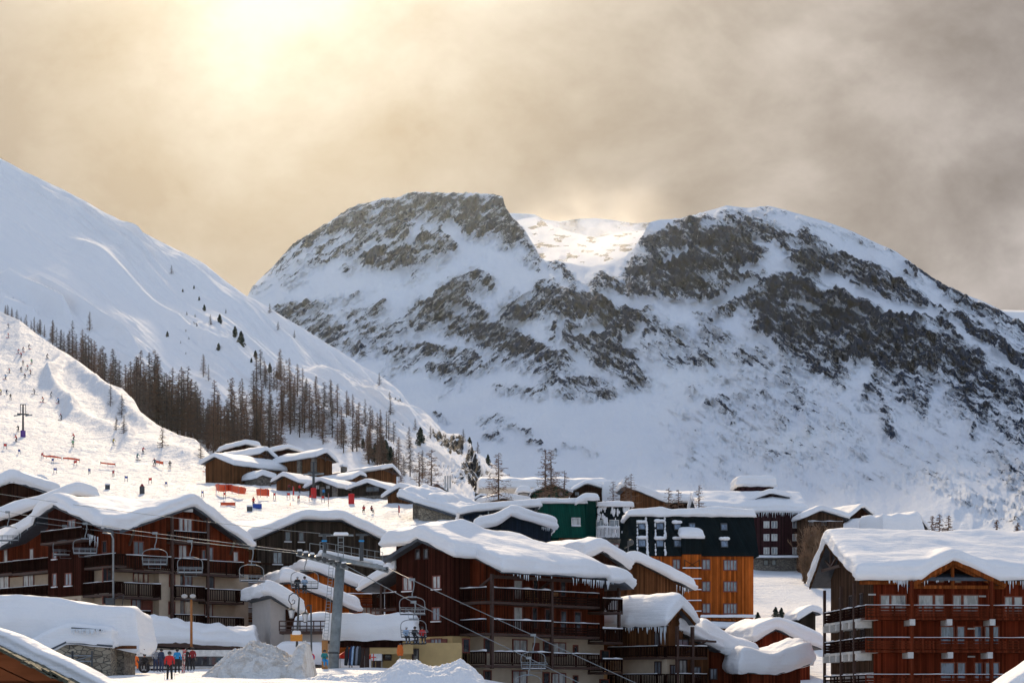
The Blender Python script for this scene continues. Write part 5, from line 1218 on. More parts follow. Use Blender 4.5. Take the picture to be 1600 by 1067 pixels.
# navy house with a rounded snow hood
B = gable_house('navy_metal_house', 'navy sheet-metal house under a round hood of snow, in front of the green building', G_(610, 612), G_(706, 548), G_(1012, 640), 270, 4, 9, metal_navy, zb=10, t=1.9, over=.5, seed=95, snow=False)
xl, xa, xr = B.x
snow_on(B.rf, xl-3.0, xr+.1, -.8, 9, lambda X, Y: np.where(X < xl, B.zf[0]-(xl-X)*.22, B.base(X, Y)), 1.5, 95, res=.4, smooth=2.0, amp=.08, r=1.3)
body(B.root, xl-6, xl+1, .5, 9, 0, lambda X, Y: B.zf[0]+.4+X*0, .2, metal_navy, name='side_wall')
icicles(B.rf, (xr-1.8, -.7, B.zf[2]+.1), (xr+.1, -.7, B.zf[2]-.2), 14, .7, 6)
B = shed('low_navy_house', 'long low navy house with a satellite dish, left of the green building', [G_(350, 540), G_(470, 520), G_(700, 500), G_(900, 488)], 285, 3, 9, metal_navy, 1.0, 97, zb=12)
x_, z_ = B.F(-1.0).st(*G_(495, 572)); mb = MB(); mb.ball((x_, -1.0, z_), .45, 12, 6, (.8, .25, 1)); mb.tube([(x_, -.9, z_), (x_, -.1, z_-.6)], .05, 5); mb.build('satellite_dish', concrete, B.root, smooth=True)
x_, z_ = B.F(-.4).st(*G_(548, 560)); mb = MB(); mb.tube([(x_, -.4, z_-1), (x_, -.4, z_+1)], .1, 6); mb.build('flue', steel, B.root)

# ---- behind: green gabled house, long brown roof, purple block and tower
def Hc(x, y): return cr('H', x, y)
B = gable_house('green_chalet', 'dark green wooden chalet with a snowy double gable, behind the tall twin larch trees', G_(838, 398), G_(988, 332), G_(1128, 392), 365, 3, 10, planks('dark_green_wood', (.010, .040, .026), 4), zb=24, t=.7, over=.6, seed=101, wins=[(*G_(925, 392), *G_(945, 420)), (*G_(1040, 395), *G_(1062, 420))])
B = gable_house('brown_double_gable', 'brown chalet with a wide wavy snow roof, right of the dark green wooden chalet', G_(1128, 385), G_(1228, 330), G_(1395, 378), 372, 3, 12, wood_dark, zb=24, t=1.0, over=.6, seed=103, wins=[(*G_(1150, 395), *G_(1175, 415))])
snow_on(B.rf, B.x[0]-17, B.x[2], 6, 16, lambda X, Y: X*0+B.zf[1]+.6-np.abs(Y-11)*.15, 1.6, 104, res=.6, smooth=.8, name='ridge_snow')
snow_on(B.root, B.x[2]-1.5, B.x[2]+4.5, -2, 5, lambda X, Y: X*0+B.zf[2]-3.6, 5.2, 105, res=.4, smooth=.3, name='snow_pile', amp=.06, r=.5)
B = shed('long_brown_chalet', 'long low brown chalet with its snowy roof sloping right, behind the black mansard roof', [Hc(70, 178), Hc(150, 205), Hc(385, 300), Hc(420, 300)], 355, 3, 12, wood_honey, 1.2, 107, zb=22)
B = shed('flat_brown_chalet', 'low brown building with a wide flat layer of snow, left of the round-capped tower', [Hc(360, 297), Hc(600, 300), Hc(800, 306), Hc(890, 290)], 362, 3, 14, wood_dark, 1.0, 109, zb=22)
snow_on(B.rf, B.q[0][0]-6, B.q[-1][0], 3, 12, lambda X, Y: X*0+B.q[1][1]+1.7-np.abs(Y-8)*.2, 1.2, 110, res=.6, smooth=.8, name='ridge_snow')
B = Bld('purple_brown_block', 1178, 335, 2, 24, 'dark purple-brown apartment block with icicles and small pale windows, right of the orange block', 'apartment block')
pf = B.F(0); xr, zt = pf.st(*Hc(1392, 372)); zb_ = pf.st(*Hc(1200, 706))[1]; zz = pf.st(*Hc(1200, 765))[1]
mb = MB(); mb.box(-9, 0, zb_, xr, 12, zt); mb.build('wall', wood_purple, B.root)
mb = MB(); mb.box(0, .3, zz-3, xr+.5, 11, zb_-.01); mb.build('stone_base', stone_g, B.root)
bs = lambda X, Y: zt+np.clip(Y, 0, 7)*.42; bs2 = lambda X, Y: np.where(Y < 7, zt+(Y+.5)*.40, zt+3.0-(Y-7)*.4)
rf = slab(B.root, -9.5, xr+.3, -.5, 14.5, bs2, .25, slate, bry=(7,)); snow_on(rf, -9.6, xr+.4, -.6, 14.5, bs2, 1.25, 111, res=.5, smooth=1.2, amp=.15)
for yy in (446, 540, 638):
    for xx in (1100, 1158, 1312): window(B, pf, (*Hc(xx, yy), *Hc(xx+36, yy+44)), frame_white, glass_curtain if rnd.random() < .7 else glass, mull=1, fw=.07)
for q in ((1098, 730, 1128, 765), (1160, 730, 1185, 765)): window(B, B.F(.3), (*Hc(q[0], q[1]), *Hc(q[2], q[3])), frame_dark, glass_dark, mull=0)
snow_on(B.root, .2, xr+1, -1.0, .2, lambda X, Y: X*0+zb_-.1, .35, 112, res=.4, smooth=.2, name='ledge_snow')
icicles(rf, (.2, -.5, zt-.2), (xr, -.5, zt-.2), 60, 1.0, 21)
B = Bld('round_capped_tower', 1154, 345, 2, 34, 'short maroon tower with a domed cap of snow, rising behind the purple-brown block', 'tower')
pf = B.F(0); x1_, zt = pf.st(*Hc(1168, 190))
mb = MB(); mb.box(.2, 0, -4, x1_, 6, zt); mb.box(-.35, .5, zt-1.6, .19, 3, zt-.5); mb.build('wall', wood_purple, B.root)
mb = MB(); mb.box(-.1, -.3, zt, x1_+.3, 6.3, zt+.25); mb.build('roof', slate, B.root)
snow_on(B.root, -.2, x1_+.3, -.4, 6.4, lambda X, Y: X*0+zt+.25, 1.7, 115, res=.3, smooth=.2, amp=.05, r=1.1)
B = gable_house('low_snow_shed', 'small snow-buried shed roof at the foot of the round-capped tower', Hc(880, 330), Hc(1150, 232), Hc(1290, 262), 338, 3, 9, wood_purple, zb=30, t=1.0, over=.6, seed=117)
B = gable_house('brown_gable_chalet', 'brown chalet with a drooping snow gable and balcony, right of the purple-brown block', cr('E', 192, 108), cr('E', 312, 60), cr('E', 470, 108), 330, 4, 12, wood_taupe, zb=20, t=1.1, over=.7, seed=119, low=None, fo=1.0, wins=[(*cr('E', 235, 130), *cr('E', 265, 152)), (*cr('E', 310, 128), *cr('E', 340, 152)), (*cr('E', 245, 205), *cr('E', 270, 228))])
balcony(B, B.F(0), B.x[0]+1.2, B.x[2]-1.0, B.F(-1).st(*cr('E', 320, 160))[1], 1.0, .9, wood_taupe, wood_taupe, 'boards', snow=.12)
B = gable_house('brown_side_gable', 'small dark gable peeking out behind the brown gabled chalet beside the purple-brown block', cr('E', 455, 118), cr('E', 552, 38), cr('E', 610, 85), 345, 25, 12, wood_dark, zb=24, t=.9, over=.4, seed=121)
B = gable_house('far_right_chalet', 'chalet with a dark timber gable facing right, above the roof of the varnished red chalet', cr('E', 780, 168), cr('E', 868, 88), cr('E', 930, 168), 330, 30, 17, wood_dark, zb=24, t=.9, over=.3, seed=123, truss=True)
snow_on(B.root, B.x[0]-6, B.x[1]-1.0, -3, 3, lambda X, Y: X*0+B.zf[0]-2.4, 4.4, 124, res=.5, smooth=.3, name='snow_drift', amp=.1, r=.9)

# ---- cottages at the foot of the ski slope
def Fc(x, y): return cr('F', x, y)
cg = 'snow-laden cottages at the foot of the ski slope'
B = gable_house('cottage', 'topmost cottage with a truss gable and long snow roof at the edge of the trees', Fc(425, 192), Fc(465, 166), Fc(540, 238), 395, 42, 14, wood_honey, t=1.1, over=.6, seed=131, truss=True, group=cg, back=1)
B = gable_house('cottage', 'cottage with a low brown gable facing left, below the topmost cottage beside the piste', Fc(55, 258), Fc(138, 210), Fc(262, 262), 385, -38, 17, wood_honey, t=1.1, over=.6, seed=133, group=cg, back=1)
B = gable_house('cottage', 'stone-pillared cottage with a truss gable, right of the topmost cottage', Fc(780, 210), Fc(838, 182), Fc(905, 245), 385, 40, 15, wood_honey, t=1.1, over=.6, seed=135, truss=True, group=cg, back=1)
mb = MB()
for yy in (.2, 5.2): mb.box(B.x[0]+.1, yy, -2, B.x[0]+1.2, yy+1.1, B.zf[0]-.25)
mb.build('stone_pillars', stone_g, B.root)
B = gable_house('cottage', 'half-buried cottage showing only a low snow roof, left of the front row', Fc(405, 345), Fc(440, 322), Fc(520, 348), 380, 35, 7, stone_g, t=1.2, over=.5, seed=137, group=cg)
B = gable_house('cottage', 'leftmost cottage of the front row, brown gable just behind the orange race banner', Fc(500, 368), Fc(570, 328), Fc(664, 372), 368, -30, 13, wood_honey, t=.9, over=.5, seed=139, group=cg)
B = gable_house('cottage', 'grey cottage with stone corner pillars right behind the red-wrapped lift mast', Fc(705, 405), Fc(798, 358), Fc(905, 402), 360, -28, 12, wood_grey, t=.9, over=.5, seed=141, group=cg, wins=[(*Fc(775, 392), *Fc(795, 415)), (*Fc(840, 392), *Fc(862, 412))])
mb = MB()
for x_ in (B.x[0]+3.0, B.x[2]-1.3): mb.box(x_, -.25, -2, x_+.9, .3, B.zf[2]+.2)
mb.build('stone_pillars', stone_g, B.root)
B = gable_house('cottage', 'grey cottage with a loft window in its gable, third in the front row', Fc(970, 415), Fc(1095, 370), Fc(1225, 418), 352, -25, 10, wood_grey, t=.9, over=.5, seed=143, group=cg, wins=[(*Fc(1090, 402), *Fc(1170, 430))], low=Fc(0, 455)[1], lowmat=stone_g)
B = gable_house('cottage', 'largest brown cottage with a stone chimney and gable facing right, above the front row', Fc(1185, 290), Fc(1255, 276), Fc(1302, 328), 378, 38, 26, wood_honey, t=.9, over=.5, seed=145, group=cg, truss=True, chim=(-3.2, 12, 1.6), wall_in=.4)
B = gable_house('cottage', 'small brown gable tucked under a long snow roof, left of the largest cottage', Fc(1000, 352), Fc(1055, 320), Fc(1082, 335), 372, 40, 22, wood_honey, t=.9, over=.3, seed=147, group=cg)
B = gable_house('cottage', 'cottage with a bulging snow roof and one small gable, ending the front row', Fc(1195, 462), Fc(1292, 400), Fc(1420, 440), 335, -22, 9, wood_honey, t=1.1, over=.5, seed=149, group=cg)
B = gable_house('cottage', 'brown gable half hidden by the spreading larch, behind the long stone building', G_(80, 388), G_(190, 335), G_(300, 412), 345, 3, 9, wood_honey, t=.35, over=.3, seed=151, group=cg)
B = gable_house('cottage', 'little brown roof under the dark-topped larch, left of the navy house', G_(455, 440), G_(505, 408), G_(590, 462), 335, 3, 6, wood_honey, t=.5, over=.3, seed=153, group=cg)
B = gable_house('cottage', 'smooth snow-covered roof mound, just right of the dark-topped larch', G_(560, 450), G_(650, 430), G_(830, 462), 330, 20, 12, wood_honey, t=1.2, over=.3, seed=155, group=cg)
B = gable_house('cottage', 'white snow-capped block left of the dark green wooden chalet', G_(755, 395), G_(790, 388), G_(835, 395), 350, 3, 6, render_white, t=1.4, over=.3, seed=157, group=cg)
B = gable_house('cottage', 'long snow roof among the trees behind the stone-pillared cottage', Fc(500, 180), Fc(600, 160), Fc(690, 185), 400, 30, 12, wood_dark, t=1.1, over=.5, seed=159, group=cg)
B = gable_house('cottage', 'snow roof ridge peeking over the topmost cottage', Fc(265, 150), Fc(340, 132), Fc(420, 150), 410, 30, 8, wood_dark, t=1.2, over=.5, seed=161, group=cg)
# long stone building
B = Bld('stone_barn', 652, 305, -20, 18, 'long stone barn with a sliding sheet of snow over a dark eave', 'barn')
pf = B.F(0); pe = B.F(-.6); (x0_, z0_), (x1_, z1_) = pe.st(*Fc(1290, 460)), pe.st(*Fc(1600, 562))
bs = lambda X, Y: z0_-(X-x0_)*(z0_-z1_)/(x1_-x0_)+Y*.16
xe = x1_+4
body(B.root, 0.2, xe, 0, 9, 0, bs, .3, stone); rf = slab(B.root, x0_, xe+.5, -.6, 10, bs, .3, slate); snow_on(rf, x0_, xe+.5, -.3, 10, bs, 1.3, 163, res=.4, smooth=.5, amp=.35)
snow_on(rf, x0_+4, x1_-1, 1.5, 7, lambda X, Y: bs(X, Y)+.8, .9, 165, res=.4, smooth=.5, amp=.3, name='slid_snow')
mb = MB(); mb.box(-1.6, 2.0, 0, .15, 7, z0_-.6); mb.build('side_wall', stone_g, B.root)
# bell-shaped flue at the foot of the tree
# ---- far left roofs between the corner chalet and the piste
B = gable_house('left_snow_house', 'broad snow-mounded house roof directly behind the corner chalet on the left', cr('A', -60, 250), cr('A', 395, 98), cr('A', 500, 130), 215, 20, 14, wood_dark, zb=8, t=1.3, over=1.0, seed=171)
B = gable_house('upper_left_house', 'smooth snow-covered house roof at the far left edge, above the other left roofs', cr('A', -80, 95), cr('A', 60, 30), cr('A', 300, 110), 235, 20, 12, wood_dark, zb=12, t=1.6, over=1.0, seed=173)
B = gable_house('small_brown_dormer_hut', 'small brown hut poking out of the snow beside the piste at the far left', cr('A', 178, 38), cr('A', 208, 24), cr('A', 236, 40), 262, 3, 4, wood_honey, zb=18, t=.8, over=.2, seed=175)

# ---- snow-buried stone building, bottom left
B = Bld('buried_stone_house', 104, 128, 0, 1.2, 'stone-walled building buried under a huge rounded mass of snow, at the lower left', 'building')
pf = B.F(0)
def Lc(x, y): return cr('L', x, y)
xa, za = pf.st(*Lc(418, 166)); xb, zb_ = pf.st(*Lc(690, 190)); xl, zl = pf.st(*Lc(275, 235)); z0_ = 0
mb = MB(); mb.prism([(xl, -1), (xb, -1), (xb, zb_), (xa, za), (xl, zl)], 'y', 0, 7); mb.build('wall', stone, B.root)
bs = lambda X, Y: np.where(X < xa, za-(xa-X)*(za-zl)/(xa-xl), za-(X-xa)*(za-zb_)/(xb-xa))
rf = slab(B.root, xl-1, xb+.2, -.25, 7, bs, .12, slate, brx=(xa,))
snow_on(rf, xl-1.2, xb+.1, -.12, 7, bs, 1.25, 181, res=.3, smooth=.8, amp=.1, r=.7)
x2_, z2_ = B.F(4).st(*Lc(885, 200)); 
bs3 = lambda X, Y: z2_+1.0-(X-xb)*.15+np.clip((xa-X)*.03, -1, .5)-np.maximum(0, (-9-X))*.12
sl_ = slab(B.root, xb-2, x2_+.2, 1.2, 6.5, lambda X, Y: z2_+X*0, .2, wood_honey, name='rear_roof')
snow_on(sl_, -19, x2_+.1, 1.4, 7.5, lambda X, Y: z2_+.1+np.clip(-(X-xb)*.12, -.2, .8)-np.maximum(0, -8-X)*.10+X*0, 2.5, 183, res=.35, smooth=1.0, amp=.07, r=.8)
mb = MB(); mb.box(-19, 2.2, -1, x2_-.8, 6, z2_-.2); mb.build('rear_wall', stone_g, B.root)
icicles(rf, (*pf.st(*Lc(455, 85))[:1], -.42, pf.st(0, cr('L', 0, 88)[1])[1]), (*pf.st(*Lc(655, 85))[:1], -.42, pf.st(0, cr('L', 0, 92)[1])[1]), 60, .45, 44)
mb = MB(); q0 = pf.st(*Lc(455, 84)); q1 = pf.st(*Lc(655, 98)); mb.bar((q0[0], -.38, q0[1]), (q1[0], -.38, q1[1]), .12, .1); mb.build('exposed_eave', slate, rf)
# metal gate frames in front of the wall
for i, q in enumerate(((352, 452), (455, 575))):
    x0_, z_ = B.F(-1.2).st(*Lc(q[0], 300)); x1_, zt = B.F(-1.2).st(*Lc(q[1], 255))
    g = empty('barrier', B.world((x0_, -1.2, z_)), 0, ['grey metal barrier half sunk in snow at the left end of the stone wall', 'grey metal barrier half sunk in snow, nearer the stone wall corner'][i], 'barrier', 'metal barriers by the stone wall')
    mb = MB(); w_ = x1_-x0_; h_ = zt-z_; mb.tube([(0, 0, -.2), (0, 0, h_+.3)], .06, 6); mb.tube([(w_, 0, -.2), (w_, 0, h_+.3)], .06, 6); mb.build('frame', steel_dark, g)
    mb = MB(); mb.tube([(0, 0, h_), (w_, 0, h_)], .04, 6); mb.tube([(0, 0, .1), (w_, 0, .1)], .04, 6); mb.tube([(0, 0, .1), (w_, 0, h_)], .03, 6); mb.build('rail', steel, g)

# ---- long canopy behind the bus
B = Bld('snowy_shelter', 222, 165, 6, 2.6, 'long low shelter with ragged snow on its dark roof, behind the white-topped bus', 'shelter')
pf = B.F(0); x0_, zt = pf.st(*Lc(885, 152)); x1_, zb_ = pf.st(*Lc(1440, 182)); zu = pf.st(*Lc(1100, 215))[1]
bs = lambda X, Y: zt-(X-x0_)*(zt-zb_)/(x1_-x0_)
rf = slab(B.root, x0_, x1_+2, 0, 8, bs, .5, beam_dark); snow_on(rf, x0_-.1, x1_+2, -.1, 8, bs, 1.5, 191, res=.35, smooth=.4, amp=.4, r=.6)
mb = MB(); mb.box(x0_+.5, 3, -1, x1_+1, 7.5, zb_-.52); mb.build('wall', wood_dark, B.root)
posts(B, [(x0_+1, .6), (x0_+6, .6), (x0_+12, .6)], -1, zb_-.5, .25, beam_dark)

# ---- near roof corner, bottom left
B = Bld('near_brown_roof', -30, 58, 0, -1.2, 'reddish-brown wooden gable with rough slate edges under snow in the bottom left corner', 'roof')
pf = B.F(0); (a0, az0), (a1, az1) = pf.st(*Lc(-40, 185)), pf.st(*Lc(520, 450))
k_ = (az1-az0)/(a1-a0); a2 = a1+3; az2 = az1+k_*3; am = a0-1.5; azm = az0-k_*1.5
mb = MB(); mb.prism([(am, -3), (a2, -3), (a2, az2-.05), (am, azm-.05)], 'y', .6, 1.0); mb.build('wall', planks('near_planks', (.21, .06, .025), 2.2, var=.2), B.root)
mb = MB(); n_ = Vector((-k_, 0, 1)).normalized()
for i, (h0, w_) in enumerate(((.28, .42), (.80, .5))):
    o_ = -n_*h0; mb.bar(Vector((am, -.1+i*.25, azm))+o_, Vector((a2, -.1+i*.25, az2))+o_, .14, w_)
mb.build('bargeboard', planks('near_barge', (.26, .085, .035), 1.2, horiz=True, var=.15), B.root)
mb = MB(); L_ = math.hypot(a2-am, az2-azm); n = int(L_/.22)
for row in range(2):
    for i in range(n):
        c = Vector((am, 0, azm)).lerp(Vector((a2, 0, az2)), (i+.5*row)/n); d_ = Vector((1, 0, k_)).normalized()
        mb.bar(c+Vector((0, -.35-.04*rnd.random(), .03*rnd.random()+.05*row)), c+d_*.34+Vector((0, -.35, -.035*rnd.random()+.05*row)), 2.6, .035+.02*rnd.random(), up=(0, 0, 1))
mb.build('slate_tiles', stonemat('mossy_slate', (.05, .055, .035), (.13, .13, .09), 5), B.root)
snow_on(B.root, am, a2, .1, 1.7, lambda X, Y: azm+(X-am)*k_+.05, .42, 195, res=.15, smooth=.3, amp=.2, r=.8)

# ---- snow corner, bottom right
B = Bld('near_snow_roof', 1560, 90, 0, -2, 'corner of a steep snow-covered roof cut off by the bottom right edge', 'roof')
pf = B.F(0); (a0, az0), (a1, az1) = pf.st(1555, 1072), pf.st(1612, 1030); k_ = (az1-az0)/(a1-a0)
rf = slab(B.root, a0-1, a1+2.5, 0, 3.2, lambda X, Y: az0-.75+(X-a0)*k_, .2, slate); snow_on(rf, a0-.2, a1+2.5, -.1, 3.2, lambda X, Y: az0-.75+(X-a0)*k_, .5, 197, res=.25, smooth=.3, amp=.2)
body(B.root, a0+.2, a1+2, .3, 2.8, -2, lambda X, Y: az0-.75+(X-a0)*k_, .3, wood_dark)
# ================================================================ trees
bark = flat('larch_bark', (.085, .060, .046), .95, var=.4, nscale=6)
twig = flat('larch_twigs', (.19, .105, .066), .95, var=.35, nscale=.6, bmp=0)
twig_grey = flat('grey_twigs', (.12, .085, .068), .95, var=.35, nscale=.6, bmp=0)
twig_pale = flat('pale_twigs', (.24, .15, .09), .95, var=.3, nscale=.6, bmp=0)
needle = flat('dark_needles', (.022, .038, .026), .9, var=.5, nscale=1.5, bmp=0)
def ribbons(segs):
    """segs: list of (a, b, w) thin twigs -> flat crossed strips"""
    v = []; f = []
    for (a, b, w) in segs:
        d = (b-a); s = d.cross(Vector((rnd.random()-.5, rnd.random()-.5, rnd.random()-.5)))
        if s.length < 1e-6: continue
        s = s.normalized()*w/2; n = len(v); v += [a-s, a+s, b+s*.4, b-s*.4]; f.append((n, n+1, n+2, n+3))
    return v, f
def larch(seed, h=16, spread=.17, n=95, dens=9, w=.05, bare=.18, droop=.25, tw=.07):
    r = random.Random(seed); mb = MB(); pts = []; rs = []
    for i in range(7): t = i/6; pts.append((r.uniform(-.1, .1)*t*h*.03, r.uniform(-.1, .1)*t*h*.03, h*t)); rs.append(.016*h*(1-t)**.8+.02)
    mb.tube(pts, rs, 6); trunk = (mb.v, mb.f)
    segs = []
    for i in range(n):
        t = bare+(1-bare)*(i+r.random())/n; z = h*t
        L = h*spread*(1.06-t)**.8*(.55+.6*r.random()) + .25; a = r.random()*6.283
        d = Vector((math.cos(a), math.sin(a), r.uniform(-droop, .12)-.1)); p = Vector((0, 0, z)); q = p+d*L*.55; e = q+Vector((d.x, d.y, d.z*.3+.12))*L*.45
        segs += [(p, q, w*1.4), (q, e, w)]
        for k in range(dens):
            u = .15+.85*r.random(); c = p.lerp(q, u*1.8) if u < .55 else q.lerp(e, (u-.55)/.45)
            b = c+Vector((r.gauss(0, .5), r.gauss(0, .5), r.gauss(-.15, .35)))*L*.30
            segs.append((c, b, w*.8))
    return trunk, ribbons(segs)
def mkmesh(name, vf, mat, smooth=False):
    me = bpy.data.meshes.new(name); me.from_pydata([tuple(p) for p in vf[0]], [], vf[1]); me.materials.append(mat); me.update(); return me
LV = []
for k in range(7):
    t, c = larch(100+k, 16, .17+.03*(k % 4), 95+12*k, 12, .12, .12+.05*(k % 2)); LV.append((mkmesh('larch_trunk', t, bark), mkmesh('larch_crown', c, twig if k % 3 else twig_grey)))
SV = []
for k in range(3):
    t, c = larch(200+k, 16, .26, 80, 10, .24, .1); SV.append((mkmesh('small_larch_trunk', t, bark), mkmesh('small_larch_crown', c, twig_grey)))
def evergreen(seed, h=8, wd=.22):
    r = random.Random(seed); mb = MB(); mb.tube([(0, 0, 0), (0, 0, h*.9)], [.02*h, .03], 6); v = []; f = []
    for i in range(1500):
        t = r.random()**.8; z = h*(.06+.94*t); R = h*wd*math.sin(min(1, (1.02-t)*1.25)*1.5)**.8*(.45+.6*r.random()) ; a = r.random()*6.283
        R *= .75+.35*math.sin(a*3+z*1.7+seed)
        c = Vector((math.cos(a)*R, math.sin(a)*R, z)); s = h*.035*(.6+r.random())
        d1 = Vector((r.gauss(0, 1), r.gauss(0, 1), r.gauss(.3, .7))).normalized()*s; d2 = d1.cross(Vector((r.gauss(0, 1), r.gauss(0, 1), r.gauss(0, 1)))).normalized()*s*.6
        n = len(v); v += [c-d1, c+d2, c+d1, c-d2]; f.append((n, n+1, n+2, n+3))
    return (mb.v, mb.f), (v, f)
EV = []
for k in range(3):
    t, c = evergreen(300+k); EV.append((mkmesh('pine_trunk', t, bark), mkmesh('pine_crown', c, needle)))
def tree(name, variant, base, height, h0, label, group=None, lean=0.0, sx=1.0, cat='tree'):
    o = empty(name, base, rnd.random()*6.28, label, cat, group); s = height/h0; o.scale = (s*sx, s*sx, s); o.rotation_euler[1] = lean
    for nm, me in zip(('trunk', 'crown'), variant):
        c = bpy.data.objects.new(nm, me); link(c, o)
    return o
def on(look, px, py): return look(px, py)
def plant(px, base_row, hpx, kind, label, group=None, look=None, sink=.4, lean=0, sx=1.0):
    p = (look or hill_at)(px, base_row); h = hpx*p.y/F
    p = p-Vector((0, 0, sink))
    V, h0, nm = {'L': (LV, 16, 'larch_tree'), 'S': (SV, 16, 'larch_tree'), 'E': (EV, 8, 'pine_tree'), 'B': (SV, 16, 'bare_shrub')}[kind]
    return tree(nm, V[rnd.randrange(len(V))], p, h+sink, h0, label, group, lean, sx, 'shrub' if kind == 'B' else 'tree')
rr = random.Random(5)
belt_l = 'bare brown larch in the dense belt of trees running down beside the ski slope'
def row(x0, y0, x1, y1, n, h0, h1, jx=6, jy=8, label=belt_l, group='larches in the belt beside the ski slope', kind='L', look=None):
    for i in range(n):
        t = (i+rr.random())/n; plant(x0+(x1-x0)*t+rr.gauss(0, jx*.5), y0+(y1-y0)*t+rr.uniform(-jy, jy*.3), rr.uniform(h0, h1), kind, label, group, look)
row(6, 497, 74, 532, 14, 14, 27, 4, 5); row(74, 538, 104, 560, 8, 26, 40, 4, 4); row(104, 562, 142, 590, 13, 34, 62, 5, 6)
row(142, 592, 215, 650, 24, 36, 74, 8, 12); row(210, 655, 330, 705, 44, 56, 106, 9, 18); row(325, 708, 440, 722, 40, 50, 106, 9, 20)
row(218, 640, 330, 700, 22, 50, 84, 12, 26); row(330, 690, 420, 715, 14, 40, 74, 10, 16)
up_l = 'bare brown larch in the upper thicket of trees on the hillside above the cottages'
ug = 'larches in the upper hillside thicket'
row(395, 590, 470, 640, 12, 32, 52, 6, 10, up_l, ug); row(430, 600, 620, 705, 26, 34, 58, 8, 12, up_l, ug); row(440, 660, 600, 728, 30, 40, 72, 9, 14, up_l, ug); row(360, 640, 470, 690, 14, 45, 70, 9, 14, up_l, ug)
row(570, 725, 640, 745, 12, 30, 60, 8, 8, up_l, ug)
dk = 'dark evergreen pine in the small dark cluster at the right end of the larch thicket'
for (x, y, h) in ((578, 716, 22), (587, 722, 30), (596, 718, 34), (603, 724, 36), (611, 728, 30), (568, 700, 16)): plant(x, y, h, 'E', dk, 'pines in the dark cluster')
# single trees
L_ = [(268,428,14,'S','tiny bare larch high on the white ridge, nearest the skyline dip'),(421,489,15,'S','small bare larch standing on the ridge line where it meets the mountain'),(435,516,14,'S','small bare larch on the lit ridge, second down from the skyline'),(460,528,12,'S','small thin larch on the lit ridge, third down from the skyline'),
 (593,602,20,'S','lone larch on the ridge line in front of the mountain, upper of two'),(609,636,24,'S','lone larch just below the ridge line in front of the mountain, lower of two'),(610,610+38,24,'S','pale bare larch group stem on the open slope right of the thicket'),
 (318,588,36,'L','lone slender larch on the open slope above the dense belt'),(326,596,26,'L','shorter larch beside the lone slender larch above the dense belt'),(506,662,66,'L','tallest lone larch rising above the upper thicket'),(139,518,30,'L','larch rising highest at the top of the belt, upper left'),
 (571,668,30,'S','spindly larch on the open slope left of the pair of round pines'),(648,672,18,'S','small bare larch above the round dark pine'),(673,684,20,'S','small bare larch right of the round dark pine'),(724,690,20,'S','bare larch touching the round pine on the lower ridge'),(746,708,18,'S','thin bare larch on the ridge right of the lower round pine'),
 (329,508,16,'S','brown larch between two small pines on the upper slope'),(352,490,8,'S','tiny larch bush on the upper slope'),(640,700,34,'L','thin larch below the round dark pine, left of the rock band'),(627,760,36,'L','larch behind the largest cottage gable'),(660,748,46,'L','slender larch left of the spreading larch')]
for (x, y, h, k, lab) in L_: plant(x, y, h, k, lab)
E_ = [(320,486,10,'small pine, top left of the scattered pines on the upper slope'),(343,506,15,'small round pine below the topmost one on the upper slope'),(342,548,12,'dark pine with a broken top on the open slope left of the scattered pines'),(367,527,17,'left of the two largest pines on the upper slope'),(376,542,24,'right and larger of the two largest pines on the upper slope'),
 (400,561,13,'small pine below and right of the two largest pines'),(393,566,7,'tiny pine just left of the small pine below the two largest'),(407,576,6,'tiny pine above the larch thicket'),(421,582,14,'dark pine at the top edge of the larch thicket'),(432,592,12,'dark narrow pine inside the top edge of the larch thicket'),
 (657,697,28,'round dark pine on the slope right of the thicket'),(733,700,17,'round dark pine on the lower ridge beside a bare larch'),(763,726,16,'round dark pine nearest the end of the ridge'),(262,525,8,'tiny pine on the left part of the open slope'),(736,712,6,'tiny pine below the lower ridge pine'),(311,470,6,'tiny dark pine at the left of the upper scatter'),(285,456,5,'tiny dark pine under the upper ridge'),(303,452,5,'tiny dark pine under the upper ridge, right one')]
for (x, y, h, lab) in E_: plant(x, y, h, 'E', lab, sx=1.15)
# low shrubs and stones poking out of the hill snow
for i, (x, y) in enumerate([(rr.uniform(250, 640), 0) for _ in range(34)]):
    y = 470+(x-250)*.55+rr.uniform(-20, 75) if x < 420 else 560+(x-420)*.5+rr.uniform(-10, 60)
    plant(x, y, rr.uniform(3, 7), 'B', 'low bare shrub poking through the hillside snow', 'shrubs on the hillside', sink=.2, sx=1.6)
P_ = [(172,636,36,'slender bare larch on the piste edge, below the belt'),(191,652,36,'thin bare larch on the piste edge, right of the slender one'),(182,672,22,'short bushy larch on the piste bank, left of a pair'),(194,677,28,'taller bushy larch on the piste bank, right of a pair'),(253,699,34,'dark crooked tree with spreading limbs at the lower piste edge'),(314,716,26,'small bare tree at the left corner of the cottages')]
for (x, y, h, lab) in P_: plant(x, y, h, 'L' if x < 180 or x == 191 else 'S', lab, look=slope_at)
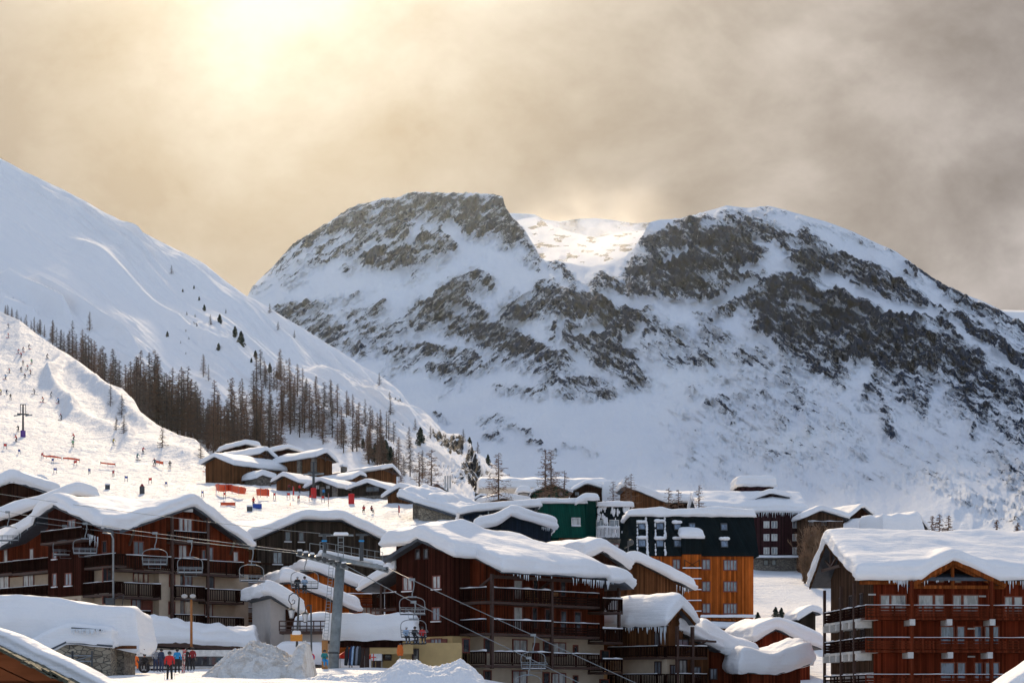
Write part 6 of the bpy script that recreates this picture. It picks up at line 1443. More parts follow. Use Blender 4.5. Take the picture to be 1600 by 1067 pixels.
# big larches between the cottages and the green building
def big(px, top, base, D, seed, label, spread=.30, n=75, sx=1.0, w=.05):
    w0 = W(px, base, D); h = (base-top)*D/F
    t, c = larch(seed, h, spread, n, 12, w*1.7, .12, .2)
    o = empty('larch_tree', w0, 0, label, 'tree'); 
    for nm, me in (('trunk', mkmesh('t', t, bark)), ('crown', mkmesh('c', c, twig))): link(bpy.data.objects.new(nm, me), o)
    return o
big(674, 702, 772, 322, 501, 'spreading bare larch with level branches above the long stone barn', .42, 60)
big(655, 706, 760, 328, 502, 'thin grey larch close behind the spreading larch', .2, 50)
big(779, 708, 784, 318, 503, 'dark-topped larch with sweeping branches left of the navy house', .42, 70)
big(852, 702, 785, 330, 504, 'taller left larch of the twin larches in front of the dark green chalet', .30, 75)
big(861, 703, 785, 329, 505, 'right larch of the twin larches in front of the dark green chalet', .30, 75)
big(882, 735, 785, 328, 506, 'small dim larch right of the twin larches', .3, 40)
for i, (x, t_, b_, lab) in enumerate(((958,752,790,'small reddish larch against the snow pile right of the dark green chalet'),(978,744,790,'sparse larch in front of the long brown chalet roof, left one'),(986,740,790,'sparse larch in front of the long brown chalet roof, right one'),(1060,765,795,'small bare bush-like larch in front of the flat brown building, left'),(1092,758,795,'small bare larch in front of the flat brown building, right'),(1045,762,795,'low brown bush in front of the flat brown building'))):
    big(x, t_, b_, 320, 520+i, lab, .35, 34, w=.045)
for i, (x, t_, b_, D, lab) in enumerate(((1456,806,850,420,'small grey larch above the varnished chalet roof, left of the pair'),(1468,803,850,420,'dark larch above the varnished chalet roof, left of the pair'),(1482,805,850,420,'dark larch above the varnished chalet roof, right of the pair'),(1558,812,850,420,'tiny larch above the right part of the varnished chalet roof'),(1590,816,850,420,'tiny larch above the varnished chalet roof at the right edge'))):
    big(x, t_, b_, D, 540+i, lab, .28, 60, w=.09)
# tall brown bush by the purple block
def bush(px, top, base, D, wpx, seed, label, n=420):
    r = random.Random(seed); w0 = W(px, base, D); h = (base-top)*D/F; wd = wpx*D/F; segs = []
    for i in range(n):
        a = Vector((r.gauss(0, .12)*wd, r.gauss(0, .1)*wd, 0)); e = Vector((r.gauss(0, .28)*wd, r.gauss(0, .2)*wd, h*(.45+.55*r.random()))); m = a.lerp(e, .5)+Vector((r.gauss(0, .05)*wd, 0, 0))
        segs += [(a, m, .12), (m, e, .09)]
        for k in range(7):
            c = m.lerp(e, r.random()); segs.append((c, c+Vector((r.gauss(0, .4), r.gauss(0, .4), r.uniform(.1, .9))), .08))
    o = empty('bare_bush', w0, 0, label, 'bush'); mb = MB()
    for k in range(5): mb.tube([(r.gauss(0, .1)*wd, 0, -.3), (r.gauss(0, .15)*wd, 0, h*.5)], [.09, .03], 5)
    link(bpy.data.objects.new('stems', mkmesh('s', (mb.v, mb.f), bark)), o); link(bpy.data.objects.new('twigs', mkmesh('w', ribbons(segs), twig_pale)), o)
bush(1272, 822, 905, 300, 34, 1, 'tall fuzzy brown bush at the corner of the purple-brown block'); bush(1292, 838, 912, 292, 26, 2, 'shorter grey-brown bush right of the tall fuzzy one'); bush(1258, 862, 908, 296, 16, 3, 'thin bare bush left of the tall fuzzy brown bush', 160)
for i, (x, t_, b_, lab) in enumerate(((1212, 952, 968, 'small green fir in the snowy hollow, left of a pair'), (1221, 953, 967, 'small green fir in the snowy hollow, right of a pair'), (1184, 960, 975, 'low dark fir bush beside the orange block'))):
    w0 = W(x, b_, 240); tree('fir_tree', EV[i], w0, (b_-t_)*240/F+.3, 8, lab, sx=1.3)
# ================================================================ people
skin_m = flat('skin', (.42, .24, .17), .6, var=.1, bmp=0)
_cm = {}
def cloth(c):
    if c not in _cm: _cm[c] = flat('cloth_%d' % len(_cm), c, .75, var=.15, nscale=8, bmp=0)
    return _cm[c]
RED=(.55,.02,.02); NAVY=(.015,.03,.08); BLUE=(.02,.25,.55); BLACK=(.015,.015,.018); ORANGE=(.7,.15,.02); GREEN=(.03,.35,.10); YELLOW=(.65,.50,.04); GREY=(.2,.22,.26); TEAL=(.02,.22,.22); WHITE=(.6,.62,.65); PURPLE=(.12,.05,.25); PALE=(.30,.42,.58); DKRED=(.22,.015,.02)
def joints(pose, k=0):
    J = {}; r = random.Random(k)
    if pose == 'stand':
        J = dict(pel=(0,0,.95,.13), bel=(0,-.01,1.10,.12), che=(0,0,1.30,.15), nek=(0,-.01,1.47,.055), hed=(0,-.02,1.57,.085), top=(0,-.01,1.66,.075))
        for s, n in ((-1,'l'),(1,'r')):
            J['sh'+n]=(s*.17,0,1.40,.075); J['el'+n]=(s*.25,.02,1.15,.055); J['wr'+n]=(s*.24,-.14,.97,.038)
            J['hi'+n]=(s*.09,0,.88,.10); J['kn'+n]=(s*.11,-.04,.50,.072); J['an'+n]=(s*.12,.02,.12,.060); J['to'+n]=(s*.14,-.15,.06,.050)
    elif pose == 'ski':
        J = dict(pel=(0,.14,.78,.13), bel=(0,.06,.92,.12), che=(0,-.08,1.10,.15), nek=(0,-.17,1.24,.055), hed=(0,-.21,1.34,.085), top=(0,-.20,1.43,.075))
        for s, n in ((-1,'l'),(1,'r')):
            J['sh'+n]=(s*.17,-.10,1.19,.075); J['el'+n]=(s*.31,-.20,.98,.055); J['wr'+n]=(s*.30,-.42,.93,.038)
            J['hi'+n]=(s*.10,.12,.73,.10); J['kn'+n]=(s*.14,-.14,.46,.072); J['an'+n]=(s*.14,.03,.12,.060); J['to'+n]=(s*.15,-.15,.07,.050)
    else:
        J = dict(pel=(0,0,.10,.14), bel=(0,-.01,.26,.13), che=(0,.0,.46,.15), nek=(0,-.02,.63,.055), hed=(0,-.04,.73,.085), top=(0,-.03,.82,.075))
        for s, n in ((-1,'l'),(1,'r')):
            J['sh'+n]=(s*.17,0,.56,.075); J['el'+n]=(s*.23,-.08,.33,.055); J['wr'+n]=(s*.15,-.30,.34,.038)
            J['hi'+n]=(s*.09,-.06,.09,.10); J['kn'+n]=(s*.11,-.44,.12,.075); J['an'+n]=(s*.11,-.50,-.28,.060); J['to'+n]=(s*.12,-.66,-.34,.050)
    return J
EDG = [('pel','bel'),('bel','che'),('che','nek'),('nek','hed'),('hed','top')]+[e for n in 'lr' for e in (('che','sh'+n),('sh'+n,'el'+n),('el'+n,'wr'+n),('pel','hi'+n),('hi'+n,'kn'+n),('kn'+n,'an'+n),('an'+n,'to'+n))]
def body_mesh(pose, jacket, trousers, fingers=False, glove=BLACK, boots=GREY):
    J = joints(pose); E = list(EDG); region = {}
    for e in E:
        region[e] = 1 if e[1] in ('hil','hir','knl','knr','anl','anr') else 3 if e[1] in ('tol','tor') else 2 if e[1] in ('hed','top') else 0
    for n, s in (('l',-1),('r',1)):
        w = Vector(J['wr'+n][:3]); el = Vector(J['el'+n][:3]); d = (w-el).normalized(); side = Vector((1,0,0)); dn = Vector((0,0,-1))
        J['pa'+n] = (*(w+d*.085), .033); E.append(('wr'+n,'pa'+n)); region[E[-1]] = 4
        if fingers:
            for k in range(4):
                o = side*(k-1.5)*.021; b = w+d*.10+o; m = b+d*(.04, .045, .042, .034)[k]+dn*.008; t = m+d*.028+dn*.028
                J[f'f{n}{k}b'] = (*b, .010); J[f'f{n}{k}m'] = (*m, .009); J[f'f{n}{k}t'] = (*t, .008)
                for e in (('pa'+n, f'f{n}{k}b'), (f'f{n}{k}b', f'f{n}{k}m'), (f'f{n}{k}m', f'f{n}{k}t')): E.append(e); region[e] = 4
            tb = w+d*.05-side*s*.035; tt = tb+d*.035-side*s*.012+dn*.02
            J['tb'+n] = (*tb, .012); J['tt'+n] = (*tt, .010); E += [('wr'+n,'tb'+n), ('tb'+n,'tt'+n)]; region[E[-1]] = region[E[-2]] = 4
        else:
            tb = w+d*.06-side*s*.045; J['tb'+n] = (*tb, .014); E.append(('wr'+n,'tb'+n)); region[E[-1]] = 4
    names = list(J); idx = {n: i for i, n in enumerate(names)}
    me = bpy.data.meshes.new('sk'); me.from_pydata([J[n][:3] for n in names], [(idx[a], idx[b]) for a, b in E], [])
    o = bpy.data.objects.new('sk', me); C.objects.link(o); md = o.modifiers.new('s', 'SKIN'); md.use_smooth_shade = True
    if not me.skin_vertices: me.skin_vertices.new()
    for n, i in idx.items(): me.skin_vertices[0].data[i].radius = (J[n][3], J[n][3]*(.82 if n in ('pel','bel','che') else 1)); me.skin_vertices[0].data[i].use_root = (n == 'pel')
    ss = o.modifiers.new('u', 'SUBSURF'); ss.levels = 1; ss.render_levels = 1
    dg = bpy.context.evaluated_depsgraph_get(); dg.update(); ev = bpy.data.meshes.new_from_object(o.evaluated_get(dg)); bpy.data.objects.remove(o)
    ev.materials.clear()
    for m in (cloth(jacket), cloth(trousers), skin_m, cloth(boots), cloth(glove)): ev.materials.append(m)
    segs = [(Vector(J[a][:3]), Vector(J[b][:3]), region[(a, b)]) for a, b in E]
    for p in ev.polygons:
        c = p.center; best = 9e9; rg = 0
        for a, b, g in segs:
            d = b-a; t = max(0, min(1, (c-a).dot(d)/d.length_squared)); q = (c-a-d*t).length
            if q < best: best = q; rg = g
        p.material_index = rg; p.use_smooth = True
    return ev, J
_bc = {}
def person(loc, rz, pose, jacket, trousers, label, helmet=BLACK, near=False, skis=True, poles=True, group=None, hpx=None, D=None, skicol=RED):
    key = (pose, jacket, trousers, near)
    if key not in _bc: _bc[key] = body_mesh(pose, jacket, trousers, near)
    me, J = _bc[key]
    o = bpy.data.objects.new('person', me); C.objects.link(o); o.location = loc; o.rotation_euler = (0, 0, rz)
    tag(o, label, 'person', group)
    hd = Vector(J['hed'][:3]); mb = MB(); mb.ball(hd+Vector((0, .012, .045)), .118, 10, 7, (1, 1.1, .92)); mb.build('helmet', cloth(helmet), o, smooth=True)
    if near:
        mb = MB(); mb.box(hd.x-.07, hd.y-.118, hd.z-.005, hd.x+.07, hd.y-.075, hd.z+.045); mb.build('goggles', glass_dark, o)
        mb = MB(); mb.ball(hd+Vector((0, -.092, -.02)), .016, 6, 4, (1, 1.2, 1.3)); mb.build('nose', skin_m, o, smooth=True)
        mb = MB(); mb.box(hd.x-.025, hd.y-.088, hd.z-.055, hd.x+.025, hd.y-.078, hd.z-.047); mb.build('mouth', cloth(DKRED), o)
    if skis:
        for n in 'lr':
            a = J['an'+n]; z = a[2]-.12 if pose != 'sit' else a[2]-.13
            mb = MB(); mb.tube([(a[0], -.85, z+.10), (a[0], -.68, z+.02), (a[0], .75, z+.02)], [.03, .05, .05], 4); mb.build('ski', cloth(skicol), o)
    if poles:
        for n in 'lr':
            w = Vector(J['wr'+n][:3]); e = Vector((w.x*1.2, w.y+(.55 if pose == 'ski' else -.05), .02 if pose != 'sit' else -.4))
            mb = MB(); mb.tube([w+Vector((0, 0, .08)), e], .012, 4); mb.build('ski_pole', steel_dark, o)
    return o
def zone(px, py):
    if py < 545: return 'near the top left of the ski slope'
    if py < 600: return 'in the loose crowd on the upper ski slope' if px < 60 else 'right of the crowd on the upper ski slope'
    if py < 640: return 'above the dark T-shaped lift mast' if px < 60 else 'in the middle of the slope right of the lift mast'
    if py < 700: return 'beside the T-shaped lift mast' if px < 60 else 'alone on the middle of the slope'
    if py < 745: return 'on the lower slope above the race gates'
    return 'on the flat run-out near the cottages'
cn = {RED:'red', NAVY:'navy', BLUE:'blue', BLACK:'black', ORANGE:'orange', GREEN:'green', YELLOW:'yellow', GREY:'grey', TEAL:'teal', PURPLE:'purple', WHITE:'white'}
SK = [(50,175,BLACK),(47,228,RED),(162,292,BLACK),(100,315,RED),(127,305,NAVY),(117,338,RED),(262,345,NAVY),(125,382,BLACK),(175,375,GREEN),(153,402,RED),(115,418,NAVY),(52,425,RED),(172,433,DKRED),(33,458,BLUE),(137,458,BLACK),(4,540,YELLOW),(36,545,NAVY),(60,572,BLACK),(192,542,BLACK),(282,558,GREY),(238,588,ORANGE),(327,590,BLUE),
      (342,682,BLACK),(103,745,BLACK),(93,805,RED),(410,790,RED),(407,830,GREEN),(632,822,YELLOW),(793,868,RED),(765,905,TEAL),(860,933,NAVY),(946,950,BLACK),(1150,968,NAVY),(1262,995,BLACK),(1365,1030,RED)]
cn[DKRED] = 'dark red'
for i, (x, y, c) in enumerate(SK):
    px, py = x/3.5575, 460+y/3.5575; p = slope_at(px, py); hp = 1.7*F/p.y; p = slope_at(px, py+hp*.45)
    person(p, rr.uniform(-1.2, 1.2), 'ski', c, rr.choice([BLACK, NAVY, GREY]), f'skier in {cn[c]} jacket '+zone(px, py), skicol=rr.choice([RED, WHITE, BLACK]), group='skiers on the ski slope', helmet=rr.choice([BLACK, RED, WHITE])).scale = (1.15, 1.15, 1.12)
for (x, y, c, pose, lab) in ((490,370,GREEN,'stand','person in a green jacket in front of the leftmost front-row cottage'),(565,372,YELLOW,'stand','person in a yellow jacket behind a small orange banner'),(605,408,DKRED,'ski','crouching skier in dark red right of the yellow-jacketed person'),(672,418,RED,'stand','person in red left of the red-wrapped lift mast'),(823,445,BLUE,'stand','person in a blue jacket right of the red-wrapped lift mast'),(383,508,RED,'stand','person in red beside the blue crate below the long orange net'),(1075,545,RED,'sit','person in red sitting in the snow, left of a pair'),(1122,548,DKRED,'sit','person in red sitting in the snow, right of a pair')):
    px, py = cr('F', x, y); p = slope_at(px, py); hp = (1.7 if pose != 'sit' else .9)*F/p.y; p = slope_at(px, py+hp*.45)
    person(p+Vector((0, 0, .35 if pose == 'sit' else 0)), rr.uniform(-1, 1), pose, c, BLACK, lab, skis=False, poles=(pose == 'ski'))
def at_row(px, foot_row, D): return W(px, foot_row, D)
NP = [(265,1064.5,112,'stand',RED,BLACK,'person in a bright red jacket skiing towards us in front of the bus',True,0.2),(252,1050.5,140,'stand',NAVY,NAVY,'tall person in navy with folded arms behind the red-jacketed skier',False,2.6),(277,1052,136,'stand',BLUE,BLACK,'person in a sky-blue jacket and dark trousers, seen from behind beside the bus',False,3.1),
      (243,1050,141,'stand',GREY,NAVY,'person in grey just left of the tall navy figure',False,.5),(291,1049,143,'stand',BLACK,BLACK,'person in black right of the upright red and white skis',False,.4),(301,1048,143,'stand',DKRED,BLACK,'person in dark clothes at the edge of the dirty snow heap',False,-.4),
      (211,1047,140,'sit',ORANGE,ORANGE,'person in orange sitting in front of the bus',False,.3),(199,1047,140,'sit',DKRED,BLACK,'person in dark red sitting at the left end of the bus',False,-.3),(204,1043,144,'stand',RED,GREY,'person in a red jacket standing at the left end of the bus',False,.2),(226,1048,141,'sit',BLACK,BLACK,'person in black sitting between the orange figure and the navy figure',False,.1)]
for (px, fr, D, pose, a, b_, lab, sk, rz) in NP:
    p = at_row(px, fr, D); z = ground_z(p.x, p.y)
    if pose == 'sit':
        p.z = max(p.z, z)+.38
    person((p.x, p.y, p.z), rz, pose, a, b_, lab, near=True, skis=sk, poles=sk, skicol=WHITE)
    GPP = p
person(at_row(507, 1041, 143)+Vector((0, 0, .35)), .3, 'sit', TEAL, BLUE, 'person in a turquoise jacket at the foot of the grey lift pylon', near=True, skis=False, poles=False)
# ================================================================ chairlift
def rope_pts(ctrl, n=40):
    out = []
    for i in range(len(ctrl)-1):
        a, b = W(*ctrl[i]), W(*ctrl[i+1]); L = (b-a).length
        for k in range(n):
            t = k/n; p = a.lerp(b, t); p.z -= .018*L*t*(1-t)*.6; out.append(p)
    out.append(W(*ctrl[-1])); return out
RA = [(-60, 789, 196), (466, 861, 154), (541, 883, 149), (643, 939, 146), (833, 1031, 150), (960, 1092, 153)]
RB = [(-60, 800, 198), (540, 872, 153), (603, 886, 151), (643, 905, 147), (833, 992, 151), (1010, 1074, 154)]
RC = [(-60, 762, 197), (300, 812, 168), (500, 833, 153)]
for nm, rc_, r_, lab in (('lift_cable', RA, .028, 'thick near haul cable of the chairlift running over the left sheaves'), ('lift_cable', RB, .028, 'far haul cable of the chairlift passing the right arm end of the pylon'), ('signal_cable', RC, .02, 'thin upper cable above the chairlift haul ropes')):
    mb = MB(); mb.tube(rope_pts(rc_, 14), r_, 6); tag(mb.build(nm, steel, None, smooth=True), lab, 'cable')
def at_x(rc_, px):
    for a, b in zip(rc_, rc_[1:]):
        if a[0] <= px <= b[0]: t = (px-a[0])/(b[0]-a[0]); A, B_ = W(*a), W(*b); 
        else: continue
        # solve pixel column
        lo, hi = 0.0, 1.0
        for _ in range(30):
            m = (lo+hi)/2; p = A.lerp(B_, m)
            if 800+F*p.x/p.y < px: lo = m
            else: hi = m
        L = (B_-A).length; p.z -= .018*L*m*(1-m)*.6; return p
def make_chair():
    root = empty('lift_chair', (0, 0, 0), 0, 'x', 'lift chair')
    mb = MB(); mb.tube([(0, 0, .05), (.12, 0, -.05), (.16, 0, -.35), (.10, 0, -.75), (0, 0, -1.05), (0, 0, -1.3)], [.06, .06, .05, .045, .045, .045], 6); mb.box(-.22, -.08, -.08, .22, .08, .12); mb.build('hanger', steel, root)
    mb = MB(); pts = []
    for i in range(17):
        a = math.pi*i/16; pts.append((-1.05*math.cos(a)*(1 if abs(math.cos(a)) < .9 else 1), 0, -1.95+.62*math.sin(a)**.6))
    pts = [(-1.0, -.05, -2.72)]+pts+[(1.0, -.05, -2.72)]; mb.tube(pts, .032, 6); mb.tube([(-.35, 0, -1.33), (.35, 0, -1.33)], .07, 6); mb.build('frame', steel, root)
    mb = MB(); mb.box(-1.0, -.50, -2.74, 1.0, .02, -2.66); mb.build('seat', flat('seat_pad', (.05, .055, .06), .6), root)
    mb = MB()
    for z in (-2.5, -2.33, -2.16): mb.tube([(-1.0, .06, z), (1.0, .06, z)], .022, 5)
    for x in (-.5, 0, .5): mb.tube([(x, .06, -2.7), (x, .06, -2.14)], .02, 5)
    mb.build('backrest', steel, root)
    mb = MB(); mb.tube([(-1.06, 0, -2.05), (-1.06, -.62, -2.30), (1.06, -.62, -2.30), (1.06, 0, -2.05)], .024, 5)
    mb.tube([(-.5, -.62, -2.30), (-.5, -.72, -3.0), (.5, -.72, -3.0), (.5, -.62, -2.30)], .02, 5); mb.build('safety_bar', steel, root)
    mb = MB(); n = 10
    mb.box(-.95, -.45, -2.655, .95, -.05, -2.61); mb.build('seat_snow', snow_roof, root)
    return root
proto = make_chair(); first = True
CH = [(12, RA, .2, 'empty lift chair cut by the left edge of the picture'), (101, RB, .35, 'empty lift chair in front of the maroon bay, left of a close pair'), (133, RA, .15, 'empty lift chair right of a close pair, before the red chalet wall'), (242, RA, .15, 'empty lift chair in front of the cream pier of the corner chalet'), (297, RB, .2, 'empty lift chair above the orange lamp post'), (393, RB, .5, 'empty lift chair at the right edge of the corner chalet'),
      (476, RA, .1, 'lift chair carrying two dark-clad riders, just left of the pylon'), (644, RB, .3, 'empty lift chair directly above the chair with three riders'), (646, RA, .3, 'lift chair carrying three riders, in front of the maroon chalet'), (833, RB, .3, 'empty lift chair low in front of the balconies of the maroon chalet'), (826, RA, .3, 'empty lift chair cut by the bottom edge below the maroon chalet')]
for (px, rc_, rz, lab) in CH:
    p = at_x(rc_, px)
    if p is None: continue
    c = proto if first else copy_tree(proto); first = False
    c.scale = (.92, .92, .95) if px > 600 else (1, 1, 1)
    c.location = p; c.rotation_euler = (0, 0, rz); c['label'] = lab; c['group'] = 'chairs of the chairlift'
    riders = {'two': ((-.55, BLACK, BLACK, 'rider in black on the left seat of the chair beside the pylon'), (.0, PALE, BLACK, 'rider in a pale grey-blue jacket on the chair beside the pylon')),
              'three': ((-.6, PALE, BLACK, 'rider in a pale blue jacket on the left of the three-rider chair'), (.05, BLACK, BLACK, 'rider in black in the middle of the three-rider chair'), (.6, RED, BLACK, 'rider in a red jacket on the right of the three-rider chair'))}
    for k, lst in riders.items():
        if k+' ' in lab and 'carrying' in lab:
            for (dx, a, b_, l2) in lst:
                R_ = Matrix.Rotation(rz, 3, 'Z'); q = p+R_ @ Vector((dx, -.2, -2.65))
                person(q, rz, 'sit', a, b_, l2, near=True, skis=True, poles=False, skicol=BLACK, helmet=WHITE if dx < 0 else BLACK)
# pylon
D0 = 150
g = empty('lift_pylon', W(520, 1045, D0), 0, 'leaning grey steel chairlift pylon with a broad head of sheaves and platforms', 'pylon')
o_ = W(520, 1045, D0)
def T(px, py, D=D0): return W(px, py, D)-o_
mb = MB(); mb.tube([T(520, 1060), T(522, 1020), T(532.5, 872)], [.42, .40, .36], 20); mb.build('column', flat('galvanised_column', (.20, .22, .22), .55, metal=.2, var=.35, nscale=1.5), g, smooth=True)
mb = MB(); mb.tube([T(521.4, 1018), T(521.3, 1021)], [.43, .43], 20); mb.build('band', steel_dark, g)
mb = MB()
for s_ in (-.16, .16): mb.bar(T(514, 1035)+Vector((s_-.35, -.35, 0)), T(526, 878)+Vector((s_-.35, -.35, 0)), .035)
for k in range(32): p = T(514, 1035).lerp(T(526, 878), k/31)+Vector((-.35, -.35, 0)); mb.bar(p-Vector((.16, 0, 0)), p+Vector((.16, 0, 0)), .03)
mb.build('ladder', steel, g)
mb = MB(); mb.bar(T(533, 874), T(606, 888, 151), .34, .30); mb.bar(T(533, 874), T(505, 866, 148), .30, .26); mb.build('cross_arm', steel, g)
def sheaves(a, b, n, lab):
    a = T(*a); b = T(*b); mb = MB(); mb.bar(a, b, .14, .22); s = mb.build('sheave_beam', steel, g)
    for k in range(n):
        p = a.lerp(b, (k+.5)/n)+Vector((0, -.15, .16)); mb = MB(); mb.tube([p-Vector((0, .07, 0)), p+Vector((0, .07, 0))], .21, 14); mb.build('sheave', steel_dark, s)
        snow_on(s, p.x-.15, p.x+.15, p.y-.1, p.y+.12, lambda X, Y: X*0+p.z+.16, .14, 7+k, 'sheave_snow', res=.1, smooth=.05, sc=.5)
sheaves((464, 866, 154), (543, 888, 149), 8, ''); sheaves((583, 886, 151), (607, 893, 151), 3, '')
mb = MB(); mb.bar(T(472, 868, 152), T(600, 890, 152), .5, .06); mb.bar(T(470, 864, 153.4), T(545, 882, 148.5)+Vector((0, .5, .1)), .5, .05); pf_ = mb.build('platform', steel_dark, g)
a_, b_ = T(500, 866, 151.4), T(598, 882, 151.4)
snow_on(g, a_.x, b_.x, 1.2, 2.6, lambda X, Y: a_.z+(b_.z-a_.z)*(X-a_.x)/(b_.x-a_.x), .35, 9, 'platform_snow', res=.2, smooth=.1)
mb = MB()
for k in range(9): p = a_.lerp(b_, k/8); mb.bar(p, p+Vector((0, 0, .95)), .04)
mb.bar(a_+Vector((0, 0, .95)), b_+Vector((0, 0, .95)), .04); mb.bar(a_+Vector((0, 0, .5)), b_+Vector((0, 0, .5)), .03)
c_, d_ = T(484, 863, 149), T(505, 866, 149)
for p in (c_, d_): mb.bar(p, p+Vector((0, 0, .7)), .04)
mb.bar(c_+Vector((0, 0, .7)), d_+Vector((0, 0, .7)), .04)
mb.build('handrail', steel, g)
for px, l_ in ((507, 'left'), (565, 'right')):
    mb = MB(); mb.bar(T(px, 876), T(px, 834), .28, .2); mb.bar(T(px-9, 835), T(px+10, 835), .16, .14); mb.build('lifting_frame', steel_dark, g)
    mb = MB(); p = T(px, 845); mb.box(p.x-.2, p.y-.15, p.z-.06, p.x+.2, p.y-.12, p.z+.06); mb.build('marker_plate', cloth(BLUE), g)
mb = MB(); mb.bar(T(498, 836), T(552, 836), .14, .12)
for s_ in (-.2, .2): mb.bar(T(533, 872)+Vector((s_, -.3, 0)), T(533, 838)+Vector((s_, -.3, 0)), .05)
for k in range(5): p = T(533, 870).lerp(T(533, 840), k/4)+Vector((0, -.3, 0)); mb.bar(p-Vector((.2, 0, 0)), p+Vector((.2, 0, 0)), .05)
mb.build('maintenance_ladder', steel, g)
p = T(533, 837); snow_on(g, p.x-.5, p.x+.5, p.y-.2, p.y+.2, lambda X, Y: X*0+p.z+.05, .22, 4, 'ladder_snow', res=.15, smooth=.05, sc=.6)

# lift masts on the slope
def mast(px, top, foot, D, label, arms=True, red=False):
    o = W(px, foot, D); g = empty('lift_mast', o, 0, label, 'lift mast'); h = (foot-top)*D/F
    mb = MB(); mb.tube([(0, 0, -.5), (0, 0, h)], [.28, .18], 10); mb.build('pole', steel_dark, g, smooth=True)
    if arms:
        w = 9*D/F; mb = MB(); mb.bar((-w, 0, h*.72), (w, 0, h*.70), .3); mb.build('cross_arm', steel_dark, g)
        mb = MB(); mb.bar((-w*.45, 0, h*.72), (-w*.45, 0, h), .12); mb.bar((w*.45, 0, h*.72), (w*.45, 0, h), .12); mb.bar((-w*.5, 0, h), (w*.5, 0, h), .16); mb.build('lifting_frame', steel_dark, g)
        for s in (-1, 1): mb = MB(); mb.bar((s*w-.8, 0, h*.66), (s*w+.8, 0, h*.69), .3, .25); mb.build('sheave_train', steel, g)
    if red: mb = MB(); mb.tube([(0, 0, 0), (0, 0, 1.9)], [.5, .5], 10); mb.build('crash_pad', cloth(RED), g)
    else: mb = MB(); mb.tube([(0, 0, 0), (0, 0, 1.7)], [.6, .6], 10); mb.build('crash_pad', cloth(PURPLE), g)
p = slope_at(35, 683); mast(36, 632, 684, p.y, 'dark T-shaped lift mast on the left of the ski slope')
p = slope_at(490, 778); mast(490, 722, 779, p.y, 'slim grey lift mast wrapped in red padding at its foot, before the cottages', True, True)
p = slope_at(549, 788); mast(549, 770, 789, p.y, 'short red padded post right of the slim grey lift mast', False, True)
# ================================================================ race gates, nets, street things
net = flat('orange_net', (.75, .10, .03), .7, var=.2, nscale=3)
blue_c = cloth((.03, .08, .35)); red_c = cloth((.65, .03, .02))
def C2(x, y): return x/3.5575, 460+y/3.5575
def panel(name, px0, px1, rt, rb, label, mat, cat, look=slope_at, th=.06, slant=0, group=None, post_=True, pole=0.0):
    a = look(px0, rb+1); b = look(px1, rb+slant+1); h = (rb-rt)*a.y/F
    g = empty(name, a, 0, label, cat, group); d = b-a
    mb = MB(); n = max(1, int(d.length/1.5)); v = []; KA = [look(px0+(px1-px0)*k/20, rb+slant*k/20+1)-a for k in range(21)]; KA = [(KA[max(k-1, 0)]+KA[k]+KA[min(k+1, 20)])/3+Vector((0, -.6, .55)) for k in range(21)]
    for i in range(n+1):
        t6 = min(19.999, 20*i/n); q = KA[int(t6)].lerp(KA[int(t6)+1], t6-int(t6)) if n > 1 and slant > 2 else d*i/n; v += [q+Vector((0, 0, .1+pole)), q+Vector((0, 0, h+pole+.12*rnd.random()*(n > 1)))]
    vs = [x for q in v for x in (q-Vector((0, th/2, 0)), q+Vector((0, th/2, 0)))]; fs = []
    for i in range(n):
        o = i*4; fs += [(o, o+4, o+6, o+2), (o+1, o+3, o+7, o+5), (o+2, o+6, o+7, o+3), (o, o+1, o+5, o+4)]
    fs += [(0, 2, 3, 1), (n*4, n*4+1, n*4+3, n*4+2)]
    mb.add(vs, fs); mb.build('panel' if name != 'safety_net' else 'net', mat, g)
    if post_:
        for i in range(0, n+1, max(1, n//8)):
            mb = MB(); q = v[2*i]; mb.tube([q-Vector((0, 0, .3+pole)), v[2*i+1]+Vector((0, 0, .12))], .05, 5); mb.build('post', steel, g)
    return g
gp = 'small panels on the race poles'
for i, (x, y) in enumerate([C2(*q) for q in ((30,850),(235,900),(420,945),(630,1000),(835,1040))]+[cr('F', *q) for q in ((205,467),(517,466),(602,466),(665,487),(820,485),(740,480))]):
    w = 1.8; panel('gate_panel', x-w, x+w, y-2.5, y+2, 'small red race gate panel on the lower slope', red_c, 'gate panel', group=gp, pole=.55)
for i, (x, y) in enumerate([C2(*q) for q in ((107,878),(295,930),(308,983),(497,988),(702,1028),(923,1060))]+[cr('F', 65, 452)]):
    w = 1.8; panel('gate_panel', x-w, x+w, y-2, y+2, 'small blue race gate panel on the lower slope', blue_c, 'gate panel', group=gp, pole=.5)
panel('safety_net', 331, 423, 763, 771, 'long sagging orange safety net across the foot of the slope', net, 'safety net', slant=10)
for (q0, q1, lab) in ((cr('F', 95, 330), cr('F', 135, 345), 'short orange net at the left, below the left-facing cottage'), (cr('F', 555, 388), cr('F', 600, 402), 'short orange net in front of the yellow-jacketed person'), (cr('F', 182, 497), cr('F', 268, 520), 'short orange net left of the red person with the blue crate'), (cr('F', 543, 507), cr('F', 620, 523), 'short orange net just above the grey timber chalet roof'),
                      (C2(870, 934), C2(910, 950), 'short orange net right of the navy skier on the lower slope'), (C2(240, 905), C2(345, 915), 'faint red net high on the run-out, left one'), (C2(350, 918), C2(450, 928), 'faint red net high on the run-out, right of its neighbour'), (C2(560, 942), C2(645, 952), 'faint red net on the run-out nearest the cottages'), (C2(1155, 1003), C2(1190, 1019), 'short orange net near the first slanted red cushion')):
    panel('safety_net', q0[0], q1[0], q0[1], q1[1], lab, net, 'safety net', slant=3)
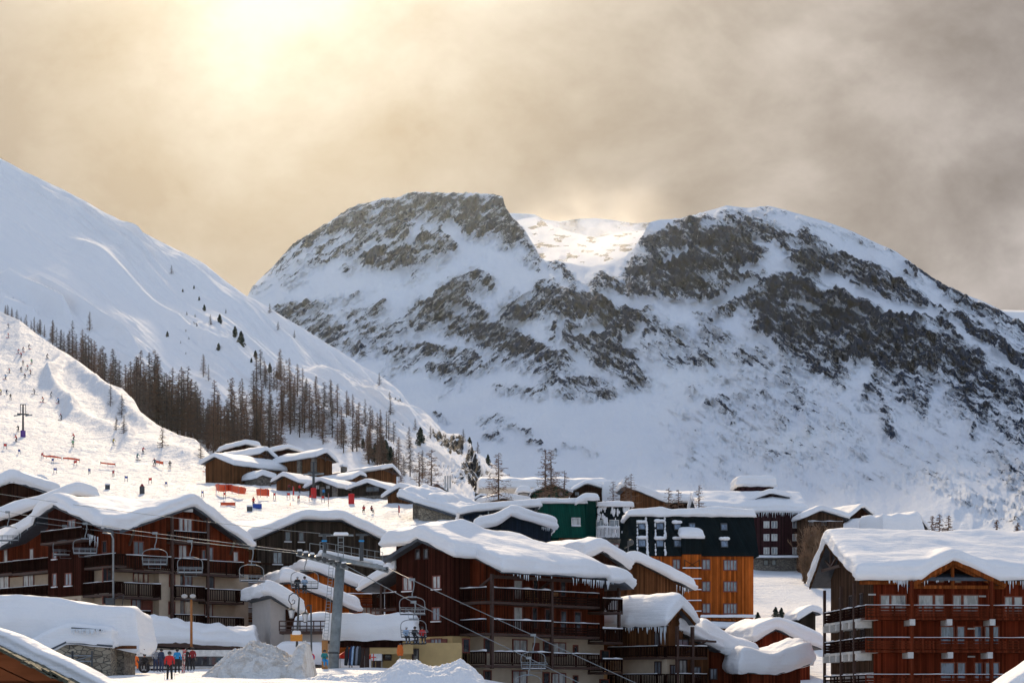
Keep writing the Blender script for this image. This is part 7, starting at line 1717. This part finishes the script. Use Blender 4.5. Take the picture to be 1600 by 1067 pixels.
def flag(px, rt, rb, label, w=2.2, mat=None):
    a = slope_at(px, rb); h = (rb-rt)*a.y/F; g = empty('banner_flag', a, 0, label, 'flag'); ww = w*a.y/F
    mb = MB(); mb.tube([(0, 0, -.2), (0, 0, h)], .04, 6); mb.build('pole', steel, g)
    mb = MB(); mb.prism([(0.03, h*.25), (ww, h*.2), (ww*.9, h*.85), (.03, h*.98)], 'y', -.02, .02); mb.build('cloth', mat or red_c, g)
flag(*[cr('F', 425, 415)[0], cr('F', 0, 415)[1], cr('F', 0, 490)[1]], 'tall red feather flag standing in the long orange net'); flag(cr('F', 627, 0)[0], cr('F', 0, 395)[1], cr('F', 0, 472)[1], 'tall red feather flag left of the red-wrapped lift mast')
flag(cr('F', 853, 0)[0], cr('F', 0, 440)[1], cr('F', 0, 525)[1], 'thin orange slalom pole right of the red-wrapped lift mast', .7); flag(cr('F', 1290, 0)[0], cr('F', 0, 508)[1], cr('F', 0, 572)[1], 'red flag in front of the stone barn wall')
for (x0, y0, x1, y1, lab) in ((150, 330, 200, 255, 'slanted red inflatable cushion, the upper one before the left-facing cottage'), (355, 385, 408, 328, 'slanted red inflatable cushion, the lower one left of the front row')):
    a = slope_at(*cr('F', x0+12, y0)); q = cr('F', x1, y1); b = W(q[0], q[1], a.y); d = b-a; mb = MB(); pts = [a-d*.02, a+d*.1, a+d*.5, a+d*.8, b]; mb.tube(pts, [.5, .75, .6, .35, .08], 8)
    tag(mb.build('inflatable_cushion', red_c, None, smooth=True), lab, 'cushion')
x, y = cr('F', 412, 528); a = slope_at(x, y); g = empty('blue_crate', a, .2, 'open blue crate beside the red-clad person', 'crate'); mb = MB(); mb.box(-.7, -.4, .02, .7, .4, .12); mb.box(-.7, -.4, .12, .7, -.32, .75); mb.box(-.7, .32, .12, .7, .4, .75); mb.box(-.7, -.32, .12, -.62, .32, .75); mb.box(.62, -.32, .12, .7, .32, .75); mb.build('box', blue_c, g)
for (q, lab, roof_) in ((cr('A', 550, 85), 'small dark grey snow gun box behind the corner chalet, left one', 0), (cr('A', 726, 100), 'small grey hut with a person-like red top behind the corner chalet', 1), (cr('F', 362, 556), 'small dark box in the snow above the grey timber chalet roof', 0)):
    a = slope_at(*q); g = empty('snow_box', a-Vector((0, 0, .1)), .2, lab, 'box'); mb = MB(); mb.box(-.42, -.35, 0, .42, .35, .85+.5*roof_); mb.build('box', steel_dark, g)
    if roof_: mb = MB(); mb.tube([(0, 0, 1.35), (0, 0, 1.8)], [.36, .12], 8); mb.build('red_cap', cloth(DKRED), g)
    else: snow_on(g, -.42, .42, -.35, .35, lambda X, Y: X*0+.85, .22, 3, 'top_snow', res=.15, smooth=.1, sc=.5)

# ---- street lamps and posts
def lantern(par, p, lab=None):
    p = Vector(p); mb = MB()
    for a, b, r0, r1 in ((0, -.12, .04, .28), ):
        mb.tube([p, p+Vector((0, 0, b)), p+Vector((0, 0, b-.06))], [r0, r1, r1], 6)
    mb.tube([p+Vector((0, 0, -.72)), p+Vector((0, 0, -.78))], [.17, .10], 6)
    for k in range(4): a = k*math.pi/2+.78; mb.bar(p+Vector((.25*math.cos(a), .25*math.sin(a), -.18)), p+Vector((.16*math.cos(a), .16*math.sin(a), -.72)), .03)
    l = mb.build('lantern', steel_dark, par); mb = MB(); mb.tube([p+Vector((0, 0, -.19)), p+Vector((0, 0, -.71))], [.23, .14], 4); mb.build('glass', flat('frosted_glass', (.65, .66, .68), .3, var=.05), l)
o = W(468, 1012, 140); g = empty('street_lamp', o, 0, 'street lamp with a curled scroll arm and hanging lantern, left of two', 'street lamp')
def Tl(x, y, D=140): q = cr('K', x, y); return W(q[0], q[1], D)-o
mb = MB(); mb.tube([Tl(300, 800), Tl(312, 520), Tl(318, 440), Tl(300, 412), Tl(272, 405), Tl(245, 425), Tl(240, 460), Tl(258, 488), Tl(282, 480), Tl(286, 460), Tl(272, 452), Tl(264, 465)], [.09, .07, .05, .045, .04, .04, .04, .04, .035, .03, .03, .02], 7)
mb.tube([Tl(258, 488), Tl(258, 512)], .03, 5); mb.build('pole', steel_dark, g, smooth=True); lantern(g, Tl(260, 512))
mb = MB(); p = Tl(298, 732); mb.box(p.x-.42, p.y-.12, p.z-.25, p.x+.42, p.y-.08, p.z+.25); s = mb.build('sign_board', cloth((.55, .22, .03)), g)
snow_on(g, p.x-.25, p.x+.25, p.y-.12, p.y+.12, lambda X, Y: X*0+p.z+.25, .28, 2, 'sign_snow', res=.15, smooth=.05, sc=.5)
o = W(486, 1040, 138); g = empty('street_lamp', o, 0, 'straight street lamp with a bracket lantern and a round parking sign, right of two', 'street lamp')
def Tl(x, y, D=138): q = cr('K', x, y); return W(q[0], q[1], D)-o
mb = MB(); mb.tube([Tl(408, 930), Tl(404, 490)], [.07, .055], 7); mb.tube([Tl(404, 500), Tl(385, 492), Tl(365, 505), Tl(362, 540)], [.04, .04, .035, .03], 6); mb.build('pole', steel_dark, g, smooth=True); lantern(g, Tl(362, 540))
p = Tl(403, 876); mb = MB(); mb.tube([p+Vector((0, -.10, 0)), p+Vector((0, -.07, 0))], [.29, .29], 20); s = mb.build('round_sign', red_c, g)
mb = MB(); mb.tube([p+Vector((0, -.115, 0)), p+Vector((0, -.101, 0))], [.22, .22], 20); mb.build('blue_face', blue_c, s); mb = MB(); mb.bar(p+Vector((-.17, -.125, .17)), p+Vector((.17, -.125, -.17)), .015, .06); mb.build('red_bar', red_c, s)
# orange lamp post in front of the corner chalet
o = W(299, 1000, 158); g = empty('flood_lamp_post', o, 0, 'orange-brown post carrying two white floodlights, in front of the corner chalet', 'lamp post'); h = (1000-936)*158/F
mb = MB(); mb.tube([(0, 0, -.5), (0, 0, h)], [.11, .09], 8); mb.build('pole', flat('orange_post', (.35, .13, .03), .6), g, smooth=True)
for s in (-1, 1): mb = MB(); mb.ball((s*.33-.2, -.1, h+.25), .17, 8, 5, (1.5, 1, 1)); mb.build('floodlight', concrete, g, smooth=True)
mb = MB(); mb.bar((-.7, 0, h), (.4, 0, h), .06); mb.build('arm', steel_dark, g)
o = W(177, 1000, 168); g = empty('tall_mast', o, 0, 'tall grey mast with a control box in front of the corner chalet', 'mast'); h = (1000-832)*168/F
mb = MB(); mb.tube([(0, 0, 0), (0, 0, h-.5), (-.2, 0, h-.1), (-.9, 0, h)], [.09, .07, .06, .05], 8); mb.build('pole', steel, g, smooth=True)
zc_ = (1000-945)*168/F; mb = MB(); mb.box(-.6, -.3, zc_-.8, .1, .3, zc_+.6); mb.build('control_box', steel_dark, g)
mb = MB(); mb.tube([(.1, 0, zc_+.5), (.9, 0, zc_+.9), (.7, 0, zc_-.3), (.1, 0, zc_-.9)], .04, 5); mb.build('cable_loop', steel_dark, g)

# ---- bus
o = W(191, 1053, 146); zb_ = ground_z(o.x+4, 147); g = empty('bus', (o.x, 146, zb_), 0, 'dark bus with a white snowy roof edge parked behind the group of people', 'bus')
h = (1090-1016)*146/F-zb_; L_ = 9.5
mb = MB(); mb.prism([(0, .35), (L_, .35), (L_, h-.5), (L_-.15, h-.15), (L_-.5, h-.02), (.5, h-.02), (.15, h-.15), (0, h-.5)], 'y', 0, 2.5); mb.build('body', flat('bus_paint', (.03, .035, .045), .3, var=.1), g)
mb = MB(); mb.prism([(.1, h-.42), (L_-.1, h-.42), (L_-.1, h-.2), (L_-.5, h+.05), (.5, h+.05), (.1, h-.2)], 'y', -.05, 2.55); mb.build('roof', flat('bus_roof', (.62, .62, .60), .5), g)
for k in range(6): mb = MB(); mb.box(.35+k*1.5, -.03, .38*h, 1.7+k*1.5, -.002, .74*h); mb.build('window', glass_dark, g)
mb = MB(); mb.box(.05, -.035, .36*h-.25, L_, -.002, .36*h-.1); mb.build('trim_stripe', concrete, g)
for x in (1.6, 7.6):
    mb = MB(); mb.tube([(x, -.06, .42), (x, .3, .42)], .42, 18); w = mb.build('wheel', cloth(BLACK), g); mb = MB(); mb.tube([(x, -.09, .42), (x, -.061, .42)], .22, 14); mb.build('rim', steel, w)
# snow-topped brown bin left of the bus
o = W(183, 1046, 138); g = empty('wooden_planter', o, 0, 'round-topped brown planter heaped with snow, left of the bus', 'planter'); mb = MB(); mb.tube([(0, 0, -.4), (0, 0, .45)], [.45, .5], 12); mb.build('tub', wood_honey, g); snow_on(g, -.5, .5, -.5, .5, lambda X, Y: X*0+.45, .38, 5, 'snow_cap', res=.15, smooth=.05, sc=.8)
# upright skis
o = W(286, 1052, 139)
for i in (0, 1):
    mb = MB(); mb.bar(o+Vector((i*.12-.06, 0, 0)), o+Vector((i*.12+.02, .05, 1.72)), .08, .03); tag(mb.build('ski', stonemat('ski_top_%d' % i, (.6, .03, .04), (.7, .65, .62), 7), None), ['left ski of the upright red and white pair stuck in the snow', 'right ski of the upright red and white pair stuck in the snow'][i], 'ski')
# red tents, boards and banner under the canopy
for i, (x0, x1, yt, yb, lab) in enumerate(((605, 700, 832, 862, 'red canopy tent just right of the pylon foot'), (690, 775, 842, 868, 'second red canopy tent, behind the first'), (815, 880, 848, 872, 'small red canopy tent at the right, under the long canopy'))):
    q0, q1 = cr('K', x0, yb), cr('K', x1, yt); D = 158+i*3; o = W((q0[0]+q1[0])/2, 1042, D); hw = (q1[0]-q0[0])/2*D/F; zt = (1042-q1[1])*D/F; ze = (1042-q0[1])*D/F
    g = empty('canopy_tent', o, .3, lab, 'tent', 'red tents behind the pylon'); mb = MB(); mb.add([(-hw, -hw, ze), (hw, -hw, ze), (hw, hw, ze), (-hw, hw, ze), (0, 0, zt), (-hw, -hw, ze-.2), (hw, -hw, ze-.2), (hw, hw, ze-.2), (-hw, hw, ze-.2)], [(0,1,4),(1,2,4),(2,3,4),(3,0,4),(0,5,6,1),(1,6,7,2),(2,7,8,3),(3,8,5,0)]); mb.build('roof', red_c, g)
    for sx in (-1, 1):
        for sy in (-1, 1): mb = MB(); mb.tube([(sx*hw*.95, sy*hw*.95, -.2), (sx*hw*.95, sy*hw*.95, ze)], .03, 5); mb.build('leg', steel, g)
for i, (x, c) in enumerate(((660, BLACK), (690, NAVY), (705, PALE), (718, BLACK), (735, GREY), (752, BLACK))):
    q = cr('K', x, 925); o = W(q[0], q[1], 150); mb = MB(); mb.tube([o+Vector((0, 0, -.1)), o+Vector((.03, .05, .3)), o+Vector((.08, .1, 1.1)), o+Vector((.12, .12, 1.35))], [.13, .15, .14, .04], 8)
    tag(mb.build('snowboard', cloth(c), None, smooth=True), f'upright snowboard leaning in the rack right of the pylon foot, number {i+1}'.replace(', number %d' % (i+1), ['', ' - second', ' - pale blue one', ' - fourth', ' - grey one', ' - rightmost'][i]) if False else ['black snowboard, leftmost in the row right of the pylon foot', 'navy snowboard, second in the row right of the pylon foot', 'pale blue snowboard in the row right of the pylon foot', 'black snowboard just right of the pale blue one', 'grey snowboard in the row right of the pylon foot', 'black snowboard at the right end of the row by the pylon'][i], 'snowboard', 'snowboards by the pylon')
q = cr('K', 505, 840); o = W(q[0], q[1]+28, 146); g = empty('wooden_board', o, 0, 'tall narrow wooden board standing left of the pylon foot', 'board'); mb = MB(); mb.box(-.22, -.04, .02, .22, .04, 2.2); mb.build('board', wood_plain, g)
q0, q1 = cr('C', 0, 935), cr('C', 62, 895); o = W(q0[0], q0[1], 150); w_ = (q1[0]-q0[0])*150/F; h_ = (q0[1]-q1[1])*150/F
g = empty('white_banner', o, 0, 'white banner with a thin red cross at the left end of the yellow wall', 'banner'); mb = MB(); mb.box(0, -.03, 0, w_, 0, h_); b_ = mb.build('cloth', frame_white, g); mb = MB(); mb.box(w_*.0, -.04, h_*.42, w_*.45, -.031, h_*.56); mb.box(w_*.18, -.042, 0, w_*.26, -.0311, h_); mb.build('cross', red_c, b_)
for x in (0, w_): mb = MB(); mb.tube([(x, .03, -1.2), (x, .03, h_)], .03, 5); mb.build('pole', steel, g)
q = cr('C', 168, 880); o = W(q[0], 1026, 147); g = empty('rescue_bag', o, 0, 'orange padded bag hanging on a pole below the three-rider chair', 'bag'); mb = MB(); mb.tube([(0, 0, .1), (0, 0, .4), (0, 0, .9)], [.2, .26, .16], 10); mb.build('bag', cloth(ORANGE), g, smooth=True); mb = MB(); mb.tube([(0, 0, -.8), (0, 0, 1.0)], .04, 6); mb.build('pole', steel, g)
# phone antenna behind the barn
o = W(*cr('G', 265, 400), 340); g = empty('phone_antenna', o, 0, 'pale panel antenna mast behind the stone barn, right of the brown gable', 'antenna'); mb = MB(); mb.tube([(0, 0, -1), (0, 0, 2.8)], .12, 6); mb.build('pole', steel, g)
for k in (-1, 0, 1): mb = MB(); mb.box(k*.42-.15, -.3, .8, k*.42+.15, -.1, 2.9); mb.build('panel', concrete, g)

# ---- ploughed snow heaps in front
def heap(px0, px1, top, base, D, depth, label, mat, seed, peaks, rough_=.35):
    a = W(px0, base, D); b = W(px1, base, D); n = 240; m = 110; wd = b.x-a.x
    U, V = np.meshgrid(np.linspace(0, 1, n), np.linspace(0, 1, m), indexing='ij'); H = (base-top)*D/F
    prof = np.interp(U, [p[0] for p in peaks], [p[1] for p in peaks]); prof = gsm(prof, 3, 0)
    vz = np.sin(np.pi*np.clip(V, 0, 1))**.6
    X = U*wd; Y = V*depth-depth*.35
    lump = ridged(X/1.3+seed, Y/1.1, 5, seed, .6); lump2 = fbm(X/.45, Y/.4, 4, seed+3)
    Z = H*prof*vz + rough_*(lump-.55)*np.minimum(1, prof*3)*vz*1.6 + .5*rough_*lump2*vz
    edge = np.minimum(np.minimum(U, 1-U), np.minimum(V, 1-V)); Z = Z*np.clip(edge*14, 0, 1)-.5*(1-np.clip(edge*10, 0, 1))
    o = gridmesh('snow_heap', np.stack([X, Y, Z], -1), mat); o.location = (a.x, a.y, a.z-.25)
    return tag(o, label, 'snow heap')
heap(305, 492, 996, 1058, 122, 9, 'tall dirty heap of ploughed snow in front of the chalets', snow_dirty, 3, [(0, .05), (.12, .25), (.3, .78), (.45, .98), (.58, .93), (.68, .80), (.80, .60), (.86, .95), (.93, 1.0), (.97, .8), (1, .1)])
heap(458, 680, 1030, 1068, 116, 7, 'lumpy bank of ploughed snow at the foot of the pylon', snow_bank, 5, [(0, .2), (.2, .5), (.4, .45), (.6, .62), (.8, .55), (1, .4)], .25)
heap(560, 775, 1020, 1072, 112, 8, 'broad clean snow bank below the yellow wall', snow_bank, 8, [(0, .1), (.15, .45), (.3, .95), (.42, .9), (.5, .72), (.68, .82), (.74, .98), (.82, .7), (.92, .35), (1, .05)], .22)
# blowing snow over the saddle
sp_m = bpy.data.materials.new('spindrift'); sp_m.use_nodes = True; nt = sp_m.node_tree; nt.nodes.clear()
o_ = nt.nodes.new('ShaderNodeOutputMaterial'); pv = nt.nodes.new('ShaderNodeVolumePrincipled'); pv.inputs['Color'].default_value = (.95, .96, 1, 1); pv.inputs['Anisotropy'].default_value = .8
v = tc(nt, 'Generated'); gr = nt.nodes.new('ShaderNodeTexGradient'); gr.gradient_type = 'SPHERICAL'
mp = nt.nodes.new('ShaderNodeMapping'); mp.inputs['Location'].default_value = (-1, -1, -1); mp.inputs['Scale'].default_value = (2, 2, 2); nt.links.new(v, mp.inputs[0]); nt.links.new(mp.outputs[0], gr.inputs[0])
nz = noise(nt, tc(nt, 'Object', (.010, .010, .018), (0, -.5, 0)), 1.0, 5, .6, .6)
dn = mth(nt, 'MULTIPLY', mth(nt, 'MULTIPLY', gr.outputs['Fac'], ramp(nt, nz, [(.42, 0), (.68, 1)])), .0028)
nt.links.new(dn, pv.inputs['Density']); nt.links.new(pv.outputs[0], o_.inputs['Volume'])
c0 = W(930, 375, 2550); mb = MB(); mb.ball((0, 0, 0), 1.0, 24, 14, (130, 200, 75)); sp = mb.build('blowing_snow', sp_m); sp.location = c0; tag(sp, 'plume of wind-blown snow over the saddle between the two summits', 'snow plume', kind='stuff')
